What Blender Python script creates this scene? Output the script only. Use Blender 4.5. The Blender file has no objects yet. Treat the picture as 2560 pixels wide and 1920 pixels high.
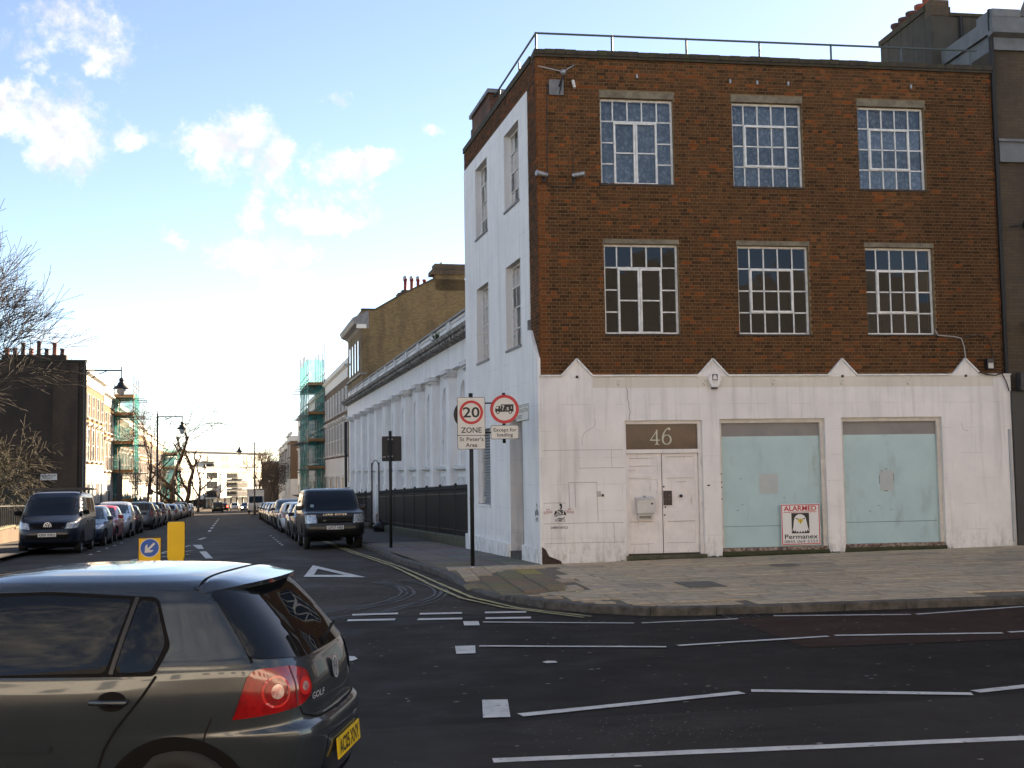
import bpy, bmesh, math, random
from mathutils import Vector, Matrix, noise
from mathutils.bvhtree import BVHTree
PI = math.pi
rnd = random.Random(7)
sc = bpy.context.scene
# ---------------------------------------------------------------- camera
cam = bpy.data.cameras.new('camera'); camo = bpy.data.objects.new('camera', cam)
sc.collection.objects.link(camo); sc.camera = camo
cam.sensor_width = 36.0; cam.lens = 40.78; cam.clip_start = 0.1; cam.clip_end = 4000
RM = ((0.98935156, -0.00391326, 0.14549288), (-0.1447867, 0.07548041, 0.98657971), (-0.0148426, -0.99713961, 0.07411007))
camo.matrix_world = Matrix(((RM[0][0], -RM[0][1], -RM[0][2], 0), (RM[1][0], -RM[1][1], -RM[1][2], 0),
                            (RM[2][0], -RM[2][1], -RM[2][2], 2.0), (0, 0, 0, 1)))
# ---------------------------------------------------------------- light
SUN_AZ, SUN_EL = 44.0, 23.5          # azimuth from +X towards +Y
sun = bpy.data.lights.new('sun', 'SUN'); sun.energy = 5.0; sun.angle = math.radians(0.53); sun.color = (1.0, 0.86, 0.68)
suno = bpy.data.objects.new('sun', sun); sc.collection.objects.link(suno)
_a, _e = math.radians(SUN_AZ), math.radians(SUN_EL)
sdir = Vector((math.cos(_e)*math.cos(_a), math.cos(_e)*math.sin(_a), math.sin(_e)))
suno.rotation_euler = sdir.to_track_quat('Z', 'Y').to_euler(); suno.location = (60, 60, 60)
sc.view_settings.view_transform = 'Standard'; sc.view_settings.look = 'None'
sc.view_settings.gamma = 1.0; sc.view_settings.use_curve_mapping = False
sc.view_settings.exposure = 2.65
sc.view_settings.use_white_balance = True; sc.view_settings.white_balance_temperature = 7700; sc.view_settings.white_balance_tint = 13.0
# ---------------------------------------------------------------- sky with cumulus
world = bpy.data.worlds.new('World'); sc.world = world; world.use_nodes = True
def build_sky():
    nt = world.node_tree; N = nt.nodes; L = nt.links; N.clear()
    out = N.new('ShaderNodeOutputWorld'); bg = N.new('ShaderNodeBackground'); bg.inputs[1].default_value = 0.051
    L.new(bg.outputs[0], out.inputs[0])
    sky = N.new('ShaderNodeTexSky'); sky.sky_type = 'NISHITA'; sky.sun_disc = False
    sky.sun_elevation = _e; sky.sun_rotation = math.radians(90 - SUN_AZ)
    sky.air_density = 0.65; sky.dust_density = 0.1; sky.ozone_density = 1.5
    tc = N.new('ShaderNodeTexCoord'); D = tc.outputs['Generated']
    def vm(op, a, b=None):
        n = N.new('ShaderNodeVectorMath'); n.operation = op
        for i, s in enumerate((a, b)):
            if s is None: continue
            if isinstance(s, (tuple, list, Vector)): n.inputs[i].default_value = tuple(s)
            else: L.new(s, n.inputs[i])
        return n.outputs['Value'] if op in ('DOT_PRODUCT', 'LENGTH') else n.outputs['Vector']
    def m(op, a, b=0.0, c=0.0):
        n = N.new('ShaderNodeMath'); n.operation = op
        for i, s in enumerate((a, b, c)):
            if isinstance(s, (int, float)): n.inputs[i].default_value = s
            else: L.new(s, n.inputs[i])
        return n.outputs[0]
    def nz(scale, det, rough=0.55):
        n = N.new('ShaderNodeTexNoise'); n.inputs['Scale'].default_value = scale; n.inputs['Detail'].default_value = det
        n.inputs['Roughness'].default_value = rough; L.new(D, n.inputs['Vector']); return n
    wv = vm('SUBTRACT', nz(12, 5, .65).outputs['Color'], (0.5, 0.5, 0.5))
    sc_ = N.new('ShaderNodeVectorMath'); sc_.operation = 'SCALE'; L.new(wv, sc_.inputs[0]); sc_.inputs['Scale'].default_value = 0.085
    W = vm('ADD', D, sc_.outputs['Vector'])
    # azimuth (deg from +Y to the right), elevation, half width, half height (deg), weight
    blobs = [(-12.8, 19.7, 3.2, 1.03, 0.75), (-13.1, 15.6, 2.4, 1.49, 1.0), (-15.0, 17.1, 1.1, 0.69, 0.9), (-10.2, 15.7, 1.3, 0.69, 0.8), (-5.7, 15.3, 2.3, 1.26, 1.05),
             (-3.3, 14.4, 0.9, 1.26, 0.9), (0.2, 14.8, 2.2, 0.8, 1.0), (-0.3, 18.0, 1.1, 0.46, 0.7), (-0.8, 12.9, 2.4, 0.8, 0.95), (-3.9, 12.6, 1.0, 0.87, 0.9),
             (-3.7, 10.6, 2.4, 1.03, 1.0), (-7.5, 10.7, 1.0, 0.46, 0.75), (-2.2, 9.2, 1.7, 0.5, 0.75), (-10.9, 6.7, 2.7, 0.91, 0.9), (-5.7, 6.8, 5.0, 1.03, 0.8),
             (4.3, 16.5, 0.8, 0.37, 0.55), (32.6, 19.9, 1.4, 0.91, 0.8), (-14.2, 18.7, 1.4, 0.69, 0.6), (-4.8, 5.0, 5.7, 1.14, 0.85)]
    r2 = random.Random(31)
    for k in range(26):  # extra clouds outside the view, added as fill light for the shaded walls
        blobs.append((48 + k*11.2 + r2.uniform(-3, 3), r2.uniform(8, 46), r2.uniform(4, 9), r2.uniform(2.2, 4.5), r2.uniform(.85, 1.1)))
    acc = None
    for az, el, hw, hh, wt in blobs:
        a, e = math.radians(az), math.radians(el)
        c = Vector((math.sin(a)*math.cos(e), math.cos(a)*math.cos(e), math.sin(e)))
        rx = Vector((math.cos(a), -math.sin(a), 0)); up = rx.cross(c)
        mp = N.new('ShaderNodeMapping'); mp.vector_type = 'TEXTURE'; L.new(W, mp.inputs[0]); mp.inputs['Location'].default_value = c
        mp.inputs['Rotation'].default_value = Matrix((rx, up, c)).transposed().to_euler(); mp.inputs['Scale'].default_value = (math.radians(hw), math.radians(hh), .5)
        v = m('MULTIPLY_ADD', vm('DOT_PRODUCT', mp.outputs[0], mp.outputs[0]), -.58, wt-.01)
        acc = v if acc is None else m('MAXIMUM', acc, v)
    acc = m('MAXIMUM', acc, -1.0)
    f1 = m('MULTIPLY', m('SUBTRACT', nz(30, 9, .68).outputs['Fac'], .5), 3.0)
    dens = m('ADD', acc, f1)
    mr = N.new('ShaderNodeMapRange'); mr.interpolation_type = 'SMOOTHSTEP'; L.new(dens, mr.inputs[0])
    mr.inputs[1].default_value = .12; mr.inputs[2].default_value = 1.35; mr.inputs[3].default_value = 0; mr.inputs[4].default_value = .88
    mixc = N.new('ShaderNodeMix'); mixc.data_type = 'RGBA'
    shade = N.new('ShaderNodeMix'); shade.data_type = 'RGBA'
    n2 = nz(34, 5); mr2 = N.new('ShaderNodeMapRange'); L.new(n2.outputs['Fac'], mr2.inputs[0]); mr2.inputs[1].default_value = .38; mr2.inputs[2].default_value = .62
    L.new(mr2.outputs[0], shade.inputs[0]); shade.inputs[6].default_value = (2.9, 3.05, 3.3, 1); shade.inputs[7].default_value = (5.0, 4.95, 4.9, 1)
    L.new(mr.outputs[0], mixc.inputs[0]); L.new(sky.outputs[0], mixc.inputs[6]); L.new(shade.outputs[2], mixc.inputs[7])
    L.new(mixc.outputs[2], bg.inputs[0])
build_sky()
world.cycles.sampling_method = 'MANUAL'; world.cycles.sample_map_resolution = 512
sc.cycles.use_denoising = True
try: sc.cycles.denoiser = 'OPENIMAGEDENOISE'
except Exception: pass
sc.cycles.max_bounces = 8; sc.cycles.transparent_max_bounces = 16; sc.cycles.caustics_reflective = False; sc.cycles.caustics_refractive = False
# ================================================================ helpers
C = sc.collection
SA = math.radians(5.2624); Sx, Sy = -math.sin(SA), math.cos(SA); Vx, Vy = math.cos(SA), math.sin(SA)
KX, KY = 4.14, 24.0
def UV(u, v, z=0.0): return Vector((KX + Sx*u + Vx*v, KY + Sy*u + Vy*v, z))
def sp(t): return 3*math.log1p(math.exp(t/3)) if t < 60 else t
def gz(y): return -0.0235*sp(min(y, 265)-22)
def ss(a, b, x):
    t = max(0.0, min(1.0, (x-a)/(b-a))); return t*t*(3-2*t)
def pz(x, y): return gz(y) + 0.12 + 0.0125*max(0.0, x-4.1)*ss(15.6, 23.5, y)*(1 if y < 40 else 0)
STREET = Matrix.Translation((KX, KY, 0)) @ Matrix.Rotation(SA, 4, 'Z')      # local x = v (right), local y = u (along street)

class MB:
    def __init__(s, M=None): s.v = []; s.f = []; s.M = M; s.col = []
    def add(s, vs, fs):
        o = len(s.v)
        if s.M is not None: vs = [s.M @ Vector(p) for p in vs]
        s.v.extend([tuple(p) for p in vs]); s.f.extend([tuple(i+o for i in f) for f in fs]); return s
    def box(s, x0, x1, y0, y1, z0, z1):
        return s.add([(x0,y0,z0),(x1,y0,z0),(x1,y1,z0),(x0,y1,z0),(x0,y0,z1),(x1,y0,z1),(x1,y1,z1),(x0,y1,z1)],
              [(0,3,2,1),(4,5,6,7),(0,1,5,4),(1,2,6,5),(2,3,7,6),(3,0,4,7)])
    def quad(s, a, b, c, d): return s.add([a, b, c, d], [(0, 1, 2, 3)])
    def tube(s, p0, p1, r0, r1=None, n=8, cap=True):
        p0, p1 = Vector(p0), Vector(p1); r1 = r0 if r1 is None else r1
        d = (p1-p0); 
        if d.length < 1e-6: return s
        d.normalize(); a = d.orthogonal().normalized(); b = d.cross(a)
        vs = [p0+(a*math.cos(2*PI*i/n)+b*math.sin(2*PI*i/n))*r0 for i in range(n)]+[p1+(a*math.cos(2*PI*i/n)+b*math.sin(2*PI*i/n))*r1 for i in range(n)]
        fs = [(i, (i+1) % n, n+(i+1) % n, n+i) for i in range(n)]
        if cap: fs += [tuple(range(n-1, -1, -1)), tuple(range(n, 2*n))]
        return s.add(vs, fs)
    def path(s, pts, r, n=6):
        for a, b in zip(pts, pts[1:]): s.tube(a, b, r, r, n)
        return s
    def lathe(s, prof, c=(0,0,0), n=16):
        vs = []; m = len(prof)
        for i in range(n):
            a = 2*PI*i/n
            for r, z in prof: vs.append((c[0]+r*math.cos(a), c[1]+r*math.sin(a), c[2]+z))
        fs = [(i*m+j, ((i+1) % n)*m+j, ((i+1) % n)*m+j+1, i*m+j+1) for i in range(n) for j in range(m-1)]
        return s.add(vs, fs)
    def prism(s, poly, o, ax, ay, d):
        """poly in (ax, ay) plane at o, extruded by vector d"""
        o, ax, ay, d = Vector(o), Vector(ax), Vector(ay), Vector(d); n = len(poly)
        A = [o+ax*p[0]+ay*p[1] for p in poly]; B = [p+d for p in A]
        return s.add(A+B, [tuple(range(n)), tuple(range(2*n-1, n-1, -1))]+[(i, n+i, n+(i+1) % n, (i+1) % n) for i in range(n)])
    def mesh(s, name):
        me = bpy.data.meshes.new(name); me.from_pydata(s.v, [], s.f); me.validate()
        bm = bmesh.new(); bm.from_mesh(me); bmesh.ops.recalc_face_normals(bm, faces=bm.faces); bm.to_mesh(me); bm.free()
        return me
    def build(s, name, mat, parent=None, smooth=False):
        me = s.mesh(name)
        if smooth:
            for p in me.polygons: p.use_smooth = True
        return link(name, me, mat, parent)
def link(name, me, mat=None, parent=None):
    o = bpy.data.objects.new(name, me); C.objects.link(o)
    if mat is not None and me is not None and not me.materials: me.materials.append(mat)
    if parent is not None: o.parent = parent
    return o
def tag(o, label=None, cat=None, group=None, kind=None):
    if label: o['label'] = label
    if cat: o['category'] = cat
    if group: o['group'] = group
    if kind: o['kind'] = kind
    return o
def thing(name, label, cat, loc=(0,0,0), rz=0.0, group=None):
    o = bpy.data.objects.new(name, None); C.objects.link(o); o.location = loc; o.rotation_euler = (0, 0, rz)
    o.empty_display_size = .2
    return tag(o, label, cat, group)
def street_thing(name, label, cat, u=0.0, v=0.0, z=0.0, group=None, rz=0.0):
    return thing(name, label, cat, UV(u, v, z), SA+rz, group)
def inst(o, parent=None, loc=None, rot=None):
    c = o.copy(); C.objects.link(c)
    if parent is not None: c.parent = parent
    if loc is not None: c.location = loc
    if rot is not None: c.rotation_euler = rot
    return c
def copy_tree(o, parent=None):
    c = o.copy(); C.objects.link(c); c.parent = parent
    for ch in list(o.children): copy_tree(ch, c)
    return c
def smooth(o, angle=40):
    for p in o.data.polygons: p.use_smooth = True
    try: o.data.set_sharp_from_angle(angle=math.radians(angle))
    except Exception: pass
    return o
def bevel(o, w=0.01, seg=2):
    m = o.modifiers.new('bevel', 'BEVEL'); m.width = w; m.segments = seg; m.limit_method = 'ANGLE'; m.angle_limit = math.radians(40); return o
_font_cache = {}
def text_mesh(t, h, align='CENTER', width=None, bold=0.0, ext=0.0015, spacing=1.0, fillh=None):
    """flat lettering as a mesh in its local XY plane; cap height h, centred"""
    cu = bpy.data.curves.new('lettering', 'FONT'); cu.body = t; cu.size = 1.0; cu.align_x = align; cu.align_y = 'BOTTOM_BASELINE'
    cu.extrude = 0; cu.offset = bold; cu.resolution_u = 3; cu.space_character = spacing
    ob = bpy.data.objects.new('tmp', cu); C.objects.link(ob)
    dg = bpy.context.evaluated_depsgraph_get(); dg.update()
    me = bpy.data.meshes.new_from_object(ob.evaluated_get(dg)); bpy.data.objects.remove(ob); bpy.data.curves.remove(cu)
    xs = [v.co.x for v in me.vertices]; w = max(xs)-min(xs)
    k = h/0.70; kx = k if width is None else width/w
    for v in me.vertices: v.co = (v.co.x*kx, v.co.y*k, 0)
    return me
def text(t, h, mat, parent, M, **kw):
    o = link('lettering', text_mesh(t, h, **kw), mat, parent); o.matrix_local = M; return o
FRONT = Matrix.Rotation(PI/2, 4, 'X')     # text plane XY -> XZ facing -Y
def front_at(x, y, z): return Matrix.Translation((x, y, z)) @ FRONT

# ================================================================ materials
MATS = {}
def nodes(name):
    m = bpy.data.materials.new(name); m.use_nodes = True; nt = m.node_tree
    return m, nt, nt.nodes, nt.links, nt.nodes['Principled BSDF']
def mk(name, col, rough=.6, col2=None, scale=6.0, detail=4.0, bump=0.0, bscale=60.0, metal=0.0, coat=0.0, spec=None, alpha=None,
       emit=None, stain=None, sscale=(1.2,1.2,.15), srange=(.45,.7), contrast=(.35,.65), coord='Object', attr=None, objcol=False):
    if name in MATS: return MATS[name]
    m, nt, N, L, P = nodes(name); MATS[name] = m
    P.inputs['Roughness'].default_value = rough; P.inputs['Metallic'].default_value = metal
    if coat: P.inputs['Coat Weight'].default_value = coat; P.inputs['Coat Roughness'].default_value = .05
    if spec is not None: P.inputs['Specular IOR Level'].default_value = spec
    tc = N.new('ShaderNodeTexCoord'); src = tc.outputs[coord]
    base = None
    if attr or objcol:
        if attr: a = N.new('ShaderNodeAttribute'); a.attribute_name = attr; base = a.outputs['Color']
        else: a = N.new('ShaderNodeObjectInfo'); base = a.outputs['Color']
    if col2 is not None:
        nz = N.new('ShaderNodeTexNoise'); nz.inputs['Scale'].default_value = scale; nz.inputs['Detail'].default_value = detail; nz.inputs['Roughness'].default_value = .6
        L.new(src, nz.inputs['Vector'])
        mr = N.new('ShaderNodeMapRange'); L.new(nz.outputs['Fac'], mr.inputs[0]); mr.inputs[1].default_value = contrast[0]; mr.inputs[2].default_value = contrast[1]
        mx = N.new('ShaderNodeMix'); mx.data_type = 'RGBA'; L.new(mr.outputs[0], mx.inputs[0])
        mx.inputs[6].default_value = (*col, 1); mx.inputs[7].default_value = (*col2, 1)
        if base is not None:
            m2 = N.new('ShaderNodeMix'); m2.data_type = 'RGBA'; m2.blend_type = 'MULTIPLY'; m2.inputs[0].default_value = 1
            L.new(base, m2.inputs[6]); L.new(mx.outputs[2], m2.inputs[7]); base = m2.outputs[2]
        else: base = mx.outputs[2]
    if base is None:
        P.inputs['Base Color'].default_value = (*col, 1)
    if stain is not None:
        mp = N.new('ShaderNodeMapping'); mp.inputs['Scale'].default_value = sscale; L.new(src, mp.inputs[0])
        n3 = N.new('ShaderNodeTexNoise'); n3.inputs['Scale'].default_value = 3.0; n3.inputs['Detail'].default_value = 6; n3.inputs['Roughness'].default_value = .65; L.new(mp.outputs[0], n3.inputs['Vector'])
        mr = N.new('ShaderNodeMapRange'); L.new(n3.outputs['Fac'], mr.inputs[0]); mr.inputs[1].default_value = srange[0]; mr.inputs[2].default_value = srange[1]; mr.inputs[4].default_value = .8
        mx = N.new('ShaderNodeMix'); mx.data_type = 'RGBA'; L.new(mr.outputs[0], mx.inputs[0])
        if base is None: mx.inputs[6].default_value = (*col, 1)
        else: L.new(base, mx.inputs[6])
        mx.inputs[7].default_value = (*stain, 1); base = mx.outputs[2]
    if base is not None: L.new(base, P.inputs['Base Color'])
    if bump:
        n4 = N.new('ShaderNodeTexNoise'); n4.inputs['Scale'].default_value = bscale; n4.inputs['Detail'].default_value = 5; L.new(src, n4.inputs['Vector'])
        b = N.new('ShaderNodeBump'); b.inputs['Strength'].default_value = bump; b.inputs['Distance'].default_value = .01; L.new(n4.outputs['Fac'], b.inputs['Height']); L.new(b.outputs[0], P.inputs['Normal'])
    if emit: P.inputs['Emission Color'].default_value = (*emit[0], 1); P.inputs['Emission Strength'].default_value = emit[1]
    return m
def brickmat(name, c1, c2, mortar, soot=None, size=(.225,.075), axis='XZ', bump=.4, sootr=(.45,.7)):
    """brickwork too far off to tell the bricks apart"""
    if name in MATS: return MATS[name]
    m, nt, N, L, P = nodes(name); MATS[name] = m; P.inputs['Roughness'].default_value = .9
    tc = N.new('ShaderNodeTexCoord'); sx = N.new('ShaderNodeSeparateXYZ'); L.new(tc.outputs['Object'], sx.inputs[0])
    ad = N.new('ShaderNodeMath'); L.new(sx.outputs[0], ad.inputs[0]); L.new(sx.outputs[1], ad.inputs[1])
    cb = N.new('ShaderNodeCombineXYZ'); L.new(ad.outputs[0], cb.inputs[0]); L.new(sx.outputs[2], cb.inputs[1])
    bt = N.new('ShaderNodeTexBrick'); L.new(cb.outputs[0], bt.inputs['Vector']); bt.inputs['Scale'].default_value = 1
    bt.inputs['Brick Width'].default_value = size[0]; bt.inputs['Row Height'].default_value = size[1]; bt.inputs['Mortar Size'].default_value = .008
    bt.inputs['Color1'].default_value = (*c1, 1); bt.inputs['Color2'].default_value = (*c2, 1); bt.inputs['Mortar'].default_value = (*mortar, 1); bt.inputs['Bias'].default_value = -.1
    base = bt.outputs['Color']
    nz = N.new('ShaderNodeTexNoise'); nz.inputs['Scale'].default_value = .9; nz.inputs['Detail'].default_value = 6; nz.inputs['Roughness'].default_value = .6
    mp = N.new('ShaderNodeMapping'); mp.inputs['Scale'].default_value = (1, 1, .35); L.new(tc.outputs['Object'], mp.inputs[0]); L.new(mp.outputs[0], nz.inputs['Vector'])
    if soot:
        mr = N.new('ShaderNodeMapRange'); L.new(nz.outputs['Fac'], mr.inputs[0]); mr.inputs[1].default_value = sootr[0]; mr.inputs[2].default_value = sootr[1]; mr.inputs[4].default_value = .85
        mx = N.new('ShaderNodeMix'); mx.data_type = 'RGBA'; L.new(mr.outputs[0], mx.inputs[0]); L.new(base, mx.inputs[6]); mx.inputs[7].default_value = (*soot, 1); base = mx.outputs[2]
    L.new(base, P.inputs['Base Color'])
    b = N.new('ShaderNodeBump'); b.invert = True; b.inputs['Strength'].default_value = bump; b.inputs['Distance'].default_value = .01; L.new(bt.outputs['Fac'], b.inputs['Height']); L.new(b.outputs[0], P.inputs['Normal'])
    return m
def glassmat(name, tint=(.02,.025,.03), rough=.03, see=0.0, spec=.5, wavy=.06):
    """window glass: mirror by Fresnel over a dark room; see > 0 lets some of what is behind show"""
    if name in MATS: return MATS[name]
    m, nt, N, L, P = nodes(name); MATS[name] = m
    out = [n for n in N if n.type == 'OUTPUT_MATERIAL'][0]
    gl = N.new('ShaderNodeBsdfGlossy'); gl.inputs['Roughness'].default_value = rough; gl.inputs[0].default_value = (.95,.95,.95,1)
    fr = N.new('ShaderNodeFresnel'); fr.inputs[0].default_value = 1.52
    nz = N.new('ShaderNodeTexNoise'); nz.inputs['Scale'].default_value = 2.2; tc = N.new('ShaderNodeTexCoord'); L.new(tc.outputs['Object'], nz.inputs['Vector'])
    b = N.new('ShaderNodeBump'); b.inputs['Strength'].default_value = wavy; b.inputs['Distance'].default_value = .05; L.new(nz.outputs['Fac'], b.inputs['Height']); L.new(b.outputs[0], gl.inputs['Normal'])
    mul = N.new('ShaderNodeMath'); mul.operation = 'MULTIPLY'; mul.use_clamp = True; L.new(fr.outputs[0], mul.inputs[0]); mul.inputs[1].default_value = 2.0 * spec / .5
    if see > 0:
        tr = N.new('ShaderNodeBsdfTransparent'); tr.inputs[0].default_value = (see, see*1.02, see*1.02, 1); under = tr.outputs[0]
    else:
        P.inputs['Base Color'].default_value = (*tint, 1); P.inputs['Roughness'].default_value = .6; P.inputs['Specular IOR Level'].default_value = 0; under = P.outputs[0]
    mx = N.new('ShaderNodeMixShader'); L.new(mul.outputs[0], mx.inputs[0]); L.new(under, mx.inputs[1]); L.new(gl.outputs[0], mx.inputs[2]); L.new(mx.outputs[0], out.inputs[0])
    return m
white_frame = mk('white_painted_metal', (.72,.73,.72), .45, (.55,.56,.55), 9)
stone_trim = mk('concrete_lintel', (.215,.185,.13), .9, (.12,.10,.07), 5, bump=.4)
black_iron = mk('black_iron', (.006,.006,.0065), .65)
dark_metal = mk('dark_metal', (.02,.021,.024), .4, metal=.3)
galv = mk('galvanised_steel', (.38,.39,.40), .45, (.25,.25,.26), 12, metal=.6)
asphalt_grey = None
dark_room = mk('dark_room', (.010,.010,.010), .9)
lead_grey = mk('lead_grey', (.19,.20,.21), .6, (.12,.12,.13), 5)
red_paint = mk('sign_red', (.50,.012,.018), .4)
sign_white = mk('sign_white', (.62,.60,.56), .45)
sign_black = mk('sign_black', (.008,.008,.008), .5)
road_paint = mk('road_paint_white', (.62,.60,.55), .7, (.42,.40,.37), 5, 6, bump=.3, bscale=120, contrast=(.3,.75), stain=(.07,.062,.055), sscale=(5,5,5), srange=(.60,.68))
yellow_paint = mk('road_paint_yellow', (.46,.38,.15), .75, (.20,.18,.11), 4, 6, contrast=(.35,.65))
terracotta = mk('terracotta_pot', (.34,.10,.06), .8, (.20,.06,.04), 6)
pot_dark = mk('sooty_pot', (.10,.05,.045), .85, (.05,.03,.03), 6)
# ================================================================ setting: ground, roads, pavements
def asphalt(name, c1, c2, speck, patchy=.5):
    m, nt, N, L, P = nodes(name); P.inputs['Roughness'].default_value = .82; P.inputs['Specular IOR Level'].default_value = .08
    tc = N.new('ShaderNodeTexCoord'); src = tc.outputs['Object']
    def nz(scale, det=4, rough=.6, mapping=None):
        n = N.new('ShaderNodeTexNoise'); n.inputs['Scale'].default_value = scale; n.inputs['Detail'].default_value = det; n.inputs['Roughness'].default_value = rough
        if mapping:
            mp = N.new('ShaderNodeMapping'); mp.inputs['Scale'].default_value = mapping; L.new(src, mp.inputs[0]); L.new(mp.outputs[0], n.inputs['Vector'])
        else: L.new(src, n.inputs['Vector'])
        return n.outputs['Fac']
    def rng(f, a, b, c=0.0, d=1.0):
        r = N.new('ShaderNodeMapRange'); L.new(f, r.inputs[0]); r.inputs[1].default_value = a; r.inputs[2].default_value = b; r.inputs[3].default_value = c; r.inputs[4].default_value = d; return r.outputs[0]
    def mix(fac, a, b):
        x = N.new('ShaderNodeMix'); x.data_type = 'RGBA'; L.new(fac, x.inputs[0])
        for i, s in ((6, a), (7, b)):
            if isinstance(s, tuple): x.inputs[i].default_value = (*s, 1)
            else: L.new(s, x.inputs[i])
        return x.outputs[2]
    base = mix(rng(nz(.35, 6, .6, (1, .6, 1)), .38, .62), c1, c2)
    base = mix(rng(nz(2.3, 6, .7, (.35, 1.6, 1)), .52, .75, 0, patchy), base, tuple(x*.55 for x in c1))       # worn wheel bands and damp streaks
    fine = nz(170, 3, .8)
    base = mix(rng(fine, .58, .74, 0, .55), base, speck)                     # aggregate
    vo = N.new('ShaderNodeTexVoronoi'); vo.inputs['Scale'].default_value = 1.5; vo.inputs['Randomness'].default_value = 1; L.new(src, vo.inputs['Vector'])
    base = mix(rng(vo.outputs['Distance'], .020, .034, .85, 0), base, (.35, .34, .31))             # trodden gum and grit
    L.new(base, P.inputs['Base Color'])
    b = N.new('ShaderNodeBump'); b.inputs['Strength'].default_value = .5; b.inputs['Distance'].default_value = .008; L.new(fine, b.inputs['Height']); L.new(b.outputs[0], P.inputs['Normal'])
    L.new(rng(nz(1.1, 5), .3, .7, .62, .92), P.inputs['Roughness'])
    return m
asph_main = asphalt('dark_asphalt', (.023,.019,.0155), (.031,.026,.0215), (.078,.069,.058))
asph_side = asphalt('grey_asphalt', (.045,.036,.028), (.060,.049,.039), (.11,.096,.082), .7)
asph_red = asphalt('red_asphalt', (.042,.024,.018), (.051,.029,.022), (.09,.065,.055), .4)
asph_path = asphalt('footway_asphalt', (.060,.056,.052), (.085,.080,.074), (.12,.115,.11), .5)
def sheet(name, xs, ys, zf, mat, kind='structure', parent=None, clip=None):
    mb = MB(); n = len(ys)
    for x in xs:
        for y in ys: mb.v.append((x, y, zf(x, y)))
    for i in range(len(xs)-1):
        for j in range(n-1): mb.f.append((i*n+j, (i+1)*n+j, (i+1)*n+j+1, i*n+j+1))
    o = mb.build(name, mat, parent)
    if kind and parent is None: tag(o, kind=kind)
    return o
def lin(a, b, n): return [a+(b-a)*i/n for i in range(n+1)]
grd = mk('bare_ground', (.05,.05,.045), .95, (.07,.065,.05), .4)
sheet('ground', [-1500,-400,-120,-60,0,60,120,400,1500], [-900,-200,-20,0,10]+lin(14,60,23)+lin(70,270,20)+[400,1500], lambda x, y: gz(y)-.22, grd)
side_road = sheet('side_road', [-60,-30]+lin(-24,12,18)+[30,60], lin(14,60,46)+lin(65,330,53), lambda x, y: gz(y), asph_side)
road = sheet('main_road', [-120,-60]+lin(-30,30,30)+[60,120], lin(-2.2,16.4,31), lambda x, y: gz(y)+.005, asph_main)
tag(sheet('bus_lane_surface', lin(5.05,60,20), lin(12.35,15.0,6), lambda x, y: gz(y)+.010, asph_red))
bl = bpy.data.objects['bus_lane_surface']; bl.parent = road
asph_old = asphalt('older_asphalt', (.033,.0275,.0225), (.044,.037,.031), (.10,.09,.076), .6)
old = sheet('older_surface', lin(-30,40,70), [1.7,3,5,7,8.2,8.8], lambda x, y: gz(y)+.009, asph_old, None, road)
for v in old.data.vertices:
    if v.co.y > 8.7: v.co.y = 9.25+.035*v.co.x+rnd.uniform(-.02,.02)
# --- painted markings (children of the road they lie on)
def strip(name, pts, w, mat, parent, lift=.014, ragged=.006):
    """a painted band along a polyline of (x, y) on the road"""
    P_ = []
    for a, b in zip(pts, pts[1:]):
        n = max(1, int(math.dist(a, b)/.35))
        P_ += [(a[0]+(b[0]-a[0])*i/n, a[1]+(b[1]-a[1])*i/n) for i in range(n)]
    P_.append(pts[-1]); mb = MB(); L_ = []
    for i, p in enumerate(P_):
        a = P_[max(0, i-1)]; b = P_[min(len(P_)-1, i+1)]; dx, dy = b[0]-a[0], b[1]-a[1]; l = math.hypot(dx, dy) or 1
        nx, ny = -dy/l, dx/l
        for s in (-1, 1):
            ww = w/2 + rnd.uniform(-ragged, ragged)
            x, y = p[0]+nx*ww*s, p[1]+ny*ww*s; mb.v.append((x, y, gz(y)+lift))
    for i in range(len(P_)-1): mb.f.append((2*i, 2*i+2, 2*i+3, 2*i+1))
    return mb.build(name, mat, parent)
def patch(name, poly, mat, parent, lift=.014):
    mb = MB(); mb.v = [(x, y, gz(y)+lift) for x, y in poly]; mb.f = [tuple(range(len(poly)))]; return mb.build(name, mat, parent)
ZZ = [((1.84,15.42),(3.73,14.80)), ((3.83,14.79),(5.15,14.86)), ((5.71,15.04),(7.49,14.70)), ((7.57,14.70),(9.37,15.11)), ((9.45,15.1),(11.3,14.7)), ((11.4,14.7),(13.2,15.1))]
for a, b in ZZ: strip('zigzag_marking', [a, b], .075, road_paint, road)
for a, b in [((1.54,13.29),(3.57,12.72)), ((3.72,12.78),(5.61,13.05)), ((5.71,13.09),(7.65,12.80)), ((7.76,12.84),(9.7,13.05)), ((9.8,13.05),(11.8,12.8))]: strip('zigzag_marking', [a, b], .085, road_paint, road, .018)
for a, b in [((1.43,9.51),(3.49,10.03)), ((3.60,10.09),(5.39,9.53)), ((5.47,9.61),(7.4,10.1)), ((7.5,10.1),(9.4,9.55))]: strip('zigzag_marking', [a, b], .12, road_paint, road)
strip('centre_line', [(1.02,8.08),(4.88,7.94),(12,7.7)], .12, road_paint, road)
for q in ([(1.59,15.56),(1.79,15.52),(1.76,15.10),(1.56,15.13)], [(1.27,13.38),(1.50,13.36),(1.44,12.80),(1.23,12.81)], [(1.20,10.20),(1.42,10.17),(1.34,9.45),(1.12,9.47)]): patch('stud_square', q, road_paint, road)
patch('paint_scrap', [(-.02,12.75),(.05,12.95),(.13,12.9),(.16,12.72),(.1,12.6),(.02,12.62)], road_paint, road)
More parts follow.
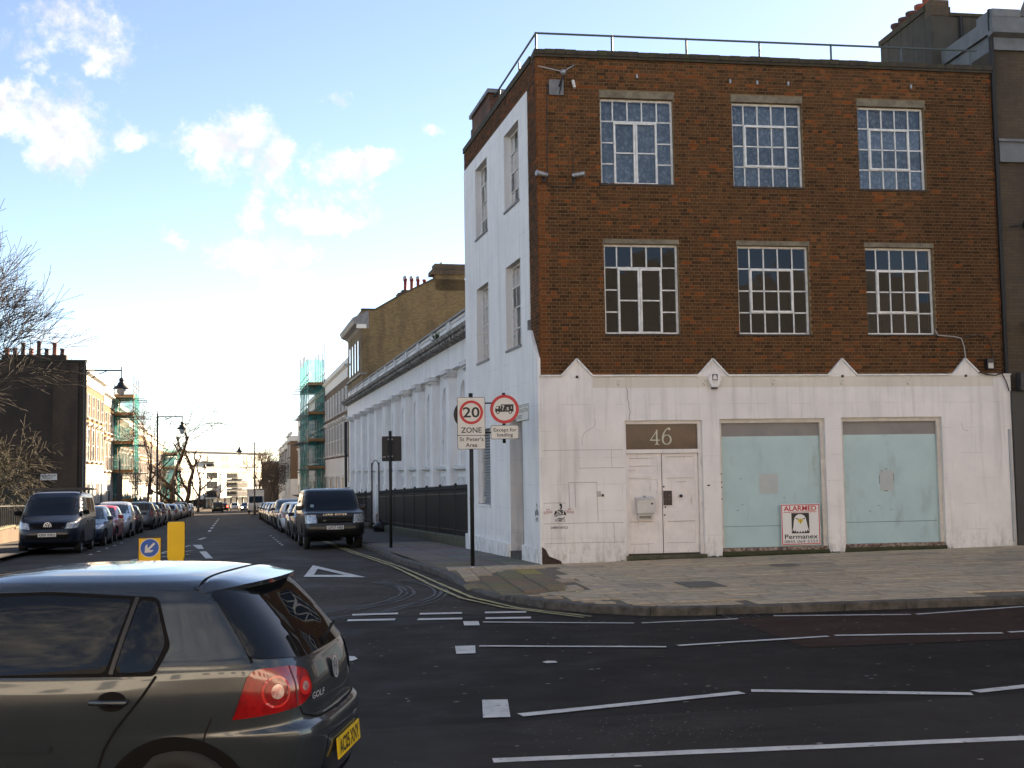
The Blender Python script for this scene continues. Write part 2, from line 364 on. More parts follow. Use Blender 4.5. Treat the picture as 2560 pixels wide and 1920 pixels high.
patch('paint_scrap', [(2.05,12.05),(2.12,12.12),(2.2,12.08),(2.2,11.98),(2.08,11.97)], road_paint, road)
for a, b in [((.14,16.70),(.78,16.68)), ((1.08,16.55),(1.67,16.50)), ((1.99,16.45),(2.57,16.38)), ((-.9,16.76),(-.24,16.73)), ((-1.9,16.8),(-1.25,16.78)), ((-2.85,16.86),(-2.2,16.83))]: strip('give_way_dash', [a, b], .19, road_paint, side_road)
for a, b in [((.07,16.08),(.71,16.02)), ((1.01,15.94),(1.61,15.86)), ((1.92,15.81),(2.53,15.72)), ((-.95,16.14),(-.3,16.12)), ((-1.95,16.2),(-1.3,16.17)), ((-2.9,16.26),(-2.25,16.22))]: strip('give_way_dash', [a, b], .19, road_paint, road)
tri_o = [(-.76,23.69),(-.67,27.51),(.46,23.15)]; tri_i = [(-.575,24.2),(-.53,26.1),(.06,23.92)]
mbt = MB(); mbt.v = [(x, y, gz(y)+.014) for x, y in tri_o+tri_i]; mbt.f = [(0,1,4,3),(1,2,5,4),(2,0,3,5)]; mbt.build('give_way_triangle', road_paint, side_road)
strip('yellow_line', [(-.7,43),(.31,32.91),(1.13,26.12),(1.56,20.95),(1.86,18.43),(2.33,16.97),(3.21,15.50)], .07, yellow_paint, side_road, .020, .008)
strip('yellow_line', [(-.57,43),(.44,32.85),(1.27,26.05),(1.70,21.5),(2.03,18.51),(2.52,16.85),(3.34,15.58)], .07, yellow_paint, side_road, .020, .008)
# curved tyre scuffs: polished, paler asphalt
scuff = mk('scuffed_asphalt', (.085,.085,.083), .8, (.055,.055,.055), 40, 6, contrast=(.42,.6))
def arc_pts(c, r, a0, a1, n=14): return [(c[0]+r*math.cos(a0+(a1-a0)*i/n), c[1]+r*math.sin(a0+(a1-a0)*i/n)*1.0) for i in range(n+1)]
for r_, w_ in ((3.15,.05),(3.24,.04),(3.36,.05),(3.72,.045),(3.82,.05),(3.93,.03)):
    strip('tyre_scuff', [(-2.15+ r_*math.cos(t), 20.1+ r_*1.15*math.sin(t)) for t in lin(-1.05, .55, 16)], w_, scuff, side_road, .009, .02)
def uvp(u, v): p = UV(u, v); return (p.x, p.y)
for q in ([(-7.05,13.4),(-7.25,13.4),(-6.97,8.7),(-6.78,8.7)], [(-7.33,19.3),(-7.63,19.3),(-7.34,15.5),(-7.16,15.5)], [(-7.45,28),(-7.65,25.5),(-7.5,25.4),(-7.3,27.9)]):
    patch('centre_dash', [uvp(u, v) for v, u in q], road_paint, side_road)
for u in (38.5, 46, 53, 60, 68, 76, 84): strip('centre_dash', [uvp(u, -7.4), uvp(u+3.2, -7.4)], .15, road_paint, side_road)
patch('road_hump_marking', [uvp(u, v) for v, u in [(-7.2,14.9),(-6.55,14.4),(-6.55,13.9),(-7.2,14.4)]], scuff, side_road, .01)
for u, v in ((16.8,-4.62),(18.6,-4.62),(20.6,-4.62),(22.8,-4.62),(25,-4.62),(28,-4.62)): strip('bay_dash', [uvp(u, v), uvp(u+.5, v)], .09, road_paint, side_road)
for u, v in ((13.3,-10.4),(15.5,-10.4),(18,-10.4),(20.7,-10.4),(23.5,-10.4)): strip('bay_dash', [uvp(u, v), uvp(u+.5, v)], .09, road_paint, side_road)
for k in range(3): strip('hatch_marking', [uvp(6.5+k*2.6, -8.9), uvp(9+k*2.6, -7.5)], .12, road_paint, side_road)
strip('hatch_marking', [uvp(5.5,-9.2), uvp(19,-7.7)], .1, road_paint, side_road)
# grit, gum and paint flecks scattered on the road: pale chips, too many to count
fl = MB()
def fleck(x, y, s):
    a = rnd.uniform(0, PI); n = rnd.randint(4, 6); z = gz(y)+.0165
    fl.add([(x+s*rnd.uniform(.5,1.3)*math.cos(a+2*PI*i/n)*1.5, y+s*rnd.uniform(.5,1.3)*math.sin(a+2*PI*i/n), z) for i in range(n)], [tuple(range(n))])
for k in range(330): fleck(rnd.uniform(-2, 12), 7.2+8*rnd.random()**.8, rnd.uniform(.006,.022))
for k in range(170): fleck(rnd.gauss(2.3,.6), rnd.gauss(8.75,.3), rnd.uniform(.003,.008))
for k in range(260): fleck(rnd.uniform(-1.5, 2.2), rnd.uniform(16.5, 24), rnd.uniform(.006,.018))
fl_o = fl.build('road_grit', mk('road_grit', (.24,.22,.19), .9, (.14,.13,.115), 3), road); fl_o['kind'] = 'stuff'
# --- drain gully and covers
gully = MB()
gx, gy = 5.28, 15.12
for k in range(6): gully.box(gx-.2+k*.075, gx-.16+k*.075, gy-.2, gy+.2, gz(gy)+.004, gz(gy)+.016)
gully.box(gx-.23, gx-.2, gy-.23, gy+.23, gz(gy)+.004, gz(gy)+.016); gully.box(gx+.22, gx+.25, gy-.23, gy+.23, gz(gy)+.004, gz(gy)+.016)
gully.build('drain_grate', dark_metal, road)

# ---------------------------------------------------------------- right-hand footway: outline of its kerb face
KERB = [(60,15.36),(30,15.36),(16,15.36),(9.6,15.36),(7.4,15.36),(5.95,15.34),(5.0,15.36),(4.3,15.40),(3.6,15.85),(3.05,16.45),(2.74,17.2),(2.50,17.9),(2.26,19.0),(2.10,20.3),(2.02,21.5),(1.90,22.9),(1.70,24.6),(1.22,28.4)]
KERB += [uvp(u, -2.3) for u in (9.5, 14, 22, 34, 50, 70, 92)]
def kerb_h(x, y): return .03 + .09*max(ss(18.35, 17.5, y), ss(20.6, 22.6, y))     # dropped at the crossing
def offset_line(pts, d):
    out = []
    for i, p in enumerate(pts):
        a = pts[max(0, i-1)]; b = pts[min(len(pts)-1, i+1)]; dx, dy = b[0]-a[0], b[1]-a[1]; l = math.hypot(dx, dy)
        out.append((p[0]+dy/l*d, p[1]-dx/l*d))
    return out
def resample(pts, step):
    out = [pts[0]]; need = step; 
    for a, b in zip(pts, pts[1:]):
        l = math.dist(a, b); pos = 0
        while l-pos >= need:
            pos += need; need = step; out.append((a[0]+(b[0]-a[0])*pos/l, a[1]+(b[1]-a[1])*pos/l))
        need -= l-pos
    return out
KI = offset_line(KERB, .15)
KD = resample(KI, .25)
def inside_kerb(x, y, m_=.16):
    # signed: footway lies on the +X/+Y side of the kerb line
    best = min(range(len(KD)), key=lambda i: (KD[i][0]-x)**2+(KD[i][1]-y)**2)
    a = KD[max(0, best-1)]; b = KD[min(len(KD)-1, best+1)]
    return ((b[0]-a[0])*(y-a[1])-(b[1]-a[1])*(x-a[0])) < -m_*math.hypot(b[0]-a[0], b[1]-a[1])
paving_sand = mk('paving_stone', (1,1,1), .85, (.62,.62,.62), 3.5, 6, bump=.35, bscale=90, objcol=True, stain=(.045,.042,.036), sscale=(1.5,1.5,1.5), srange=(.60,.78))
pave_bed = mk('paving_bed', (.12,.098,.068), .95, (.16,.13,.09), 5)
granite = mk('kerb_granite', (.10,.09,.078), .85, (.032,.029,.026), 7, 6, bump=.6, bscale=45)
# footway body under the slabs
KN = [k for k in KD if k[0] < 18 and k[1] < 40]
def foot_z(x, y):
    d2 = min((x-k[0])**2+(y-k[1])**2 for k in KN) if x < 16 else 4
    return pz(x, y) - (.12-kerb_h(x, y))*max(0.0, 1-math.sqrt(d2)/1.5)
mb = MB(); idx = {}
def vid(x, y):
    k = (round(x, 3), round(y, 3))
    if k not in idx: idx[k] = len(mb.v); mb.v.append((x, y, foot_z(x, y)-.016))
    return idx[k]
gx_ = lin(1.6, 5.2, 36) + [6.2, 8, 10, 13, 16, 20, 30, 60]; gy_ = lin(15.4, 24.2, 88)
for i in range(len(gx_)-1):
    step = 1 if gx_[i+1] <= 5.21 else 4
    for j in range(0, len(gy_)-1, step):
        x0, x1, y0, y1 = gx_[i], gx_[i+1], gy_[j], gy_[j+step]
        if gx_[i] >= 5.19: y0 = max(y0, 15.45)
        if gx_[i] >= 5.19 or inside_kerb((x0+x1)/2, (y0+y1)/2, -.04): mb.f.append((vid(x0,y0), vid(x1,y0), vid(x1,y1), vid(x0,y1)))
for u in range(0, 15):
    q = []
    for uu, vv in ((u, -2.2), (u, .35), (u+1, .35), (u+1, -2.2)):
        p = UV(uu, vv)
        if u == 0 and uu == 0: p.y = 24.2
        q.append((p.x, p.y))
    mb.f.append(tuple(vid(*p) for p in q))
pavement = tag(mb.build('pavement', pave_bed), kind='structure')
# kerb stones, one by one
ks = resample(KERB, .92)
def kerb_run(line, step, parent, depth=.15, hfun=None, maxn=70, gap=.008, mat=granite, far=None):
    pts = resample(line, step); n = 0
    for a, b in zip(pts, pts[1:]):
        if far and far(a): continue
        d = Vector((b[0]-a[0], b[1]-a[1])); l = d.length-gap; d.normalize(); nn = Vector((d.y, -d.x))
        mbk = MB(); A = Vector(a); B = A+d*l; q = []
        for p in (A, B):
            h = hfun(p.x, p.y) if hfun else .12
            for off, dz in ((0, -.12), (0, h-.018), (.018, h), (depth, h+.001)):
                w = p+nn*off; q.append((w.x, w.y, gz(p.y)+dz))
        mbk.add(q, [(0,1,5,4),(1,2,6,5),(2,3,7,6),(0,3,2,1),(4,5,6,7)])
        mbk.build('kerb_stone', mat, parent); n += 1
        if n >= maxn: break
kerb_run(KERB[2:], .915, pavement, hfun=kerb_h, maxn=90)
# paving slabs, one by one (largest in view); stone colours differ slab by slab
SLAB = {}
def slab_mesh(w, d):
    key = (round(w, 2), round(d, 2))
    if key not in SLAB:
        g = .011; b = .008
        m_ = MB(); x, y = key[0]/2-g, key[1]/2-g
        m_.add([(-x,-y,-.05),(x,-y,-.05),(x,y,-.05),(-x,y,-.05),(-x,-y,-b),(x,-y,-b),(x,y,-b),(-x,y,-b),(-x+b,-y+b,0),(x-b,-y+b,0),(x-b,y-b,0),(-x+b,y-b,0)],
               [(0,1,5,4),(1,2,6,5),(2,3,7,6),(3,0,4,7),(4,5,9,8),(5,6,10,9),(6,7,11,10),(7,4,8,11),(8,9,10,11)])
        SLAB[key] = m_.mesh('paving_slab'); SLAB[key].materials.append(paving_sand)
    return SLAB[key]
def put_slab(x, y, w, d, rz=0.0, col=None, jit=.004):
    o = bpy.data.objects.new('paving_slab', slab_mesh(w, d)); C.objects.link(o); o.parent = pavement
    e = .2; z = foot_z(x, y); ax = math.atan2(foot_z(x, y+e)-foot_z(x, y-e), 2*e); ay = math.atan2(foot_z(x+e, y)-foot_z(x-e, y), 2*e)
    o.location = (x, y, z+rnd.uniform(-.002, jit)); o.rotation_euler = (ax+rnd.gauss(0, .003), -ay+rnd.gauss(0, .003), rz)
    if col is None:
        t = rnd.random(); k = rnd.uniform(.9, 1.1)
        col = tuple(c*k for c in ((.53,.405,.265) if t < .6 else (.49,.385,.265) if t < .9 else (.41,.325,.23)))
    o.color = (*col, 1); return o
TACT = [(2.45,18.15),(2.2,20.6),(3.45,22.75),(3.92,22.8),(3.5,18.6)]
def in_poly(p, poly):
    c = False; j = len(poly)-1
    for i in range(len(poly)):
        if (poly[i][1] > p[1]) != (poly[j][1] > p[1]) and p[0] < (poly[j][0]-poly[i][0])*(p[1]-poly[i][1])/(poly[j][1]-poly[i][1])+poly[i][0]: c = not c
        j = i
    return c
PLACED = []
y = 15.53; r_i = 0
while y < 23.9:
    d = rnd.choice((.70,.70,.75)) if y > 16.6 else .6
    if y+d > 23.98: d = round(23.98-y, 2)
    if d < .12: break
    x = 2.0 + rnd.uniform(0, .5)
    while x < 15.6:
        near = x < 4.6 and y < 22
        w = rnd.choice((.45,.6)) if near else rnd.choice((.75,.9,.9,1.0))
        cx, cy = x+w/2, y+d/2
        if x > 11.2 and y < 17.5 and x > 9.8+(y-15.4)*.6+1: x += w; continue
        if all(inside_kerb(px, py, .02) for px, py in ((x, y), (x+w, y), (x, y+d))) and not any(in_poly(p, TACT) for p in ((cx, cy), (x, y), (x+w, y+d), (x, y+d), (x+w, y))):
            dark = .8 if 17.9 < cy < 18.6 and cx > 5 else 1.0
            put_slab(cx, cy, w, d); PLACED.append((x, x+w, y, y+d))
        x += w
    y += d; r_i += 1
# small setts fill in round the curve of the kerb
y = 15.56
while y < 23.9:
    x = 1.9
    while x < 6.0:
        cx, cy = x+.15, y+.11
        if all(inside_kerb(*q, .0) for q in ((x, y), (x+.3, y), (x, y+.22), (x+.3, y+.22))) and not any(in_poly(q, TACT) for q in ((x, y), (x+.3, y), (x, y+.22), (x+.3, y+.22))) and not any(x+.3 > r[0]+.01 and x < r[1]-.01 and y+.22 > r[2]+.01 and y < r[3]-.01 for r in PLACED):
            k = rnd.uniform(.88, 1.1); put_slab(cx, cy, .3, .22, 0, (.46*k, .355*k, .235*k)); PLACED.append((x, x+.3, y, y+.22))
        x += .15
    y += .11
# buff tactile paving at the dropped kerb: ribbed blocks
buff = mk('tactile_buff', (1,1,1), .9, (.72,.72,.72), 6, 5, bump=.3, objcol=True)
tm = MB(); tm.box(-.195,.195,-.195,.195,-.05,0)
for k in range(6): tm.box(-.19,.19,-.18+k*.0655,-.15+k*.0655,0,.006)
tme = tm.mesh('tactile_slab'); tme.materials.append(buff)
y = 18.2
while y < 22.8:
    x = 2.1
    while x < 4.0:
        if in_poly((x+.2, y+.2), TACT):
            o = bpy.data.objects.new('tactile_slab', tme); C.objects.link(o); o.parent = pavement
            o.location = (x+.2, y+.2, foot_z(x+.2, y+.2)+.004); o.color = (*[c*rnd.uniform(.85,1.1) for c in ((.30,.235,.10) if y > 21.2+(x-3.3)*2 and x > 3.0 else (.19,.165,.115))], 1)
            o.rotation_euler = (math.atan2(foot_z(x+.2, y+.3)-foot_z(x+.2, y+.1), .2), 0, rnd.gauss(0, .006))
        x += .4
    y += .4
# side-street footway: slabs near, plain surface further on
for k in range(0, 15):
    for j, (v0, w) in enumerate(((-2.10,.75),(-1.34,.6),(-.73,.7))):
        u = .45 + k*.92 + (.3 if j == 1 else 0)
        p = UV(u, v0+w/2)
        if u < 1.2 and j == 0: continue
        put_slab(p.x, p.y, w, .9, SA, tuple(c*rnd.uniform(.8, 1.15) for c in (.16,.145,.125)))
far_path = MB(STREET)
for u in range(14, 92, 3): far_path.quad((-2.12, u, gz(UV(u, -2).y)+.122), (.4, u, gz(UV(u, -2).y)+.124), (.4, u+3, gz(UV(u+3, -2).y)+.124), (-2.12, u+3, gz(UV(u+3, -2).y)+.122))
far_path.build('footway_surface', asph_path, pavement)
# cover plates set into the paving
for (x, y, w, d) in ((5.72, 18.3, .62, .9), (8.3, 21.2, .45, .45)):
    o = MB().box(-w/2, w/2, -d/2, d/2, 0, .008).build('cover_plate', mk('cover_plate', (.16,.135,.105), .8, (.10,.085,.07), 9), pavement); o.location = (x, y, foot_z(x, y)+.006); o.rotation_euler = (0, -.0, 0)
# moss and weeds along the foot of the wall
moss = mk('moss', (.05,.075,.018), .95, (.03,.04,.015), 30)
mg = MB()
for k in range(900):
    x = rnd.choice((rnd.uniform(5.7, 13.2), rnd.uniform(7.4, 10.6))); y = 23.97 - abs(rnd.gauss(0, .05)); z = foot_z(x, y); h = rnd.uniform(.008, .05); a = rnd.uniform(0, PI)
    mg.add([(x-.012*math.cos(a), y-.012*math.sin(a), z), (x+.012*math.cos(a), y+.012*math.sin(a), z), (x+rnd.uniform(-.02,.02), y-rnd.uniform(0,.03), z+h)], [(0,1,2)])
tag(mg.build('weeds', moss), 'green moss and weeds along the foot of the white wall', 'weeds', kind='stuff')

# ---------------------------------------------------------------- left-hand footway
LK = [(-60,15.4),(-30,15.4),(-16,15.4),(-13.0,15.9),(-10.9,17.6),(-9.7,20.5),(-9.25,23)] + [uvp(u, -12.15) for u in (3, 9, 14, 22, 34, 50, 70, 95, 130, 170, 215, 262)]
LI = offset_line(LK, -.15)
mb = MB()
for i, (x, y) in enumerate(LI):
    bx, by = (x-.5, 30.0) if y < 16 else (x-3.2, y+.3) if y > 24 else (x-8, y+7)
    for t in lin(0, 1, 6):
        px, py = x+(bx-x)*t, y+(by-y)*t; mb.v.append((px, py, gz(py)+.118))
for i in range(len(LI)-1):
    for j in range(6): mb.f.append((i*7+j, (i+1)*7+j, (i+1)*7+j+1, i*7+j+1))
pav_l = tag(mb.build('pavement_opposite', asph_path), kind='structure')
kerb_run([(p[0], p[1]) for p in LK[3:15]][::-1], 1.2, pav_l, maxn=60)
RF = [uvp(u, -2.3) for u in (92.1, 120, 150, 200, 262)]
mb = MB()
for (x, y) in RF:
    for t in (0, 1): mb.v.append((x+t*4.5, y+t*.4, gz(y)+.118))
for i in range(len(RF)-1): mb.f.append((2*i, 2*i+1, 2*i+3, 2*i+2))
tag(mb.build('pavement_beyond', asph_path), kind='structure')
# footway the photographer stands on
mb = MB(); mb.box(-60, 60, -9.0, 1.6, -.2, .12); tag(mb.build('pavement_near', asph_path), kind='structure')
# ================================================================ the corner building (number 46)
bld = thing('corner_building', 'corner building of red-brown brick over a white rendered ground floor with boarded shop windows', 'building', (KX, KY, 0))
# local frame: x along the front (to the right), y into the block; SIDE: local x = -outward.. side wall runs along S
SIDE = Matrix.Rotation(SA, 4, 'Z')          # local y = u along the side street, local x = v (into the building is +)
W = 10.56
def stucco(name, base, grey, streak, grime, joints=True, warm=1.0):
    m, nt, N, L, P = nodes(name); P.inputs['Roughness'].default_value = .75
    tc = N.new('ShaderNodeTexCoord'); src = tc.outputs['Object']
    sx = N.new('ShaderNodeSeparateXYZ'); L.new(src, sx.inputs[0])
    def nz(scale, det=5, rough=.6, mp=None):
        n = N.new('ShaderNodeTexNoise'); n.inputs['Scale'].default_value = scale; n.inputs['Detail'].default_value = det; n.inputs['Roughness'].default_value = rough
        if mp:
            k = N.new('ShaderNodeMapping'); k.inputs['Scale'].default_value = mp; L.new(src, k.inputs[0]); L.new(k.outputs[0], n.inputs['Vector'])
        else: L.new(src, n.inputs['Vector'])
        return n.outputs['Fac']
    def rng(f, a, b, c=0.0, d=1.0):
        r = N.new('ShaderNodeMapRange'); L.new(f, r.inputs[0]); r.inputs[1].default_value = a; r.inputs[2].default_value = b; r.inputs[3].default_value = c; r.inputs[4].default_value = d; return r.outputs[0]
    def mul(a, b):
        n = N.new('ShaderNodeMath'); n.operation = 'MULTIPLY'; L.new(a, n.inputs[0]); L.new(b, n.inputs[1]); return n.outputs[0]
    def mix(fac, a, b):
        x = N.new('ShaderNodeMix'); x.data_type = 'RGBA'; L.new(fac, x.inputs[0])
        for i, s in ((6, a), (7, b)):
            if isinstance(s, tuple): x.inputs[i].default_value = (*s, 1)
            else: L.new(s, x.inputs[i])
        return x.outputs[2]
    c = mix(rng(nz(1.1), .35, .65), base, grey)
    c = mix(rng(nz(2.0, 6, .7, (2.2, 2.2, .13)), .5, .72, 0, .75), c, streak)         # rain runs
    c = mix(mul(rng(sx.outputs[2], .8, .0, 0, .8), rng(nz(4.5, 8, .78, (1.6, 1.6, .7)), .46, .68)), c, grime)        # splashed dirt low down
    c = mix(rng(nz(9, 6, .8), .68, .74, 0, .7), c, grime)                             # chips and spots
    if joints:
        ad = N.new('ShaderNodeMath'); L.new(sx.outputs[0], ad.inputs[0]); L.new(sx.outputs[1], ad.inputs[1])
        cb = N.new('ShaderNodeCombineXYZ'); L.new(ad.outputs[0], cb.inputs[0]); L.new(sx.outputs[2], cb.inputs[1])
        bt = N.new('ShaderNodeTexBrick'); L.new(cb.outputs[0], bt.inputs['Vector']); bt.inputs['Scale'].default_value = 1; bt.inputs['Brick Width'].default_value = 1.15
        bt.inputs['Row Height'].default_value = .56; bt.inputs['Mortar Size'].default_value = .005
        c = mix(mul(bt.outputs['Fac'], rng(nz(1.7, 3), .45, .6, 0, .55)), c, tuple(x*.55 for x in grey))
        b = N.new('ShaderNodeBump'); b.invert = True; b.inputs['Strength'].default_value = .25; b.inputs['Distance'].default_value = .006; L.new(bt.outputs['Fac'], b.inputs['Height'])
        b2 = N.new('ShaderNodeBump'); b2.inputs['Strength'].default_value = .18; b2.inputs['Distance'].default_value = .01; L.new(nz(24, 6, .7), b2.inputs['Height']); L.new(b.outputs[0], b2.inputs['Normal']); L.new(b2.outputs[0], P.inputs['Normal'])
    L.new(c, P.inputs['Base Color']); return m
st_front = stucco('white_render', (.77,.75,.735), (.67,.655,.645), (.47,.455,.44), (.20,.17,.13))
st_side = stucco('white_render_shaded_side', (.80,.80,.79), (.73,.73,.725), (.58,.58,.575), (.20,.19,.16))
st_band = stucco('buff_fascia_band', (.66,.62,.55), (.58,.54,.48), (.45,.42,.37), (.2,.17,.13), False)
mortar = mk('mortar', (.225,.155,.085), .95, (.155,.108,.06), 9, bump=.3)
brick_a = mk('brick_face', (1,1,1), .9, (.7,.68,.66), 16, 5, bump=.5, bscale=70, attr='Col', spec=.2)
brick_o = mk('brick_face_single', (1,1,1), .9, (.7,.68,.66), 16, 5, bump=.5, bscale=70, objcol=True, spec=.2)

# ---- openings on the front: (x0, x1, z0, z1), local
OPEN_F = [(1.42,3.05,8.12,10.02), (4.385,6.0,8.12,10.02), (7.31,8.90,8.12,10.02), (1.44,3.085,4.87,6.82), (4.42,6.05,4.87,6.82), (7.37,8.975,4.87,6.82)]
BY = .04       # brick face set back behind the render
DEP = .11      # glass recess
def brick_col(x, z, side):
    n = noise.noise(Vector((x*.8, z*.8, 3.1+side)))+.5*noise.noise(Vector((x*2.3, z*2.3, 9)))
    r = rnd.random()
    base = Vector((.095,.044,.018)).lerp(Vector((.132,.057,.022)), rnd.random())
    if r < .18: base = Vector((.066,.031,.013))
    elif r > .95: base = Vector((.23,.066,.018))
    edge = max(0.0, 1-abs(x-.02)/.34) if not side else .0
    top = ss(9.6, 10.6, z)*.5
    if rnd.random() < edge*1.2+top*.35 + max(0, n)*.25: base = base.lerp(Vector((.23,.075,.024)), rnd.uniform(.3, .8))
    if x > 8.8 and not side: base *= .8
    return base*(1+.14*n)*rnd.uniform(.88, 1.1)
def lay_bricks(length, z0, z1, openings, place, side, skip=None):
    """English bond, courses of 76 mm; place(x0, x1, z0, z1, colour)"""
    zc = z0; c = 0; CH = .0762; j = .0125
    while zc + .03 < z1:
        zt = min(zc+CH, z1); step = .225 if c % 2 == 0 else .1125
        x = 0.0 if c % 2 == 0 else -.05625+.1125; cuts = [0.0]
        while x < length-.02:
            if x > .02: cuts.append(x)
            x += step
        cuts.append(length)
        for a, b in zip(cuts, cuts[1:]):
            segs = [(a, b)]
            for (ox0, ox1, oz0, oz1) in openings:
                if zt-.03 > oz0 and zc+.03 < oz1:
                    ns = []
                    for (p, q) in segs:
                        if q <= ox0 or p >= ox1: ns.append((p, q)); continue
                        if p < ox0: ns.append((p, ox0))
                        if q > ox1: ns.append((ox1, q))
                    segs = ns
            for p, q in segs:
                if q-p > .03 and not (skip and skip((p+q)/2, (zc+zt)/2)): place(p+j/2, q-j/2, zc+j/2, zt-j/2, brick_col((p+q)/2, zc, side))
        zc = zt; c += 1
LINTEL = [(o[0]-.02, o[1]+.02, o[3]-.001, o[3]+.15 if o[3] > 9 else o[3]+.105) for o in OPEN_F]
PEDS = [(.45,.79,1.13), (3.44,3.78,4.12), (6.385,6.715,7.055), (9.29,9.61,9.98)]
ZT = 3.975
def in_ped(x, z):
    for a, p, b in PEDS:
        if a < x < b:
            t = (x-a)/(p-a) if x < p else (b-x)/(b-p)
            if z < ZT + .35*t-.03: return True
    return False
bk = MB(); bcol = []; singles = []
def place_front(x0, x1, z0, z1, col):
    if len(singles) < 290 and z0 > 4.02 and x1-x0 > .19 and z1 < 5.6 and not any(a-.05 < x1 and x0 < b+.05 and z0 < ZT+.4 for a, _, b in PEDS):
        singles.append((x0, x1, z0, z1, col)); return
    pr = rnd.uniform(-.002, .0025); y = BY-pr
    bk.add([(x0,y,z0),(x1,y,z0),(x1,y,z1),(x0,y,z1),(x0,BY+.02,z0),(x1,BY+.02,z0),(x1,BY+.02,z1),(x0,BY+.02,z1)], [(0,1,2,3),(0,4,5,1),(1,5,6,2),(2,6,7,3),(3,7,4,0)])
    bcol.extend([col]*8)
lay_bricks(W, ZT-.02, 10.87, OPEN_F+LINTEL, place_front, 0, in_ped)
def place_side(u0, u1, z0, z1, col):
    x = .012-rnd.uniform(-.002,.002)
    q = [(x,u0,z0),(x,u1,z0),(x,u1,z1),(x,u0,z1),(x+.03,u0,z0),(x+.03,u1,z0),(x+.03,u1,z1),(x+.03,u0,z1)]
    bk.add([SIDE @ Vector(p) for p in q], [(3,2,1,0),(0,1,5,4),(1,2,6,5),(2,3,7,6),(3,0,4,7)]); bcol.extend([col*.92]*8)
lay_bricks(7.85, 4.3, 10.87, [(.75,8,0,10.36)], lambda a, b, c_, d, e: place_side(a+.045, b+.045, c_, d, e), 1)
bo = bk.build('brickwork', brick_a, bld); bo['kind'] = 'stuff'
ca = bo.data.color_attributes.new('Col', 'FLOAT_COLOR', 'POINT')
for i, c in enumerate(bcol): ca.data[i].color = (c[0], c[1], c[2], 1)
# the bricks of the lowest courses over the render, each a piece of its own
bm1 = {}
for x0, x1, z0, z1, col in singles:
    key = (round(x1-x0, 2), round(z1-z0, 3))
    if key not in bm1:
        w_, h_ = key[0]/2, key[1]/2; t = MB(); t.add([(-w_,0,-h_),(w_,0,-h_),(w_,0,h_),(-w_,0,h_),(-w_,.02,-h_),(w_,.02,-h_),(w_,.02,h_),(-w_,.02,h_)], [(0,1,2,3),(0,4,5,1),(1,5,6,2),(2,6,7,3),(3,7,4,0)])
        bm1[key] = t.mesh('brick'); bm1[key].materials.append(brick_o)
    o = bpy.data.objects.new('brick', bm1[key]); C.objects.link(o); o.parent = bld; o.location = ((x0+x1)/2, BY-rnd.uniform(-.002,.0025), (z0+z1)/2); o.color = (*col, 1)
# ---- wall body behind (mortar bed) with real openings
def wall_with_holes(mbx, x0, x1, z0, z1, holes, y0, y1, M=None):
    xs = sorted({x0, x1, *[h[0] for h in holes], *[h[1] for h in holes]}); zs = sorted({z0, z1, *[h[2] for h in holes], *[h[3] for h in holes]})
    xs = [x for x in xs if x0 <= x <= x1]; zs = [z for z in zs if z0 <= z <= z1]
    for a, b in zip(xs, xs[1:]):
        run = None
        for c, d in zip(zs, zs[1:]):
            inh = any(h[0] <= (a+b)/2 <= h[1] and h[2] <= (c+d)/2 <= h[3] for h in holes)
            if not inh:
                if run is None: run = [c, d]
                else: run[1] = d
            if inh or d == zs[-1]:
                if run: mbx.box(a, b, y0, y1, run[0], run[1]); run = None
    return mbx
wl = MB(); wall_with_holes(wl, .05, W-.05, 3.9, 10.87, OPEN_F, BY+.008, .36); wl.build('wall', mortar, bld)
sw = MB(SIDE); sw.box(.02, .34, .06, .8, 4.0, 10.87); sw.box(.02, .34, .8, 7.88, 10.34, 10.87); sw.build('side_wall_backing', mortar, bld)
# lintels, sills, coping
for (a, b, c, d) in LINTEL: bevel(MB().box(a, b, BY-.012, .3, c+.002, d).build('lintel', stone_trim, bld), .006)
for (a, b, c, d) in OPEN_F: MB().box(a-.015, b+.015, BY-.025, .12, c-.035, c).build('sill', mk('sooty_sill', (.06,.045,.035), .9, (.03,.025,.02), 9), bld)
soot_brick = mk('sooty_coping', (.035,.030,.024), .95, (.06,.045,.03), 6, bump=.5, stain=(.05,.06,.02), srange=(.5,.7))
cp = MB(); cp.box(-.02, W+.02, -.01, .40, 10.872, 11.02); cp.build('coping', soot_brick, bld)
for k in range(46):
    o_ = MB().box(-.02+k*.2305+.004, -.02+(k+1)*.2305-.004, -.035, .39, 10.93, 11.03+rnd.uniform(-.006,.012)).build('coping_brick', soot_brick, bld)
cs = MB(SIDE); cs.box(-.02, .38, .42, 7.9, 10.872, 11.02); cs.build('side_coping', soot_brick, bld)
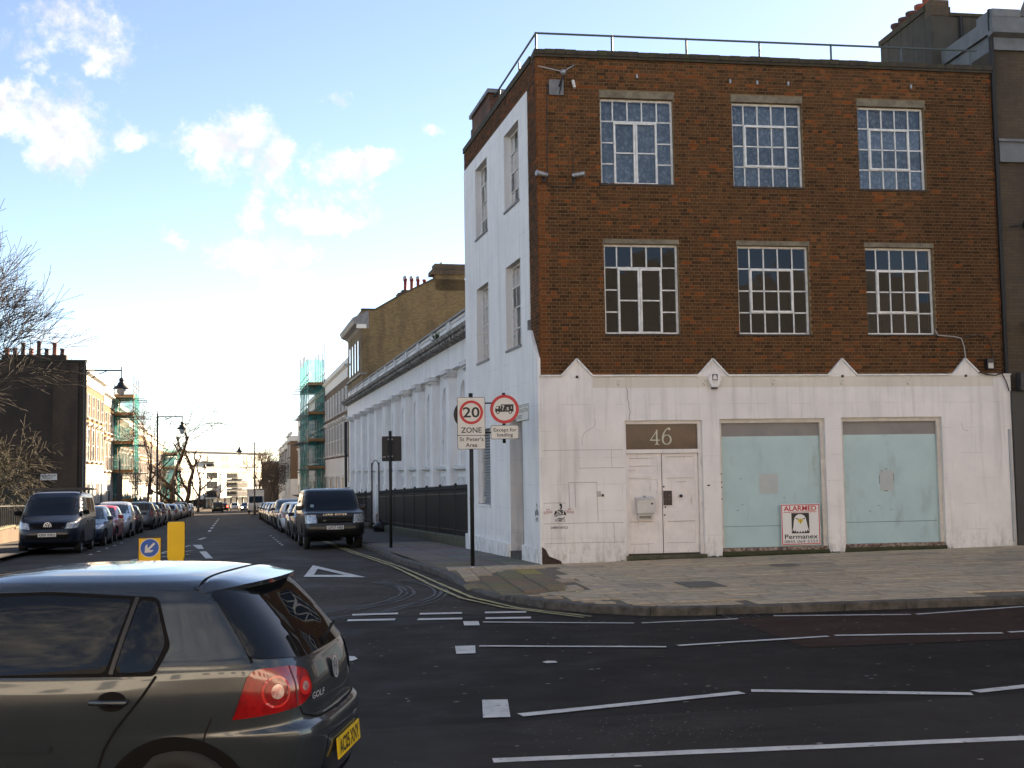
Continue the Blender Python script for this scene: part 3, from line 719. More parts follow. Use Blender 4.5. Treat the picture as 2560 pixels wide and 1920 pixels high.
# ---- front windows
mus = .028
def window(parent, M, w, h, cols, rows, kind, glass, name='window', curtain=None, frame_mat=None, depth=.05):
    """local x right, z up, front faces -y; panes are pieces of their own"""
    fm = frame_mat or white_frame
    f = MB(M); b = .045
    f.box(0, b, 0, depth, 0, h); f.box(w-b, w, 0, depth, 0, h); f.box(b, w-b, 0, depth, 0, b); f.box(b, w-b, 0, depth, h-b, h)
    wo = f.build(name, fm, parent); X = [0]+cols+[w]; Z = [0]+rows+[h]
    panes = []; thick = MB(M)
    class _Bar:
        def box(self, *q): MB(M).box(*q).build('glazing_bar', fm, wo)
    bar = _Bar()
    def rect(x0, x1, z0, z1): panes.append((x0, x1, z0, z1))
    if kind == 'casement':           # row of lights on top, side lights, a pair of tall casements in the middle
        for x in cols: bar.box(x-mus/2, x+mus/2, .008, depth-.01, rows[2], h-b)
        for z in rows: bar.box(b, cols[0], .008, depth-.01, z-mus/2, z+mus/2); bar.box(cols[3], w-b, .008, depth-.01, z-mus/2, z+mus/2)
        bar.box(cols[0], cols[3], .008, depth-.01, rows[2]-mus/2, rows[2]+mus/2)
        x0, x1 = cols[0], cols[3]; xm = (x0+x1)/2; zt = rows[2]-.02; t = .042
        for a, c in ((x0+.01, xm-.004), (xm+.004, x1-.01)):
            thick.box(a, a+t, -.018, depth, .02, zt); thick.box(c-t, c, -.018, depth, .02, zt); thick.box(a+t, c-t, -.018, depth, .02, .02+t); thick.box(a+t, c-t, -.018, depth, zt-t, zt)
            zm = zt*.515; thick.box(a+t, c-t, -.005, depth-.01, zm-.014, zm+.014); rect(a+t, c-t, .02+t, zm); rect(a+t, c-t, zm, zt-t)
        for k in range(5): rect(X[k], X[k+1], rows[2], h)
        for k in range(3): rect(0, cols[0], Z[k], Z[k+1]); rect(cols[3], w, Z[k], Z[k+1])
    elif kind == 'grid':
        for x in cols: bar.box(x-mus/2, x+mus/2, .008, depth-.01, b, h-b)
        for z in rows: bar.box(b, w-b, .008, depth-.012, z-mus/2, z+mus/2)
        if len(cols) == 4:
            x0, x1, z0, z1 = cols[0], cols[3], rows[0], rows[2]; t = .045
            thick.box(x0, x0+t, -.015, depth, z0, z1); thick.box(x1-t, x1, -.015, depth, z0, z1); thick.box(x0+t, x1-t, -.015, depth, z0, z0+t); thick.box(x0+t, x1-t, -.015, depth, z1-t, z1)
        for i in range(len(X)-1):
            for k in range(len(Z)-1): rect(X[i], X[i+1], Z[k], Z[k+1])
    if thick.v: thick.build('casement_frame', fm, wo)
    for (x0, x1, z0, z1) in panes:
        tlt = rnd.gauss(0, .006); t2 = rnd.gauss(0, .006)
        p = MB(M); ym = .025
        p.add([(x0,ym-tlt*.3,z0),(x1,ym-tlt*.3+t2*.3,z0),(x1,ym+tlt*.3+t2*.3,z1),(x0,ym+tlt*.3,z1)], [(0,1,2,3)]); p.build('pane', glass, wo)
    return wo
glass_up = glassmat('window_glass', see=.70, spec=.5)
glass_dk = glassmat('window_glass_dim', see=.62, spec=.24)  # weaker mirror and less clear than the upper panes
def lace(name):
    m, nt, N, L, P = nodes(name); P.inputs['Roughness'].default_value = .9
    out = [n for n in N if n.type == 'OUTPUT_MATERIAL'][0]
    tc = N.new('ShaderNodeTexCoord'); v = N.new('ShaderNodeTexVoronoi'); v.inputs['Scale'].default_value = 9; v.feature = 'DISTANCE_TO_EDGE'
    n = N.new('ShaderNodeTexNoise'); n.inputs['Scale'].default_value = 6.5; n.inputs['Detail'].default_value = 6; n.inputs['Roughness'].default_value = .7; L.new(tc.outputs['Object'], n.inputs['Vector'])
    mx = N.new('ShaderNodeMix'); mx.data_type = 'VECTOR'; mx.inputs[0].default_value = .12; L.new(tc.outputs['Object'], mx.inputs[4]); L.new(n.outputs['Color'], mx.inputs[5]); L.new(mx.outputs[1], v.inputs['Vector'])
    ad = N.new('ShaderNodeMath'); ad.operation = 'MULTIPLY_ADD'; L.new(v.outputs['Distance'], ad.inputs[0]); ad.inputs[1].default_value = .8; L.new(n.outputs['Fac'], ad.inputs[2])
    r = N.new('ShaderNodeMapRange'); L.new(ad.outputs[0], r.inputs[0]); r.inputs[1].default_value = .50; r.inputs[2].default_value = .80
    cr = N.new('ShaderNodeMix'); cr.data_type = 'RGBA'; L.new(r.outputs[0], cr.inputs[0]); cr.inputs[6].default_value = (.10,.12,.14,1); cr.inputs[7].default_value = (.26,.30,.34,1)
    L.new(cr.outputs[2], P.inputs['Base Color'])
    return m
lace_m = lace('patterned_net_curtain')
WP = [(0,'casement'),(1,'grid'),(2,'grid'),(3,'casement'),(4,'grid'),(5,'grid')]
for i, kd in WP:
    a, b, c, d = OPEN_F[i]; w, h = b-a, d-c
    M_ = Matrix.Translation((a, BY+DEP, c))
    cols = [w*.185, w*.385, w*.585, w*.79]; rows = [h*.25, h*.495, h*.745]
    wo = window(bld, M_, w, h, cols, rows, kd, glass_up if i < 3 else glass_dk)
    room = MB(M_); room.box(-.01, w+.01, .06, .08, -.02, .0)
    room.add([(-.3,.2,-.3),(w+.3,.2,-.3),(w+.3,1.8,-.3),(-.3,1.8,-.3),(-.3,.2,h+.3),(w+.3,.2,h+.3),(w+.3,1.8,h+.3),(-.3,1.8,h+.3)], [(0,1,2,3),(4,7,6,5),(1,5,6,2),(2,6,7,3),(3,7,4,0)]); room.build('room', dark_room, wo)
    if i < 3:
        cu = MB(M_); n = 60
        for k in range(n+1):
            x = w*k/n; y = .16+.012*math.sin(k*1.9)+.008*math.sin(k*.7+i)
            cu.v += [tuple(M_ @ Vector((x, y, .02))), tuple(M_ @ Vector((x, y, h-.05+.02*math.sin(k*.5))))]
        cu.f = [(2*k, 2*k+2, 2*k+3, 2*k+1) for k in range(n)]
        cu.build('net_curtain', lace_m, wo, True)
# inside of the building: floor slabs and back so no light leaks
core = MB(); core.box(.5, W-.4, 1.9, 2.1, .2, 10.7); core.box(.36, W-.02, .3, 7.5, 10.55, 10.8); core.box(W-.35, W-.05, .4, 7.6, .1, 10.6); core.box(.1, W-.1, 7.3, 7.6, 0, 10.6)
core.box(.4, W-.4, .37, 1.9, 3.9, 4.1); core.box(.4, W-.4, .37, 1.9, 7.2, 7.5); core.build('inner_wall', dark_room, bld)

# ---- white ground floor front
DOOR = (1.80,3.50,.16,3.01); SH1 = (3.89,6.27,.17,3.03); SH2 = (6.65,8.99,.19,3.04)
gf = MB(); wall_with_holes(gf, .0, W+.12, -.1, ZT-.02, [DOOR, SH1, SH2], 0.0, .34)
gfo = gf.build('rendered_wall', st_front, bld)
for a, p, b in PEDS:
    MB().prism([(a+.01, ZT-.02), (b-.01, ZT-.02), (p, ZT+.335)], (0,.003,0), (1,0,0), (0,0,1), (0,.2,0)).build('pediment', st_front, bld)
    cpb = MB()
    for q0, q1 in (((a, ZT), (p, ZT+.36)), ((p, ZT+.36), (b, ZT))):
        dx, dz = q1[0]-q0[0], q1[1]-q0[1]; l = math.hypot(dx, dz); nx, nz_ = -dz/l, dx/l
        cpb.prism([(q0[0]+nx*.012, q0[1]+nz_*.012), (q1[0]+nx*.012, q1[1]+nz_*.012), (q1[0]-nx*.022, q1[1]-nz_*.022), (q0[0]-nx*.022, q0[1]-nz_*.022)], (0,-.035,0), (1,0,0), (0,0,1), (0,.2,0))
    cpb.build('pediment_coping', white_frame, bld)
    if p != 3.78:
        o = MB().prism([(.032*math.cos(t), .032*math.sin(t)) for t in lin(0, 2*PI, 14)[:-1]], (p,-.012,ZT-.03), (1,0,0), (0,0,1), (0,.02,0)).build('fixing_hole', dark_metal, bld)
xs_ = [(-.01,.45),(1.13,3.44),(4.12,6.385),(7.055,9.29),(9.98,W+.12)]
for a, b in xs_: MB().box(a, b, -.037, .2, ZT-.018, ZT+.016).build('fascia_coping', white_frame, bld)
MB().box(1.13, W-.3, -.004, .1, 3.715, ZT-.022).build('fascia_band', st_band, bld)
for x in (1.69, 3.57, 5.12, 6.69, 8.24):
    MB().box(x-.035, x+.035, -.018, .0, 3.74, 3.90).build('sign_bracket', st_band, bld)
    b_ = MB()
    for dx, dz in ((-.015,3.79),(.012,3.85),(.0,3.765)): b_.box(x+dx-.008, x+dx+.008, -.024, -.017, dz-.008, dz+.008)
    b_.build('bolt', dark_metal, bld)
# hairline cracks in the render
crack = mk('crack', (.10,.09,.08), .95)
def scribble(pts, w, name, mat, y=-.0025, parent=bld):
    mbq = MB()
    for (x0, z0), (x1, z1) in zip(pts, pts[1:]):
        dx, dz = x1-x0, z1-z0; l = math.hypot(dx, dz) or 1; nx, nz_ = -dz/l*w/2, dx/l*w/2
        mbq.add([(x0-nx, y, z0-nz_), (x1-nx, y, z1-nz_), (x1+nx, y, z1+nz_), (x0+nx, y, z0+nz_)], [(0,1,2,3)])
    return mbq.build(name, mat, parent)
scribble([(1.86,3.72),(1.885,3.6),(1.87,3.5),(1.905,3.38),(1.90,3.28),(1.93,3.2),(1.90,3.08),(1.92,3.02)], .010, 'crack', crack)
scribble([(1.15,3.05),(1.17,2.96),(1.13,2.88),(1.02,2.82),(.93,2.77),(.88,2.66),(.87,2.5)], .005, 'crack', crack)
scribble([(9.45,2.9),(9.5,2.75),(9.62,2.72)], .005, 'crack', crack)
for z, a, b in ((2.40,.03,1.75),(2.02,.8,1.78),(1.3,.03,.5),(.87,.03,1.75),(.46,.03,1.75)): scribble([(a, z), ((a+b)/2, z+.004), (b, z-.002)], .006, 'render_joint', crack)
scribble([(.57,1.72),(1.17,1.72)], .008, 'render_joint', crack); scribble([(.57,1.72),(.58,1.2)], .006, 'render_joint', crack); scribble([(.70,1.70),(.71,1.2)], .006, 'render_joint', crack); scribble([(1.17,1.72),(1.185,.9)], .006, 'render_joint', crack)
scribble([(1.52,.86),(1.53,.47)], .006, 'render_joint', crack); scribble([(1.5,2.4),(1.505,2.03)], .005, 'render_joint', crack)
# small meter-box latch left of the door
o = MB().box(1.17,1.25,-.02,0,1.42,1.53).build('latch', galv, bld); MB().box(1.27,1.32,-.015,0,1.42,1.47).build('latch', dark_metal, bld)
MB().box(3.58,3.64,-.012,0,1.60,1.63).build('latch', dark_metal, bld)
# broken corner: exposed brick at the foot
brk = mk('exposed_brick', (.035,.022,.017), .95, (.07,.04,.03), 9, bump=.6)
ch = MB(); ch.prism([(-.02,-.05),(.45,-.05),(.37,.10),(.25,.15),(.13,.20),(.06,.34),(-.02,.40)], (0,-.004,0), (1,0,0), (0,0,1), (0,.01,0)); ch.build('broken_render', brk, bld)
# ---- door, transom with the number
door_white = mk('door_paint', (.74,.70,.685), .5, (.65,.62,.61), 4, stain=(.30,.27,.25), sscale=(3,3,.6), srange=(.58,.75))
dfr = MB(); x0, x1, z0, z1 = DOOR
dfr.box(x0, x0+.045, .08, .2, z0, z1); dfr.box(x1-.075, x1, .08, .2, z0, z1); dfr.box(x0+.045, x1-.075, .08, .2, z1-.07, z1); dfr.box(x0+.045, x1-.075, .07, .2, 2.315, 2.40)
frm = dfr.build('door_frame', door_white, bld)
rv = MB(); rv.box(x0, x1, .2, .33, z0, z1); rv.build('door_backing', dark_room, bld)
MB().box(x0-.02, x1+.04, -.03, .2, .02, .165).build('door_step', mk('door_step', (.10,.09,.06), .9, (.05,.055,.03), 6), bld)
brown_glass = mk('brown_wired_glass', (.10,.055,.030), .4, (.07,.040,.024), 5, 4, coat=.12)
tr = MB().box(x0+.05, x1-.08, .13, .14, 2.405, 2.935).build('transom_pane', brown_glass, bld)
wire = MB()
for k in range(22): x = x0+.08+k*.072; wire.box(x, x+.003, .1275, .1285, 2.41, 2.93)
for k in range(8): z = 2.44+k*.07; wire.box(x0+.06, x1-.09, .1265, .1275, z, z+.003)
wire.build('glass_wire', mk('glass_wire', (.06,.035,.02), .5), tr)
num_m = mk('number_paint', (.50,.50,.40), .6)
def ribbon(pts, ws, name, mat, parent, y):
    mbq = MB(); n = len(pts); E_ = []
    for i, (x, z) in enumerate(pts):
        a = pts[max(0, i-1)]; b = pts[min(n-1, i+1)]; dx, dz = b[0]-a[0], b[1]-a[1]; l = math.hypot(dx, dz) or 1
        E_.append(((x+dz/l*ws[i]/2, y, z-dx/l*ws[i]/2), (x-dz/l*ws[i]/2, y, z+dx/l*ws[i]/2)))
    for i in range(n-1): mbq.add([E_[i][0], E_[i+1][0], E_[i+1][1], E_[i][1]], [(0,1,2,3)])
    return mbq.build(name, mat, parent)
NX, NZ = 2.38, 2.50; yn = .124
ribbon([(NX+.16,NZ+.30),(NX+.01,NZ+.095)], [.016,.016], 'house_number', num_m, tr, yn)
four = MB(); four.box(NX, NX+.215, yn, yn+.001, NZ+.085, NZ+.107); four.box(NX+.135, NX+.168, yn-.001, yn, NZ+.015, NZ+.315); four.prism([(NX+.09,NZ),(NX+.215,NZ),(NX+.168,NZ+.022),(NX+.135,NZ+.022)], (0,yn-.0005,0), (1,0,0), (0,0,1), (0,.001,0)); four.build('house_number', num_m, tr)
cx6, cz6 = NX+.37, NZ+.105
ribbon([(cx6+.09*math.cos(t), cz6+.10*math.sin(t)) for t in lin(0, 2*PI, 28)], [.013+.024*abs(math.cos(t)) for t in lin(0, 2*PI, 28)], 'house_number', num_m, tr, yn)
ribbon([(cx6-.092+.0*t, 0) if False else (cx6-.092+.16*(t**1.6), cz6+.02+.235*math.sin(t*1.45)) for t in lin(0, 1, 16)], [.036-.02*t for t in lin(0, 1, 16)], 'house_number', num_m, tr, yn-.0006)
MB().prism([(.024*math.cos(t), .024*math.sin(t)) for t in lin(0, 2*PI, 12)[:-1]], (cx6+.062, yn-.001, cz6+.225), (1,0,0), (0,0,1), (0,.001,0)).build('house_number', num_m, tr)
for lx0, lx1, rgt in ((x0+.05, 2.615, 0), (2.625, x1-.08, 1)):
    lf = MB(); lf.box(lx0, lx1, .13, .17, z0+.03, 2.31); leaf = bevel(lf.build('door_leaf', door_white, bld), .004)
    st = MB(); t = .085; Y0 = .118
    zs_ = [.19, .46, .86, 1.16, 1.79, 2.29] 
    st.box(lx0, lx0+t, Y0, .13, .2, 2.305); st.box(lx1-t, lx1, Y0, .13, .2, 2.305)
    rails = [(.2,.40),(.86,1.10),(1.78,1.88),(2.24,2.305)] if rgt else [(.2,.40),(.87,1.12),(1.76,1.86),(2.05,2.075),(2.2,2.305)]
    for a, b in rails: st.box(lx0+t, lx1-t, Y0+.001, .13, a, b)
    bevel(st.build('door_panel_frame', door_white, leaf), .004)
gap = MB(); gap.box(2.612, 2.628, .117, .131, .19, 2.31); gap.box(x0+.05, x1-.08, .119, .131, .172, .195); gap.build('door_gap', dark_metal, bld)
for a, b, z, w_ in ((1.90,2.38,2.215,.006),(1.90,2.36,2.045,.005),(1.90,2.37,1.79,.006),(1.9,2.05,1.95,.005),(1.90,2.4,.865,.008),(2.72,3.3,2.235,.006),(2.72,3.3,1.78,.005),(2.72,3.33,.865,.008),(2.7,3.32,.41,.006),(1.9,2.4,.40,.006),(2.95,3.15,1.70,.006)):
    scribble([(a, z), ((a+b)/2, z+rnd.uniform(-.004,.004)), (b, z)], w_, 'paint_crack', mk('paint_crack', (.16,.13,.11), .9), .1165)
for x, z in ((2.655,1.60),(2.68,1.17),(2.66,1.0)): MB().lathe([(0,.0),(.018,0),(.018,.012),(0,.014)]).build('lock', dark_metal, bld).matrix_local = Matrix.Translation((x, .118, z)) @ Matrix.Rotation(PI/2, 4, 'X')
MB().lathe([(0,.0),(.03,0),(.022,.03),(.035,.05),(.03,.07),(0,.075)], n=14).build('door_knob', dark_metal, bld, True).matrix_local = Matrix.Translation((3.02, .118, 1.40)) @ Matrix.Rotation(PI/2, 4, 'X')
MB().lathe([(0,.0),(.035,0),(.03,.04),(.02,.06),(0,.062)], n=14).build('door_lamp', galv, bld, True).matrix_local = Matrix.Translation((2.225, .118, 1.385)) @ Matrix.Rotation(PI/2, 4, 'X')
lp = MB().box(2.64, 2.83, .108, .117, 1.205, 1.515).build('lock_plate', mk('brown_plate', (.045,.033,.028), .6), bld)
for dx, dz in ((.03,.12),(.13,.13),(.13,.2)): MB().box(2.64+dx, 2.64+dx+.012, .1065, .108, 1.205+dz, 1.205+dz+.012).build('rivet', galv, lp)
# steel mail box on the door
mbx = thing('mail_box', 'white steel letter box fixed to the left leaf of the door', 'mail box', (KX+2.225, KY+.06, 1.04))
mail_m = mk('mail_box_paint', (.55,.54,.52), .4, (.48,.47,.45), 9)
bevel(MB().box(-.19,.19,-.07,.055,0,.32).build('box', mail_m, mbx), .012)
bevel(MB().prism([(-.09,.30),(.06,.36),(.06,.30)], (-.20,0,0), (0,1,0), (0,0,1), (.40,0,0)).build('lid', mail_m, mbx), .006)
MB().box(-.165,.15,-.03,.055,-.12,-.005).build('newspaper_holder', mail_m, mbx); MB().box(-.14,.12,-.034,-.03,-.10,-.045).build('holder_slot', mk('slot_shadow', (.20,.18,.14), .8), mbx)
MB().prism([(.022*math.cos(t), .022*math.sin(t)) for t in lin(0, 2*PI, 14)[:-1]], (.13,-.078,.21), (1,0,0), (0,0,1), (0,.008,0)).build('lock', dark_metal, mbx)
# ---- blanked shop windows
teal = mk('pale_teal_board', (.37,.53,.55), .45, (.33,.48,.51), 1.4, 5, coat=.15, stain=(.25,.33,.34), sscale=(1,1,.3), srange=(.55,.75))
grey_board = mk('grey_board', (.235,.225,.215), .6, (.20,.19,.185), 2)
paper = mk('paper_notice', (.42,.45,.45), .7, (.37,.42,.42), 6)
cream_fr = mk('shop_frame_paint', (.62,.58,.52), .5, (.50,.47,.43), 5, stain=(.30,.26,.22), srange=(.6,.75))
rot = mk('rotten_sill', (.30,.24,.20), .9, (.10,.055,.045), 14, 5, contrast=(.42,.58))
for (a, b, c, d), split, notes in ((SH1, .72, [(4.79,5.21,1.41,1.84)]), (SH2, .755, [(7.56,7.87,1.43,1.87)])):
    fr = MB(); fr.box(a, a+.06, .07, .2, c+.1, d); fr.box(b-.09, b, .07, .2, c+.1, d); fr.box(a+.06, b-.09, .07, .2, d-.085, d); fr.build('shop_window_frame', cream_fr, bld)
    MB().box(a+.06, b-.09, .135, .15, d-.375, d-.085).build('blind_panel', grey_board, bld)
    MB().box(a+.06, b-.09, .13, .15, split+.004, d-.375).build('board_panel', teal, bld)
    MB().box(a+.06, b-.09, .128, .15, c+.1, split-.004).build('board_panel', teal, bld)
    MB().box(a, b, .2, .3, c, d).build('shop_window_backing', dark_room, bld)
    bevel(MB().box(a-.01, b-.02, .02, .2, c+.02, c+.1).build('timber_sill', rot, bld), .01)
    MB().box(a, b, .05, .2, c-.1, c+.02).build('stall_riser', brk, bld); MB().box(a-.01, b+.01, -.012, .03, -.05, c+.03).build('mossy_skirting', mk('mossy_skirting', (.06,.055,.03), .95, (.035,.045,.018), 7, bump=.5), bld)
    for (p, q, r, s) in notes:
        MB().box(p, q, .1265, .1285, r, s).build('paper_notice', paper, bld)
        if p > 7:
            for (x, z, w_, h_) in ((p-.02, r+.15, .012, .2),(q+.0, r+.2, .012, .18),(p+.1, s+.03, .08, .012),(p+.08, r-.01, .1, .014)): MB().box(x, x+w_, .1255, .1275, z, z+h_).build('tape_scrap', rot, bld)
    for k in range(4):
        x = rnd.uniform(a+.3, b-.4); z = rnd.uniform(.9, 2.2); scribble([(x, z), (x+.03, z-.012), (x+.05, z)], .008, 'board_mark', dark_metal, .126)
for z in (1.66, 1.84, 1.55, 1.3): MB().box(SH1[0]+.015, SH1[0]+.045, .066, .07, z, z+.03).build('latch', dark_metal, bld)
# corner strip and cable conduit at the right end
MB().box(W+.0, W+.05, -.03, 0, .25, 2.75).build('corner_strip', mk('grey_strip', (.34,.36,.38), .5), bld)

# ---- side of the building (street side): white render with deep windows, brick above
sg = MB(SIDE)
SW_ = [(1.55,3.0,8.12,9.96),(4.9,6.35,8.12,10.0),(1.56,3.0,4.81,6.78),(4.9,6.36,4.82,6.78),(4.94,6.44,1.15,3.07),(1.6,2.83,-.3,3.16)]
def side_wall(mbx, u0, u1, z0, z1, holes, x0, x1):
    tmp = MB(); wall_with_holes(tmp, u0, u1, z0, z1, holes, 0, 1)
    for p in tmp.v: mbx.v.append(tuple(SIDE @ Vector((x0+(x1-x0)*p[1], p[0], p[2]))))
    mbx.f += tmp.f
sgm = MB(); side_wall(sgm, .76, 7.88, -.6, 10.35, SW_, 0.0, .42); sgm.build('side_rendered_wall', st_side, bld)
but = MB(SIDE); but.prism([(.012,-.35),(.78,-.35),(.78,5.05),(.60,5.0),(.012,4.33)], (-.05,0,0), (0,1,0), (0,0,1), (.064,0,0)); but.build('corner_buttress', st_side, bld)
MB(SIDE).box(-.055,.1,.72,.80,5.03,5.25).build('lead_box', lead_grey, bld)
pl = MB(SIDE); pl.box(-.07, .2, .30, 1.55, -.4, .36); pl.box(-.07,.2, 2.9, 7.9, -.5, .30); bevel(pl.build('plinth', st_side, bld), .01)
for i, (a, b, c, d) in enumerate(SW_):
    M_ = SIDE @ Matrix.Translation((.16, b, c)) @ Matrix.Rotation(-PI/2, 4, 'Z')
    w, h = b-a, d-c
    if i < 4:
        wo = window(bld, M_, w, h, [w*.25, w*.5, w*.75], [h*.25, h*.5, h*.75], 'grid', glass_dk)
        rm = MB(SIDE); rm.add([(.40,a-.1,c-.1),(.40,b+.1,c-.1),(.40,b+.1,d+.1),(.40,a-.1,d+.1)], [(0,1,2,3)]); rm.build('room', dark_room, wo)
        MB(SIDE).box(-.03, .17, a-.02, b+.02, c-.05, c).build('sill', lead_grey, bld)
    elif i == 4:      # louvred shutter
        sh = MB(SIDE).box(.2, .24, a, b, c, d).build('shutter', lead_grey, bld); n = 26
        for k in range(n):
            z = c+(d-c)*k/n; sl = MB(SIDE); sl.add([(.12,a+.03,z),(.12,b-.03,z),(.2,b-.03,z+.06),(.2,a+.03,z+.06)], [(0,1,2,3)]); sl.build('slat', mk('shutter_slat', (.40,.41,.42), .5), sh)
        bx = MB(SIDE); bx.box(.08,.2,a,a+.04,c,d); bx.box(.08,.2,b-.04,b,c,d); bx.build('shutter_frame', st_side, sh); MB(SIDE).box(-.04,.3,a-.03,b+.03,c-.06,c).build('sill', st_side, bld)
    else:             # recessed side doorway
        dd = MB(SIDE); dd.box(.30,.34,a,b,-.3,d); dd.build('side_door', mk('grimy_grey', (.20,.21,.21), .7, (.09,.09,.085), 3), bld)
        MB(SIDE).box(-.02,.3,a,b,-.3,.14).build('side_step', granite, bld)
# low parapet block / lift housing on the roof by the side
cbk = brickmat('chimney_brick_red', (.14,.05,.025), (.09,.035,.02), (.12,.10,.08), (.03,.02,.015))
rf = MB(SIDE); rf.box(.01, 1.3, 4.5, 6.7, 11.03, 11.52); rs = rf.build('roof_stack', cbk, bld)
MB(SIDE).box(-.06, 1.4, 4.42, 6.78, 11.52, 11.62).build('stack_cap', lead_grey, rs)
roof = MB(); roof.box(.3, W-.1, .3, 7.4, 10.5, 10.6); roof.build('roof', mk('roof_felt', (.05,.05,.05), .9), bld)
vt = MB().lathe([(.09,0),(.09,.28),(.16,.28),(.16,.34),(.12,.38),(.12,.46),(0,.46)], (7.75,2.4,10.75)).build('roof_vent', mk('vent_buff', (.30,.26,.20), .8), bld, True)
# ---- roof railing (a thing of its own)
rl = thing('roof_railing', 'thin grey pipe railing along the parapet of the brick corner building', 'railing', (KX+.06, KY+.18, 11.0))
rail_m = mk('railing_paint', (.05,.07,.075), .5)
hand = MB(); hand.tube((0,0,.45),(W-.3,0,.45),.024,.024,8); hand.tube((0,0,.45),(SIDE @ Vector((.1,7.4,.45))),.024,.024,8); hand.build('handrail', rail_m, rl)
for k in range(7):
    x = k*1.685; MB().tube((x,0,-.15),(x,0,.47),.024,.024,8).build('post', rail_m, rl)
for u in (1.9, 3.9, 5.9, 7.4):
    p = SIDE @ Vector((.1,u,0)); MB().tube((p.x,p.y,-.15),(p.x,p.y,.47),.022,.022,8).build('post', rail_m, rl)
# ---- things fixed to the walls
def cable(name, label, pts, r, mat): tag(MB().path([Vector(p)+Vector((KX, KY, 0)) for p in pts], r, 5).build(name, mat), label, 'cable')
cab_d = mk('dark_cable', (.03,.025,.022), .6); cab_l = mk('grey_cable', (.34,.33,.31), .6)
cable('cable', 'thin dark cable down the brick by the camera at the top corner', [(.26,.02,10.3),(.25,.02,9.2),(.24,.02,8.4),(.25,.02,8.05),(.5,.02,8.02),(.78,.02,8.04),(.8,.02,8.25)], .011, cab_d)
cable('cable', 'short vertical cable on the brick above the right floodlight', [(.8,.02,9.25),(.8,.02,8.3)], .008, cab_d)
cable('cable', 'pale cable running down the brick to the right-hand pediment', [(8.93,.015,4.98),(9.0,.0,4.85),(9.4,0,4.82),(9.55,.0,4.78),(9.6,-.01,4.6),(9.61,-.03,4.34)], .013, cab_l)
cable('cable', 'dark looped cable at the right end of the brick wall', [(9.55,.01,4.8),(9.95,.01,4.86),(10.2,.01,4.8),(10.28,.01,4.55),(10.29,.01,4.05)], .011, cab_d)
cable('cable', 'tangle of black cable lying on the right end of the white fascia', [(9.9,-.05,4.02),(10.1,-.06,3.97),(10.3,-.06,3.955),(10.45,-.05,4.0),(10.55,-.05,3.8),(10.62,-.03,3.6)], .014, cab_d)
def camera_unit(name, label, x, z, right):
    t = thing(name, label, 'lamp', (KX+x, KY, z)); s = 1 if right else -1
    MB().box(-.03,.03,.0,.05,-.1,.1).build('bracket', dark_metal, t); MB().tube((0,.02,0),(s*.06,-.12,.03),.014,.014,8).build('arm', dark_metal, t)
    smooth(MB().tube((s*-.04,-.1,.03),(s*.2,-.2,.05),.05,.062,14).build('housing', galv, t))
camera_unit('wall_spotlight', 'small floodlight at the corner edge of the brick, left of a pair', .16, 8.22, False)
camera_unit('wall_spotlight', 'small floodlight on the brick, right of a pair', .80, 8.22, True)
cc = thing('security_camera', 'dome camera on crossed arms over a square plate at the top corner of the brick', 'camera', (KX+.47, KY, 10.2))
bevel(MB().box(-.17,.15,-.01,.03,-.17,.17).build('plate', lead_grey, cc), .006)
MB().tube((.05,0,.02),(.10,-.2,.18),.02,.02,8).build('arm', dark_metal, cc)
dm = MB().lathe([(0,-.065),(.05,-.05),(.068,0),(.05,.05),(0,.065)], (.10,-.22,.26), 14).build('dome', galv, cc, True)
for a, b in (((.1,-.2,.28),(-.42,-.1,.42)), ((.1,-.2,.28),(.36,-.12,.46)), ((.1,-.2,.22),(.05,-.18,-.13)), ((.1,-.2,.2),(.02,-.16,-.2))): MB().tube(a, b, .012, .012, 6).build('rod', galv if a[2] > .25 else dark_metal, cc)
sp_ = thing('wall_spotlight', 'small white lamp beside the camera at the top corner of the brick', 'lamp', (KX+.82, KY, 10.25)); MB().tube((0,-.02,.1),(.02,-.1,-.08),.035,.03,10).build('housing', sign_white, sp_); MB().box(-.02,.02,-.03,.05,.02,.08).build('bracket', dark_metal, sp_)
fl = thing('wall_spotlight', 'black floodlight on the brick right of the last pediment', 'lamp', (KX+10.13, KY, 4.2)); bevel(MB().box(-.08,.08,-.16,-.04,-.12,.12).build('housing', dark_metal, fl), .01); MB().box(-.02,.02,-.05,.05,-.03,.03).build('bracket', dark_metal, fl); MB().box(-.06,.06,-.163,-.16,-.1,.02).build('lens', galv, fl)
for x, z in ((2.25,10.52),(4.36,10.48),(4.98,10.47),(5.7,10.47),(8.6,10.5)):
    MB().box(x-.02, x+.02, BY-.04, BY, z-.05, z+.04).build('wall_hook', galv, bld)
# ================================================================ buildings along the side street
white_hall = stucco('hall_white_paint', (.80,.80,.80), (.73,.73,.73), (.56,.56,.56), (.22,.21,.19), False)
hall_trim = mk('hall_trim', (.68,.68,.68), .8, (.52,.52,.52), 3, stain=(.16,.15,.13), sscale=(1,1,.5), srange=(.56,.72))
grime_stone = mk('grimy_cornice', (.36,.35,.33), .9, (.12,.115,.105), 4, 6, contrast=(.38,.6), bump=.4)
hall = street_thing('assembly_hall', 'long low white painted hall with pilasters, blind arches and a panelled parapet', 'hall', 8.0, 1.5, 0)
HL = 49.0; U0 = 8.0
PU = [14.92-U0-3.65] + [14.92-U0+3.63*k for k in range(0, 12)]          # pilaster centres along the hall
bays = list(zip(PU, PU[1:]))
hb = MB(); hb.box(.42, 9.0, 0, HL, -2.2, 7.0); hb.build('wall', white_hall, hall)
up = MB(); up.box(.0, .43, 0, HL, 5.72, 6.6); up.build('entablature', white_hall, hall)
co = MB()
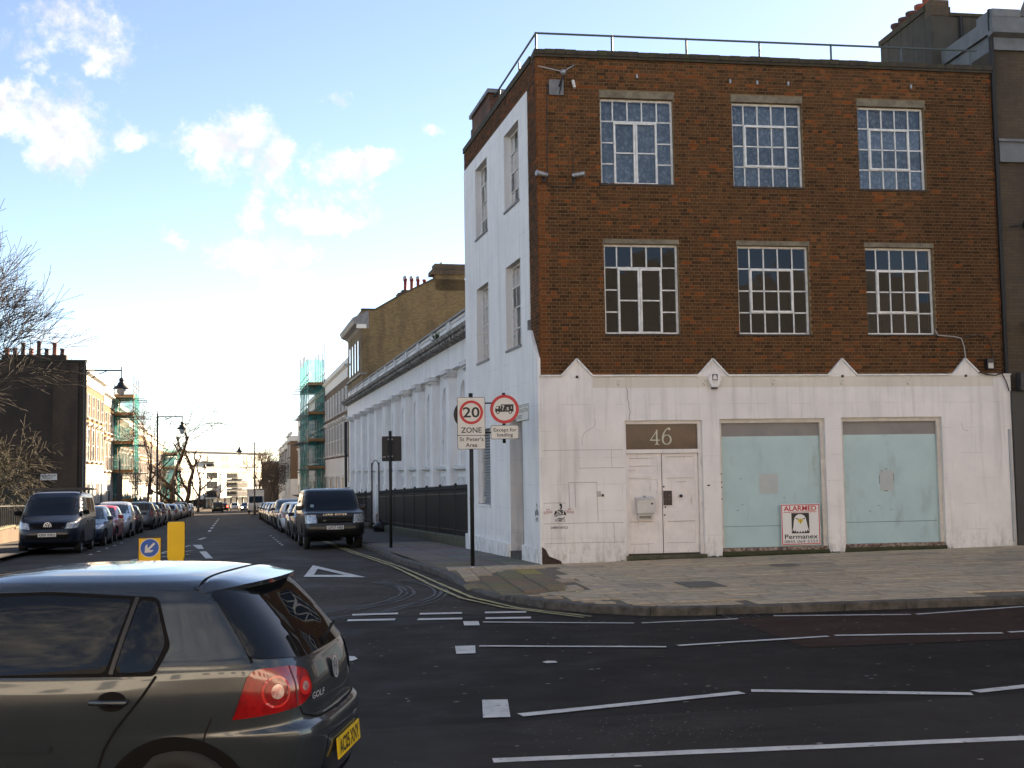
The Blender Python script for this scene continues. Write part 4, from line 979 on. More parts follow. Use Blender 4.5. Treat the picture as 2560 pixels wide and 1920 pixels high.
co.prism([(0,6.55),(-.12,6.6),(-.16,6.68),(-.42,6.74),(-.48,6.86),(.2,6.86),(.2,6.55)], (0,0,0), (1,0,0), (0,0,1), (0,HL,0)); co.build('cornice', grime_stone, hall)
for k in range(int(HL/.55)): MB().box(-.36,-.12, k*.55+.1, k*.55+.34, 6.6, 6.70).build('modillion', grime_stone, hall) if k > 8 else None
par = MB(); par.box(.04,.34,0,HL,6.86,7.50); par.build('parapet', white_hall, hall)
MB().prism([(-.06,7.5),(.42,7.5),(.42,7.56),(.18,7.62),(-.06,7.56)], (0,0,0), (1,0,0), (0,0,1), (0,HL,0)).build('parapet_coping', lead_grey, hall)
for c in PU:
    if c < 0 or c > HL-.3: continue
    ps = MB(); ps.box(-.07,.43,c-.36,c+.36,-1.8,5.40); pil = ps.build('pilaster', white_hall, hall)
    cap = MB(); cap.box(-.10,.33,c-.39,c+.39,5.40,5.47); cap.box(-.16,.33,c-.45,c+.45,5.47,5.56); cap.box(-.23,.33,c-.53,c+.53,5.56,5.72); cap.build('capital', hall_trim, pil)
    MB().box(-.12,.3,c-.42,c+.42,-1.8,1.35).build('pilaster_base', white_hall, pil)
    MB().box(-.03,.3,c-.34,c+.34,6.862,7.498).build('parapet_pier', hall_trim, hall)
for a, b in bays:
    m_ = (a+b)/2; w = b-a
    if m_ < 1 or m_ > HL-.8: continue
    # parapet panel with a raised oval
    pn = MB(); pn.box(.0,.05,a+.42,a+.50,6.97,7.40); pn.box(.0,.05,b-.50,b-.42,6.97,7.40); pn.box(.0,.05,a+.50,b-.50,6.97,7.03); pn.box(.0,.05,a+.50,b-.50,7.35,7.40)
    po = pn.build('parapet_panel', hall_trim, hall)
    MB().prism([(m_+.26*math.cos(t), 7.19+.15*math.sin(t)) for t in lin(0, 2*PI, 16)[:-1]], (.02,0,0), (0,1,0), (0,0,1), (.05,0,0)).build('parapet_oval', white_hall, po)
    # blind arched window: recess with moulded surround
    aw = .60; zs0 = 2.22; zsp = 4.62; 
    a_, b_ = a+.3, b-.3; sw_ = MB()
    sw_.box(.22,.43,a_,m_-aw,-1.8,zsp); sw_.box(.22,.43,m_+aw,b_,-1.8,zsp); sw_.box(.22,.43,m_-aw,m_+aw,-1.8,zs0)
    sw_.prism([(m_-aw*math.cos(t), zsp+aw*.92*math.sin(t)) for t in lin(0, PI, 14)]+[(b_, zsp), (b_, 5.73), (a_, 5.73), (a_, zsp)], (.22,0,0), (0,1,0), (0,0,1), (.21,0,0))
    wo = sw_.build('blind_window', white_hall, hall)
    rg = MB(); pts_ = [(.21, m_-aw-.06, zs0)]+[(.21, m_-(aw+.06)*math.cos(t), zsp+(aw+.06)*.92*math.sin(t)) for t in lin(0, PI, 14)]+[(.21, m_+aw+.06, zs0)]
    rg.path(pts_, .03, 5); rg.build('arch_moulding', hall_trim, wo)
    MB().box(.37,.43,m_-aw+.14,m_+aw-.14,zs0+.15,zsp-.1).build('blind_panel', hall_trim, wo)
    MB().box(.33,.38,m_-.5,m_+.5,3.55,3.62).build('blind_rail', hall_trim, wo)
    MB().prism([(.1,2.20),(.02,2.16),(.02,2.08),(.12,2.02),(.3,2.02),(.3,2.20)], (0,a+.42,0), (1,0,0), (0,0,1), (0,w-.84,0)).build('sill_course', hall_trim, wo)
    MB().box(.17,.3,a+.55,b-.55,1.25,1.80).build('apron_panel', hall_trim, hall)
    MB().box(.17,.3,a+.55,b-.55,.2,.9).build('apron_panel', hall_trim, hall)
# vents on its roof
for (u, z0, z1, x) in ((33.5-U0+4, 7.0, 8.75, 3.6), (27.5-U0+4, 7.0, 8.9, 3.4)):
    MB().box(x, x+1.2, u, u+.9, z0, z1).build('roof_box', soot_brick, hall); MB().box(x-.1, x+1.3, u-.1, u+1, z1, z1+.1).build('roof_box_lid', soot_brick, hall)
pipe = MB(); pipe.tube((-.16,HL-.35,-1.5),(-.16,HL-.35,5.5),.09,.09,8); pipe.build('downpipe', black_iron, hall)
pp = thing('plant_tuft', 'green weed sprouting from the parapet of the white hall', 'plant', UV(19.6, 1.25, 6.9)); pm = MB()
for k in range(46):
    a = rnd.uniform(0, 2*PI); l = rnd.uniform(.15,.5); e = Vector((math.cos(a)*l*.7, math.sin(a)*l, rnd.uniform(-.1,.45))); s_ = Vector((-math.sin(a), math.cos(a), .3))*.03
    pm.add([tuple(e*.35-s_), tuple(e*.35+s_), tuple(e)], [(0,1,2)])
pm.build('leaves', mk('weed_leaf', (.05,.10,.03), .8, (.03,.06,.02), 9), pp); MB().tube((0,0,-.1),(0,0,.2),.012,.006,5).build('stem', mk('weed_stem', (.08,.07,.04), .9), pp)

# ---- tall stock-brick house behind the hall
stock = brickmat('yellow_stock_brick', (.200,.140,.062), (.135,.090,.042), (.085,.070,.05), (.035,.027,.018), sootr=(.47,.72))
stock_dk = brickmat('brown_stock_brick', (.115,.078,.045), (.075,.052,.034), (.06,.052,.042), (.03,.024,.018), sootr=(.45,.7))
th = street_thing('brick_house', 'tall yellow stock brick house with sloping gable and red chimney pots behind the white hall', 'house', 57.0, 2.5, 0)
TP = [(0,-2.4),(10.5,-2.4),(10.5,14.0),(7.3,15.62),(5.24,15.62),(2.72,14.35),(.95,13.30),(0,13.30)]
MB().prism(TP, (0,0,0), (1,0,0), (0,0,1), (0,9.6,0)).build('wall', stock, th)
gc = MB()
for (p, q) in (((0,13.3),(.95,13.3)), ((.95,13.30),(2.72,14.35)), ((2.72,14.35),(5.24,15.62))): 
    gc.prism([(p[0],p[1]), (q[0],q[1]), (q[0],q[1]+.12), (p[0],p[1]+.12)], (0,-.06,0), (1,0,0), (0,0,1), (0,.5,0))
gc.build('gable_coping', soot_brick, th)
bkt = MB(); bkt.prism([(0,12.05),(-.15,12.2),(-.5,12.35),(-.62,12.62),(-.62,12.75),(.5,13.30),(.5,12.05)], (0,-.05,0), (1,0,0), (0,0,1), (0,9.7,0)); bkt.build('eaves_cornice', lead_grey, th)
MB().box(-.35,.32,-.14,.02,12.02,12.30).build('cornice_return', sign_white, th); MB().box(-.12,.35,-.12,9.6,8.8,8.92).build('string_course', lead_grey, th)
ch1 = MB(); ch1.box(5.24,7.37,.0,1.1,14.8,15.95); ch1o = ch1.build('chimney_stack', stock, th); MB().box(4.95,7.65,-.2,1.3,15.95,16.25).build('chimney_corbel', stock_dk, ch1o); MB().box(5.20,7.45,-.04,1.15,16.25,16.72).build('chimney_top', stock_dk, ch1o)
ch2 = MB(); ch2.box(3.2,5.9,2.3,3.2,13.0,15.15); ch2o = ch2.build('chimney_stack', stock_dk, th); MB().box(2.9,6.1,2.1,3.4,14.75,14.92).build('chimney_corbel', stock_dk, ch2o)
pot_prof = [(.15,0),(.15,.06),(.12,.1),(.115,.75),(.15,.78),(.15,.9),(.11,.9),(.11,.5)]
for k in range(4):
    o = MB().lathe(pot_prof, (3.5+k*.47,2.75,15.12), 14).build('chimney_pot', mk('red_pot', (.30,.045,.04), .7, (.20,.035,.03), 6), ch2o, True)
    if k < 3: MB().lathe([(.16,.0),(.17,.1),(.1,.22),(0,.24)], (3.5+k*.47,2.75,16.02), 12).build('pot_cowl', galv, ch2o, True)
for k in range(4): MB().box(-.05,.05,1.4+k*1.9,2.3+k*1.9,9.1,11.4).build('window', lead_grey, th); MB().box(-.06,-.03,1.55+k*1.9,2.15+k*1.9,9.2,11.3).build('pane', glassmat('far_glass', (.03,.035,.04), .06), th)
ant = MB(); ant.tube((5.6,2.7,15.1),(5.6,2.7,16.3),.02,.02,5); ant.tube((5.0,2.7,16.2),(6.3,2.6,15.8),.012,.012,4)
for k in range(5): ant.tube((5.1+k*.25,2.4,16.16-k*.07),(5.1+k*.25,3.0,16.16-k*.07),.008,.008,4)
ant.build('aerial', dark_metal, th)
def bird(loc):
    t = thing('bird', 'small dark bird perched on the tall brick chimney', 'bird', loc, 1.0)
    me = bpy.data.meshes.new('body'); sk = [(0,0,.13,.06),(.09,0,.17,.062),(.15,0,.22,.035),(.19,0,.255,.04),(.235,0,.25,.012),(-.1,0,.09,.035),(-.24,0,.05,.018)]
    me.from_pydata([p[:3] for p in sk], [(0,1),(1,2),(2,3),(3,4),(0,5),(5,6)], [])
    o = link('body', me, mk('bird_feathers', (.03,.03,.035), .7), t); md = o.modifiers.new('skin', 'SKIN'); o.modifiers.new('sub', 'SUBSURF').levels = 1
    for i, p in enumerate(sk): me.skin_vertices[0].data[i].radius = (p[3], p[3])
    me.skin_vertices[0].data[0].use_root = True
    for s in (-1, 1): MB().tube((.02,s*.025,.0),(.0,s*.025,.1),.006,.006,5).build('leg', dark_metal, t)
bp = UV(57.4, 2.5+5.75, 16.72); bird(bp)

# ---- terraced houses
terr_brick = brickmat('ochre_terrace_brick', (.165,.088,.034), (.125,.064,.026), (.10,.07,.04), (.06,.035,.018), sootr=(.55,.8))
terr_white = mk('terrace_stucco', (.60,.58,.54), .8, (.53,.51,.47), 1.5, stain=(.42,.39,.34), srange=(.6,.8))
far_glass = glassmat('far_glass', (.03,.035,.04), .06)
sash_white = mk('sash_paint', (.66,.65,.62), .5)
tw = MB(); tw.box(-.03,.05,-.05,0,-.06,2.26); tw.box(-.03,.05,1.1,1.15,-.06,2.26); tw.box(-.03,.05,0,1.1,2.2,2.26); tw.box(-.03,.05,0,1.1,-.06,0); tw.box(-.01,.03,0,1.1,1.06,1.12); tw.box(-.01,.03,.53,.57,0,2.2)
TWM = tw.mesh('window'); TWM.materials.append(sash_white)
tp = MB(); tp.add([(-.0,0,0),(-.0,1.1,0),(-.0,1.1,2.2),(-.0,0,2.2)], [(0,1,2,3)]); TPM = tp.mesh('pane'); TPM.materials.append(far_glass)
sl = MB(); sl.box(-.02,.16,-.12,1.22,-.16,-.06); TSM = sl.mesh('sill'); TSM.materials.append(terr_white)
def house(name, label, u, v, l, face, group, hs=1.0, z0=None, brick=terr_brick, full=True, depth=9.0, stucc=terr_white, cat='house'):
    """face = +1 looks towards +v; local x = outwards"""
    z = gz(UV(u, v).y) if z0 is None else z0
    t = thing(name, label, cat, UV(u, v, z), SA, group)
    Fm = Matrix.Diagonal((face, 1, 1, 1))
    H = lambda k: k*hs
    MB(Fm).box(-depth, 0, .003, l-.003, H(4.32), H(10.3)).build('wall', brick, t)
    MB(Fm).box(-depth, .045, .002, l-.002, -.8, H(4.32)).build('stucco_base', stucc, t)
    MB(Fm).box(-depth, .05, .0, l, H(9.75), H(10.45)).build('frieze', stucc, t)
    MB(Fm).prism([(0,H(10.4)),(.12,H(10.45)),(.30,H(10.55)),(.30,H(10.66)),(-.1,H(10.66)),(-.1,H(10.4))], (0,.0,0), (1,0,0), (0,0,1), (0,l,0)).build('cornice', stucc, t)
    MB(Fm).box(-.3, .02, .0, l, H(10.655), H(11.1)).build('parapet', stucc, t)
    MB(Fm).box(-depth, -.3, .1, l-.1, H(10.3), H(10.5)).build('roof', mk('slate', (.06,.06,.065), .7), t)
    if full:
        for k in range(4): MB(Fm).box(.04,.052,.05,l-.05,.35+k*.95,.38+k*.95).build('rustication_joint', mk('joint_shadow', (.30,.28,.25), .9), t)
    n = 2; sp_ = l/n
    for i in range(n):
        y = sp_*(i+.5)-.55
        for zz, hh, kind in ((H(4.6),H(2.15)/2.2,1), (H(7.6),H(1.55)/2.2,2), (H(1.05),H(1.9)/2.2,0)):
            if kind == 0 and i == 1:
                d = MB(Fm); d.box(.045,.07,y-.1,y+1.2,-.1,H(2.9)); d.build('door', mk('door_dark', (.03,.035,.045), .4), t)
                MB(Fm).box(.045,.12,y-.25,y+1.35,H(2.9),H(3.1)).build('door_hood', stucc, t); continue
            w_ = bpy.data.objects.new('window', TWM); C.objects.link(w_); w_.parent = t; w_.location = (face*(.03 if kind else .08), y, zz); w_.scale = (face, 1, hh)
            p_ = bpy.data.objects.new('pane', TPM); C.objects.link(p_); p_.parent = w_; p_.location = (.012,0,0)
            s_ = bpy.data.objects.new('sill', TSM); C.objects.link(s_); s_.parent = w_
            if kind == 1:
                MB(Fm).box(.0,.06,y-.30,y-.08,zz-.1,zz+H(2.35)).build('window_surround', stucc, t); MB(Fm).box(.0,.06,y+1.18,y+1.40,zz-.1,zz+H(2.35)).build('window_surround', stucc, t)
                MB(Fm).prism([(0,H(2.35)),(.10,H(2.38)),(.24,H(2.5)),(.24,H(2.58)),(0,H(2.62))], (0,y-.38,zz), (1,0,0), (0,0,1), (0,1.86,0)).build('window_hood', stucc, t)
            elif kind == 2: MB(Fm).box(.0,.04,y-.14,y-.05,zz,zz+H(1.6)).build('window_surround', stucc, t)
    return t
ORD = ['first','second','third','fourth','fifth','sixth','seventh','eighth','ninth','tenth','eleventh','twelfth','thirteenth','fourteenth','fifteenth','sixteenth','seventeenth','eighteenth','nineteenth','twentieth']
tops = [9.63, 9.63, 9.0, 9.0, 8.45, 8.45, 8.1, 8.1, 7.8, 7.8, 7.5, 7.5, 7.2, 7.2, 6.9, 6.9, 6.6, 6.6]
uu = 60.2
for k in range(18):
    house('terraced_house', '%s house of the sunlit left-hand terrace, counting away from the dark gable' % ORD[k], uu, -16.0, 5.85, 1, 'sunlit terrace on the left', 1.0, tops[k]-11.1, full=k < 6)
    uu += 5.85
# the dark gable end and chimney of the first house
gh = street_thing('gable_end', 'dark brown windowless gable wall with a long row of chimney pots at the left', 'house', 60.0, -16.0, 0)
gable_m = brickmat('sooty_gable_brick', (.058,.036,.022), (.040,.026,.018), (.05,.042,.035), (.022,.016,.012), sootr=(.4,.7))
gb = MB(); gb.box(-13.0, 0.06, -.3, .19, -2.5, 9.80); gb.build('wall', gable_m, gh)
MB().box(-13.1,.12,-.36,.2,9.8,9.92).build('coping', soot_brick, gh); MB().box(-2.0,-.4,-.42,-.29,-2.5,9.7).build('wall_pier', brickmat('brown_pier_brick', (.085,.05,.027), (.06,.036,.022), (.06,.05,.04), (.03,.02,.015)), gh)
ren = mk('weathered_render', (.085,.075,.058), .95, (.05,.045,.036), 1.2, stain=(.03,.027,.022), srange=(.5,.7))
MB().box(-13.0,-3.6,-.36,-.29,-2.5,3.0).build('render_panel', ren, gh); MB().box(-13.0,-3.5,-.46,-.3,2.95,3.15).build('render_course', ren, gh); MB().box(-6.2,-5.7,-.5,-.3,-2.5,6).build('wall_pier', ren, gh)
stk = MB(); stk.box(-5.3,-1.2,-.25,.45,9.9,10.25); so = stk.build('chimney_stack', gable_m, gh)
for k in range(8):
    h_ = rnd.choice((.45,.5,.5,.85) if k != 4 else (.95,)); r_ = .15
    MB().lathe([(r_*1.1,0),(r_,.1),(r_*.82,h_-.12),(r_*1.1,h_-.1),(r_*1.1,h_),(r_*.8,h_)], (-5.0+k*.5,.1,10.25), 12).build('chimney_pot', pot_dark if k % 3 else terracotta, so, True)
for x in (-8.6,-9.6,-7.6): MB().lathe([(.17,0),(.15,.1),(.13,.5),(.16,.55),(.16,.62)], (x,.1,9.9), 12).build('chimney_pot', pot_dark, gh, True)
# right-hand terrace beyond the tall house
uu = 66.6
right_brick = brickmat('grey_brown_terrace_brick', (.13,.085,.05), (.09,.06,.04), (.09,.075,.06), (.05,.035,.025))
right_white = mk('terrace_stucco_cool', (.62,.63,.63), .8, (.54,.55,.55), 1.5, stain=(.38,.37,.36), srange=(.6,.8))
for k in range(12):
    house('terraced_house', '%s house of the shaded right-hand terrace, counting from the tall brick house' % ORD[k], uu, 2.5, 5.75, -1, 'shaded terrace on the right', 1.14, (-1.7 if k < 4 else -2.2 if k < 8 else -2.9), right_brick, full=k < 4, stucc=right_white)
    uu += 5.75
eh = house('terraced_house', 'lone house with brown brick gable facing us past the gap on the right', 155.5, 2.5, 11.0, -1, None, 1.06, -3.4, brickmat('warm_gable_brick', (.17,.09,.045), (.13,.07,.035), (.11,.09,.06)), depth=8.0)
for k in range(3): house('terraced_house', '%s of the far houses beyond the lone brown gable' % ORD[k], 166.6+k*11, 2.5, 11.0, -1, 'far houses on the right', 1.0, -3.7-.25*k, right_brick, full=False)

# ---- scaffolding with green netting
net_m = None
def netting(name):
    m, nt, N, L, P = nodes(name); out = [n for n in N if n.type == 'OUTPUT_MATERIAL'][0]
    tc = N.new('ShaderNodeTexCoord'); nz = N.new('ShaderNodeTexNoise'); nz.inputs['Scale'].default_value = 1.3; nz.inputs['Detail'].default_value = 4; L.new(tc.outputs['Object'], nz.inputs['Vector'])
    mr = N.new('ShaderNodeMapRange'); L.new(nz.outputs['Fac'], mr.inputs[0]); mr.inputs[1].default_value = .3; mr.inputs[2].default_value = .7; mr.inputs[3].default_value = .34; mr.inputs[4].default_value = .72
    d = N.new('ShaderNodeBsdfDiffuse'); d.inputs[0].default_value = (.045,.30,.30,1); tl = N.new('ShaderNodeBsdfTranslucent'); tl.inputs[0].default_value = (.07,.40,.40,1)
    a = N.new('ShaderNodeMixShader'); a.inputs[0].default_value = .45; L.new(d.outputs[0], a.inputs[1]); L.new(tl.outputs[0], a.inputs[2])
    tr = N.new('ShaderNodeBsdfTransparent'); mx = N.new('ShaderNodeMixShader'); L.new(mr.outputs[0], mx.inputs[0]); L.new(tr.outputs[0], mx.inputs[1]); L.new(a.outputs[0], mx.inputs[2]); L.new(mx.outputs[0], out.inputs[0])
    return m
net_m = netting('green_debris_netting')
scaf_tube = mk('scaffold_tube', (.22,.23,.23), .5, (.12,.11,.10), 8, metal=.4)
scaf_board = mk('scaffold_board', (.30,.16,.06), .85, (.20,.11,.05), 5)
def scaffold(label, u, v0, v1, l, z0, z1, lifts, nu, group='scaffolding towers', face=1):
    t = thing('scaffolding', label, 'scaffolding', UV(u, v0, z0), SA, group); d = v1-v0; h = z1-z0
    base = [i*l/nu for i in range(nu+1)]
    pm_ = MB().tube((0,0,0),(0,0,1),.045,.045,6).mesh('pole'); pm_.materials.append(scaf_tube)
    for y in base:
        for x in (0, d):
            o = bpy.data.objects.new('pole', pm_); C.objects.link(o); o.parent = t; o.location = (x, y, 0); o.scale = (1, 1, h+rnd.uniform(.3, 2.0))
    for z in lifts:
        for dz in (0, .55, 1.1):
            for x in (0, d): MB().tube((x,-.9,z+dz),(x,l+.9,z+dz),.04,.04,6).build('ledger', scaf_tube, t)
        for y in base: MB().tube((-.9 if face < 0 else -.3,y,z-.05),(d+.3 if face < 0 else d+.9,y,z-.05),.04,.04,6).build('transom', scaf_tube, t)
        for k in range(5): MB().box(d*k/5+.01, d*(k+1)/5-.01, -.5, l+.5, z+.04, z+.085).build('board', scaf_board, t)
        for x in (0, d): MB().box(x-.02, x+.02, -.5, l+.5, z+.09, z+.30).build('toe_board', scaf_board, t)
        MB().box(0, d, -.52, -.48, z+.09, z+.30).build('toe_board', scaf_board, t)
    for i in range(nu): MB().tube((0,base[i],lifts[0]),(0,base[i+1],lifts[min(2,len(lifts)-1)]),.035,.035,6).build('brace', scaf_tube, t)
    xo = d+.06 if face > 0 else -.06
    for (q, nm) in ((((xo,0),(xo,l)), 0), (((0,-.06),(d,-.06)), 1)):
        nb = MB(); n = 14; m2 = 10
        for i in range(n+1):
            for j in range(m2+1):
                s = j/m2; z = h*(1.0)*i/n; bu = .06*math.sin(i*2.1+j*1.3)+.05*math.sin(j*2.7)
                a, b = q; x = a[0]+(b[0]-a[0])*s+(bu*face if nm == 0 else 0); y = a[1]+(b[1]-a[1])*s+(bu if nm else 0); nb.v.append((x, y, z+.3))
        nb.f = [(i*(m2+1)+j, (i+1)*(m2+1)+j, (i+1)*(m2+1)+j+1, i*(m2+1)+j+1) for i in range(n) for j in range(m2)]
        nb.build('netting', net_m, t, True)
    return t
scaffold('scaffold tower with green netting against the sunlit left-hand terrace', 79.0, -15.85, -14.3, 4.6, gz(101.5)+.1, 8.6, [1.6, 4.0, 6.4, 8.8, 10.3], 2)
scaffold('scaffold tower with green netting against the shaded right-hand terrace', 89.0, .85, 2.4, 12.0, gz(112)+.1, 12.6, [1.8, 4.4, 7.0, 9.6, 12.4], 5, face=-1)
scaffold('distant scaffold with green netting at the far end of the left-hand terrace', 150.0, -15.7, -13.8, 9.0, gz(173)+.1, 5.5, [1.6, 4.0, 6.4, 8.4], 4)

# ---- neighbours to the right on the main road
nb_brick = brickmat('old_brown_brick', (.090,.063,.036), (.064,.045,.028), (.052,.045,.035), (.028,.022,.016))
nb_trim = mk('grey_painted_trim', (.15,.16,.17), .7, (.11,.12,.13), 3)
nb = thing('neighbour_building', 'old brown brick building with grey cornice at the right edge', 'building', (KX+W+.10, KY, 0))
lx = 6.0
MB().box(0.0, lx, .16, 9, 3.6, 11.46).build('wall', nb_brick, nb)
MB().box(.02, lx, .07, 9, 11.46, 11.83).build('frieze', nb_trim, nb); MB().box(-.06, lx, -.06, 9, 11.835, 12.19).build('parapet', nb_trim, nb)
MB().box(-.05, .64, -.07, .6, 12.19, 12.37).build('parapet_block', nb_trim, nb); MB().prism([(.1,11.74),(-.02,11.77),(-.13,11.80),(-.13,11.88),(.1,11.88)], (-.08,0,0), (0,1,0), (0,0,1), (lx,0,0)).build('cornice', nb_trim, nb)
MB().box(.06, lx, .06, .2, 8.84, 9.30).build('string_course', nb_trim, nb); MB().box(.02, lx, .0, .2, 9.30, 9.36).build('string_course_moulding', nb_trim, nb)
shop_dark = mk('dark_shopfront', (.018,.019,.021), .5)
MB().box(.0, lx, -.06, 9, -.1, 3.6).build('shopfront', shop_dark, nb); MB().box(.12, lx, -.25, -.06, 3.6, 4.0).build('shop_fascia', shop_dark, nb); MB().box(.35, 2.2, -.09, -.06, .6, 3.1).build('shop_pane', glassmat('shop_glass', (.01,.011,.012), .04), nb)
for k in range(2):
    MB().box(1.4+k*3.2, 2.9+k*3.2, .15, .2, 9.8, 11.4).build('window', nb_trim, nb); MB().box(1.4+k*3.2, 2.9+k*3.2, .15, .2, 5.6, 8.0).build('window', nb_trim, nb)
MB().tube((-.02,.08,3.7),(-.02,.08,12.4),.055,.055,10).build('downpipe', black_iron, nb)
lamp_b = thing('wall_lamp', 'dark bracket lamp and box on the brown building at the right edge', 'lamp', (KX+W+.75, KY, 4.9)); MB().box(-.12,.2,-.15,.1,.0,.32).build('housing', lead_grey, lamp_b); MB().tube((-.2,0,-.3),(.25,-.35,-.05),.04,.04,8).build('arm', black_iron, lamp_b)
bl_ = thing('wall_lamp', 'round black light high on the brown brick at the right edge', 'lamp', (KX+W+.62, KY, 7.35)); MB().lathe([(0,-.1),(.08,-.08),(.1,0),(.07,.09),(0,.1)], (0,-.12,0), 12).build('globe', black_iron, bl_, True); MB().tube((-.3,.1,0),(0,-.1,0),.015,.015,6).build('arm', black_iron, bl_)
# rendered flank wall with chimney pots rising behind the parapet
fk = thing('flank_wall', 'dark rendered sloping flank wall with a row of chimney pots above the brick parapet', 'wall', (KX, KY, 0))
flank_m = mk('dark_render', (.075,.068,.055), .95, (.045,.042,.036), 1.3, 6, stain=(.022,.022,.020), sscale=(2,2,.2), srange=(.5,.68), bump=.3)
MB().box(10.36, 11.0, 2.5, 4.9, 10.2, 13.30).build('chimney_wall', flank_m, fk)
MB().box(10.32, 11.04, 2.46, 4.94, 13.30, 13.45).build('chimney_coping', soot_brick, fk)
MB().box(10.36, 16.5, 2.2, 2.5, 10.2, 13.10).build('wall', flank_m, fk); MB().box(10.84, 16.5, 2.16, 2.54, 13.10, 13.18).build('wall_coping', soot_brick, fk)
MB().box(10.36, 10.84, 2.18, 2.52, 13.10, 13.5).build('stack_brick', stock_dk, fk)
MB().tube((11.13,2.15,10.6),(11.13,2.15,13.1),.05,.05,8).build('soil_pipe', black_iron, fk)
for k, y in enumerate((2.75,3.18,3.64,4.05,4.47)):
    MB().lathe([(.13,0),(.12,.1),(.11,.22),(.15,.25),(.15,.33),(.11,.33),(.11,.1)], (10.62,y,13.43), 14).build('chimney_pot', terracotta if k < 2 else pot_dark, fk, True)
# unseen tall houses added out of frame at right, raised to shade the road
for k, (x, l, h, c) in enumerate(((20.95,10,17.5,nb_brick),(31.0,10,18.5,stock_dk),(41.2,14,18.5,stock_dk),(55.4,16,17.0,nb_brick),(71.6,20,18.0,stock_dk),(91.8,30,17.5,nb_brick))):
    t = thing('shade_house', '%s added tall house out of frame at right, shading the main road' % ORD[k], 'house', (x, KY, 0), 0, 'added houses shading the road'); hh = h
    MB().box(0,l,0,9,-.2,hh-2).build('wall', c, t); MB().prism([(0,hh-2),(2.0,hh),(7.0,hh),(9,hh-2)], (0,0,0), (0,1,0), (0,0,1), (l,0,0)).build('mansard_roof', mk('slate', (.06,.06,.065), .7), t)
    for i in range(int(l/3)):
        for z in (4.6, 8.0, 11.0): MB().box(1+i*3,2.2+i*3,-.02,.05,z,z+1.9).build('window', far_glass, t)
shop_mid = mk('shopfront_paint', (.16,.14,.12), .6, (.10,.09,.08), 1.5)
# unseen houses added behind the camera for bounce light and reflections
opp_d = brickmat('sooty_stock_brick', (.10,.075,.045), (.07,.05,.032), (.06,.05,.04), (.03,.025,.02)); opp_c = [mk('reflector_cream', (.80,.775,.735), .8, (.76,.735,.70), 2), mk('reflector_pale', (.80,.785,.755), .8, (.76,.745,.715), 2)]  # near-white walls chosen to throw sunlight back onto the facade
x = -44.0
for k in range(9):
    l = (9.0, 12.0, 10.5)[k % 3]; hh = (7.8, 7.6, 7.9, 7.7)[k % 4]
    t = thing('reflector_house', '%s added house behind the camera, for bounce light and reflections' % ORD[k], 'house', (x, -9.2, 0), 0, 'added houses for bounce light')
    MB().box(0,l-.05,-9,0,3.4,hh).build('wall', opp_c[k % 2], t); MB().box(0,l-.05,-9,.12,-.1,3.4).build('shopfront', shop_mid, t); MB().box(-.02,l-.03,-9,.25,hh,hh+.3).build('cornice', opp_c[0], t)
    MB().prism([(-.1,hh+.3),(-2.2,hh+4.2+.4*(k % 3)),(-6.5,hh+4.2+.4*(k % 3)),(-9,hh+.3)], (0,0,0), (0,1,0), (0,0,1), (l-.05,0,0)).build('mansard_roof', MATS['slate'], t); MB().box(l-.6,l+.1,-3.5,-2.2,hh,hh+5).build('chimney_stack', stock_dk, t)  # low walls under dark roofs, shaped to darken first-floor window reflections
    for i in range(int(l/2.6)):
        for z in (4.6,): MB().box(.9+i*2.6,1.9+i*2.6,-.02,.03,z,z+1.7).build('window', far_glass, t)
    x += l
# ---- pale apartment block closing the view
apt_w = mk('apartment_white', (.60,.58,.53), .7, (.56,.54,.49), .8)
AR = math.radians(66)
ap = thing('apartment_block', 'pale modern apartment block with glass balconies closing the far end of the street', 'building', UV(243.5, -17.4, -5.9), SA + AR)
# local x runs along its front (to the right and away), front faces -y
K_ = 1/math.cos(AR)
def ax(px): return (px-400)/(1790-400)*20.65*K_
def az(py): return (1390-py)/(1390-505)*13.4
AL = ax(1790)
MB().box(-14, AL, .0, 12, 9.7, 13.2).build('upper_wall', apt_w, ap); MB().box(-14, AL+.0, -.35, 12, 2.3, 9.6).build('wall', apt_w, ap); MB().box(-14, AL, .5, 12, -1.5, 2.3).build('ground_floor', mk('dark_shop_glass', (.02,.02,.022), .15), ap)
MB().box(-14, AL+.3, -.5, 12, 13.2, 13.45).build('roof_edge', lead_grey, ap); MB().box(-14.1, AL+.1, -.45, .3, 9.55, 9.75).build('ledge', nb_trim, ap)
apt_gl = glassmat('apartment_glass', (.035,.04,.045), .05); apt_bal = glassmat('balcony_glass', see=.75, spec=.6)
def awin(p0, p1, q0, q1, balc, y=-.36, n=2):
    x0, x1, z0, z1 = ax(p0), ax(p1), az(q1), az(q0)
    w_ = MB().box(x0, x1, y-.03, y+.02, z0, z1).build('window', mk('anthracite_frame', (.05,.05,.052), .5), ap)
    for k in range(n):
        a = x0+(x1-x0)*k/n+.08; b = x0+(x1-x0)*(k+1)/n-.08; MB().box(a, b, y-.06, y-.03, z0+.1, z1-.1).build('pane', apt_gl, w_)
    if balc:
        a, b = ax(balc[0]), ax(balc[1]); bo_ = MB().box(a, b, y-1.5, y, z0-.25, z0-.05).build('balcony', nb_trim, ap)
        MB().box(a, b, y-1.5, y-1.46, z0, z0+1.1).build('balcony_glass', apt_bal, bo_); MB().box(a, b, y-1.52, y-1.44, z0+1.1, z0+1.16).build('balcony_rail', galv, bo_)
for p0, p1, q0, q1, bal in ((775,895,560,655,(705,900)),(1010,1130,560,660,None),(1350,1440,560,720,None),(1600,1640,560,640,None),(1680,1750,550,640,None)): awin(p0, p1, q0, q1, bal, -.01)
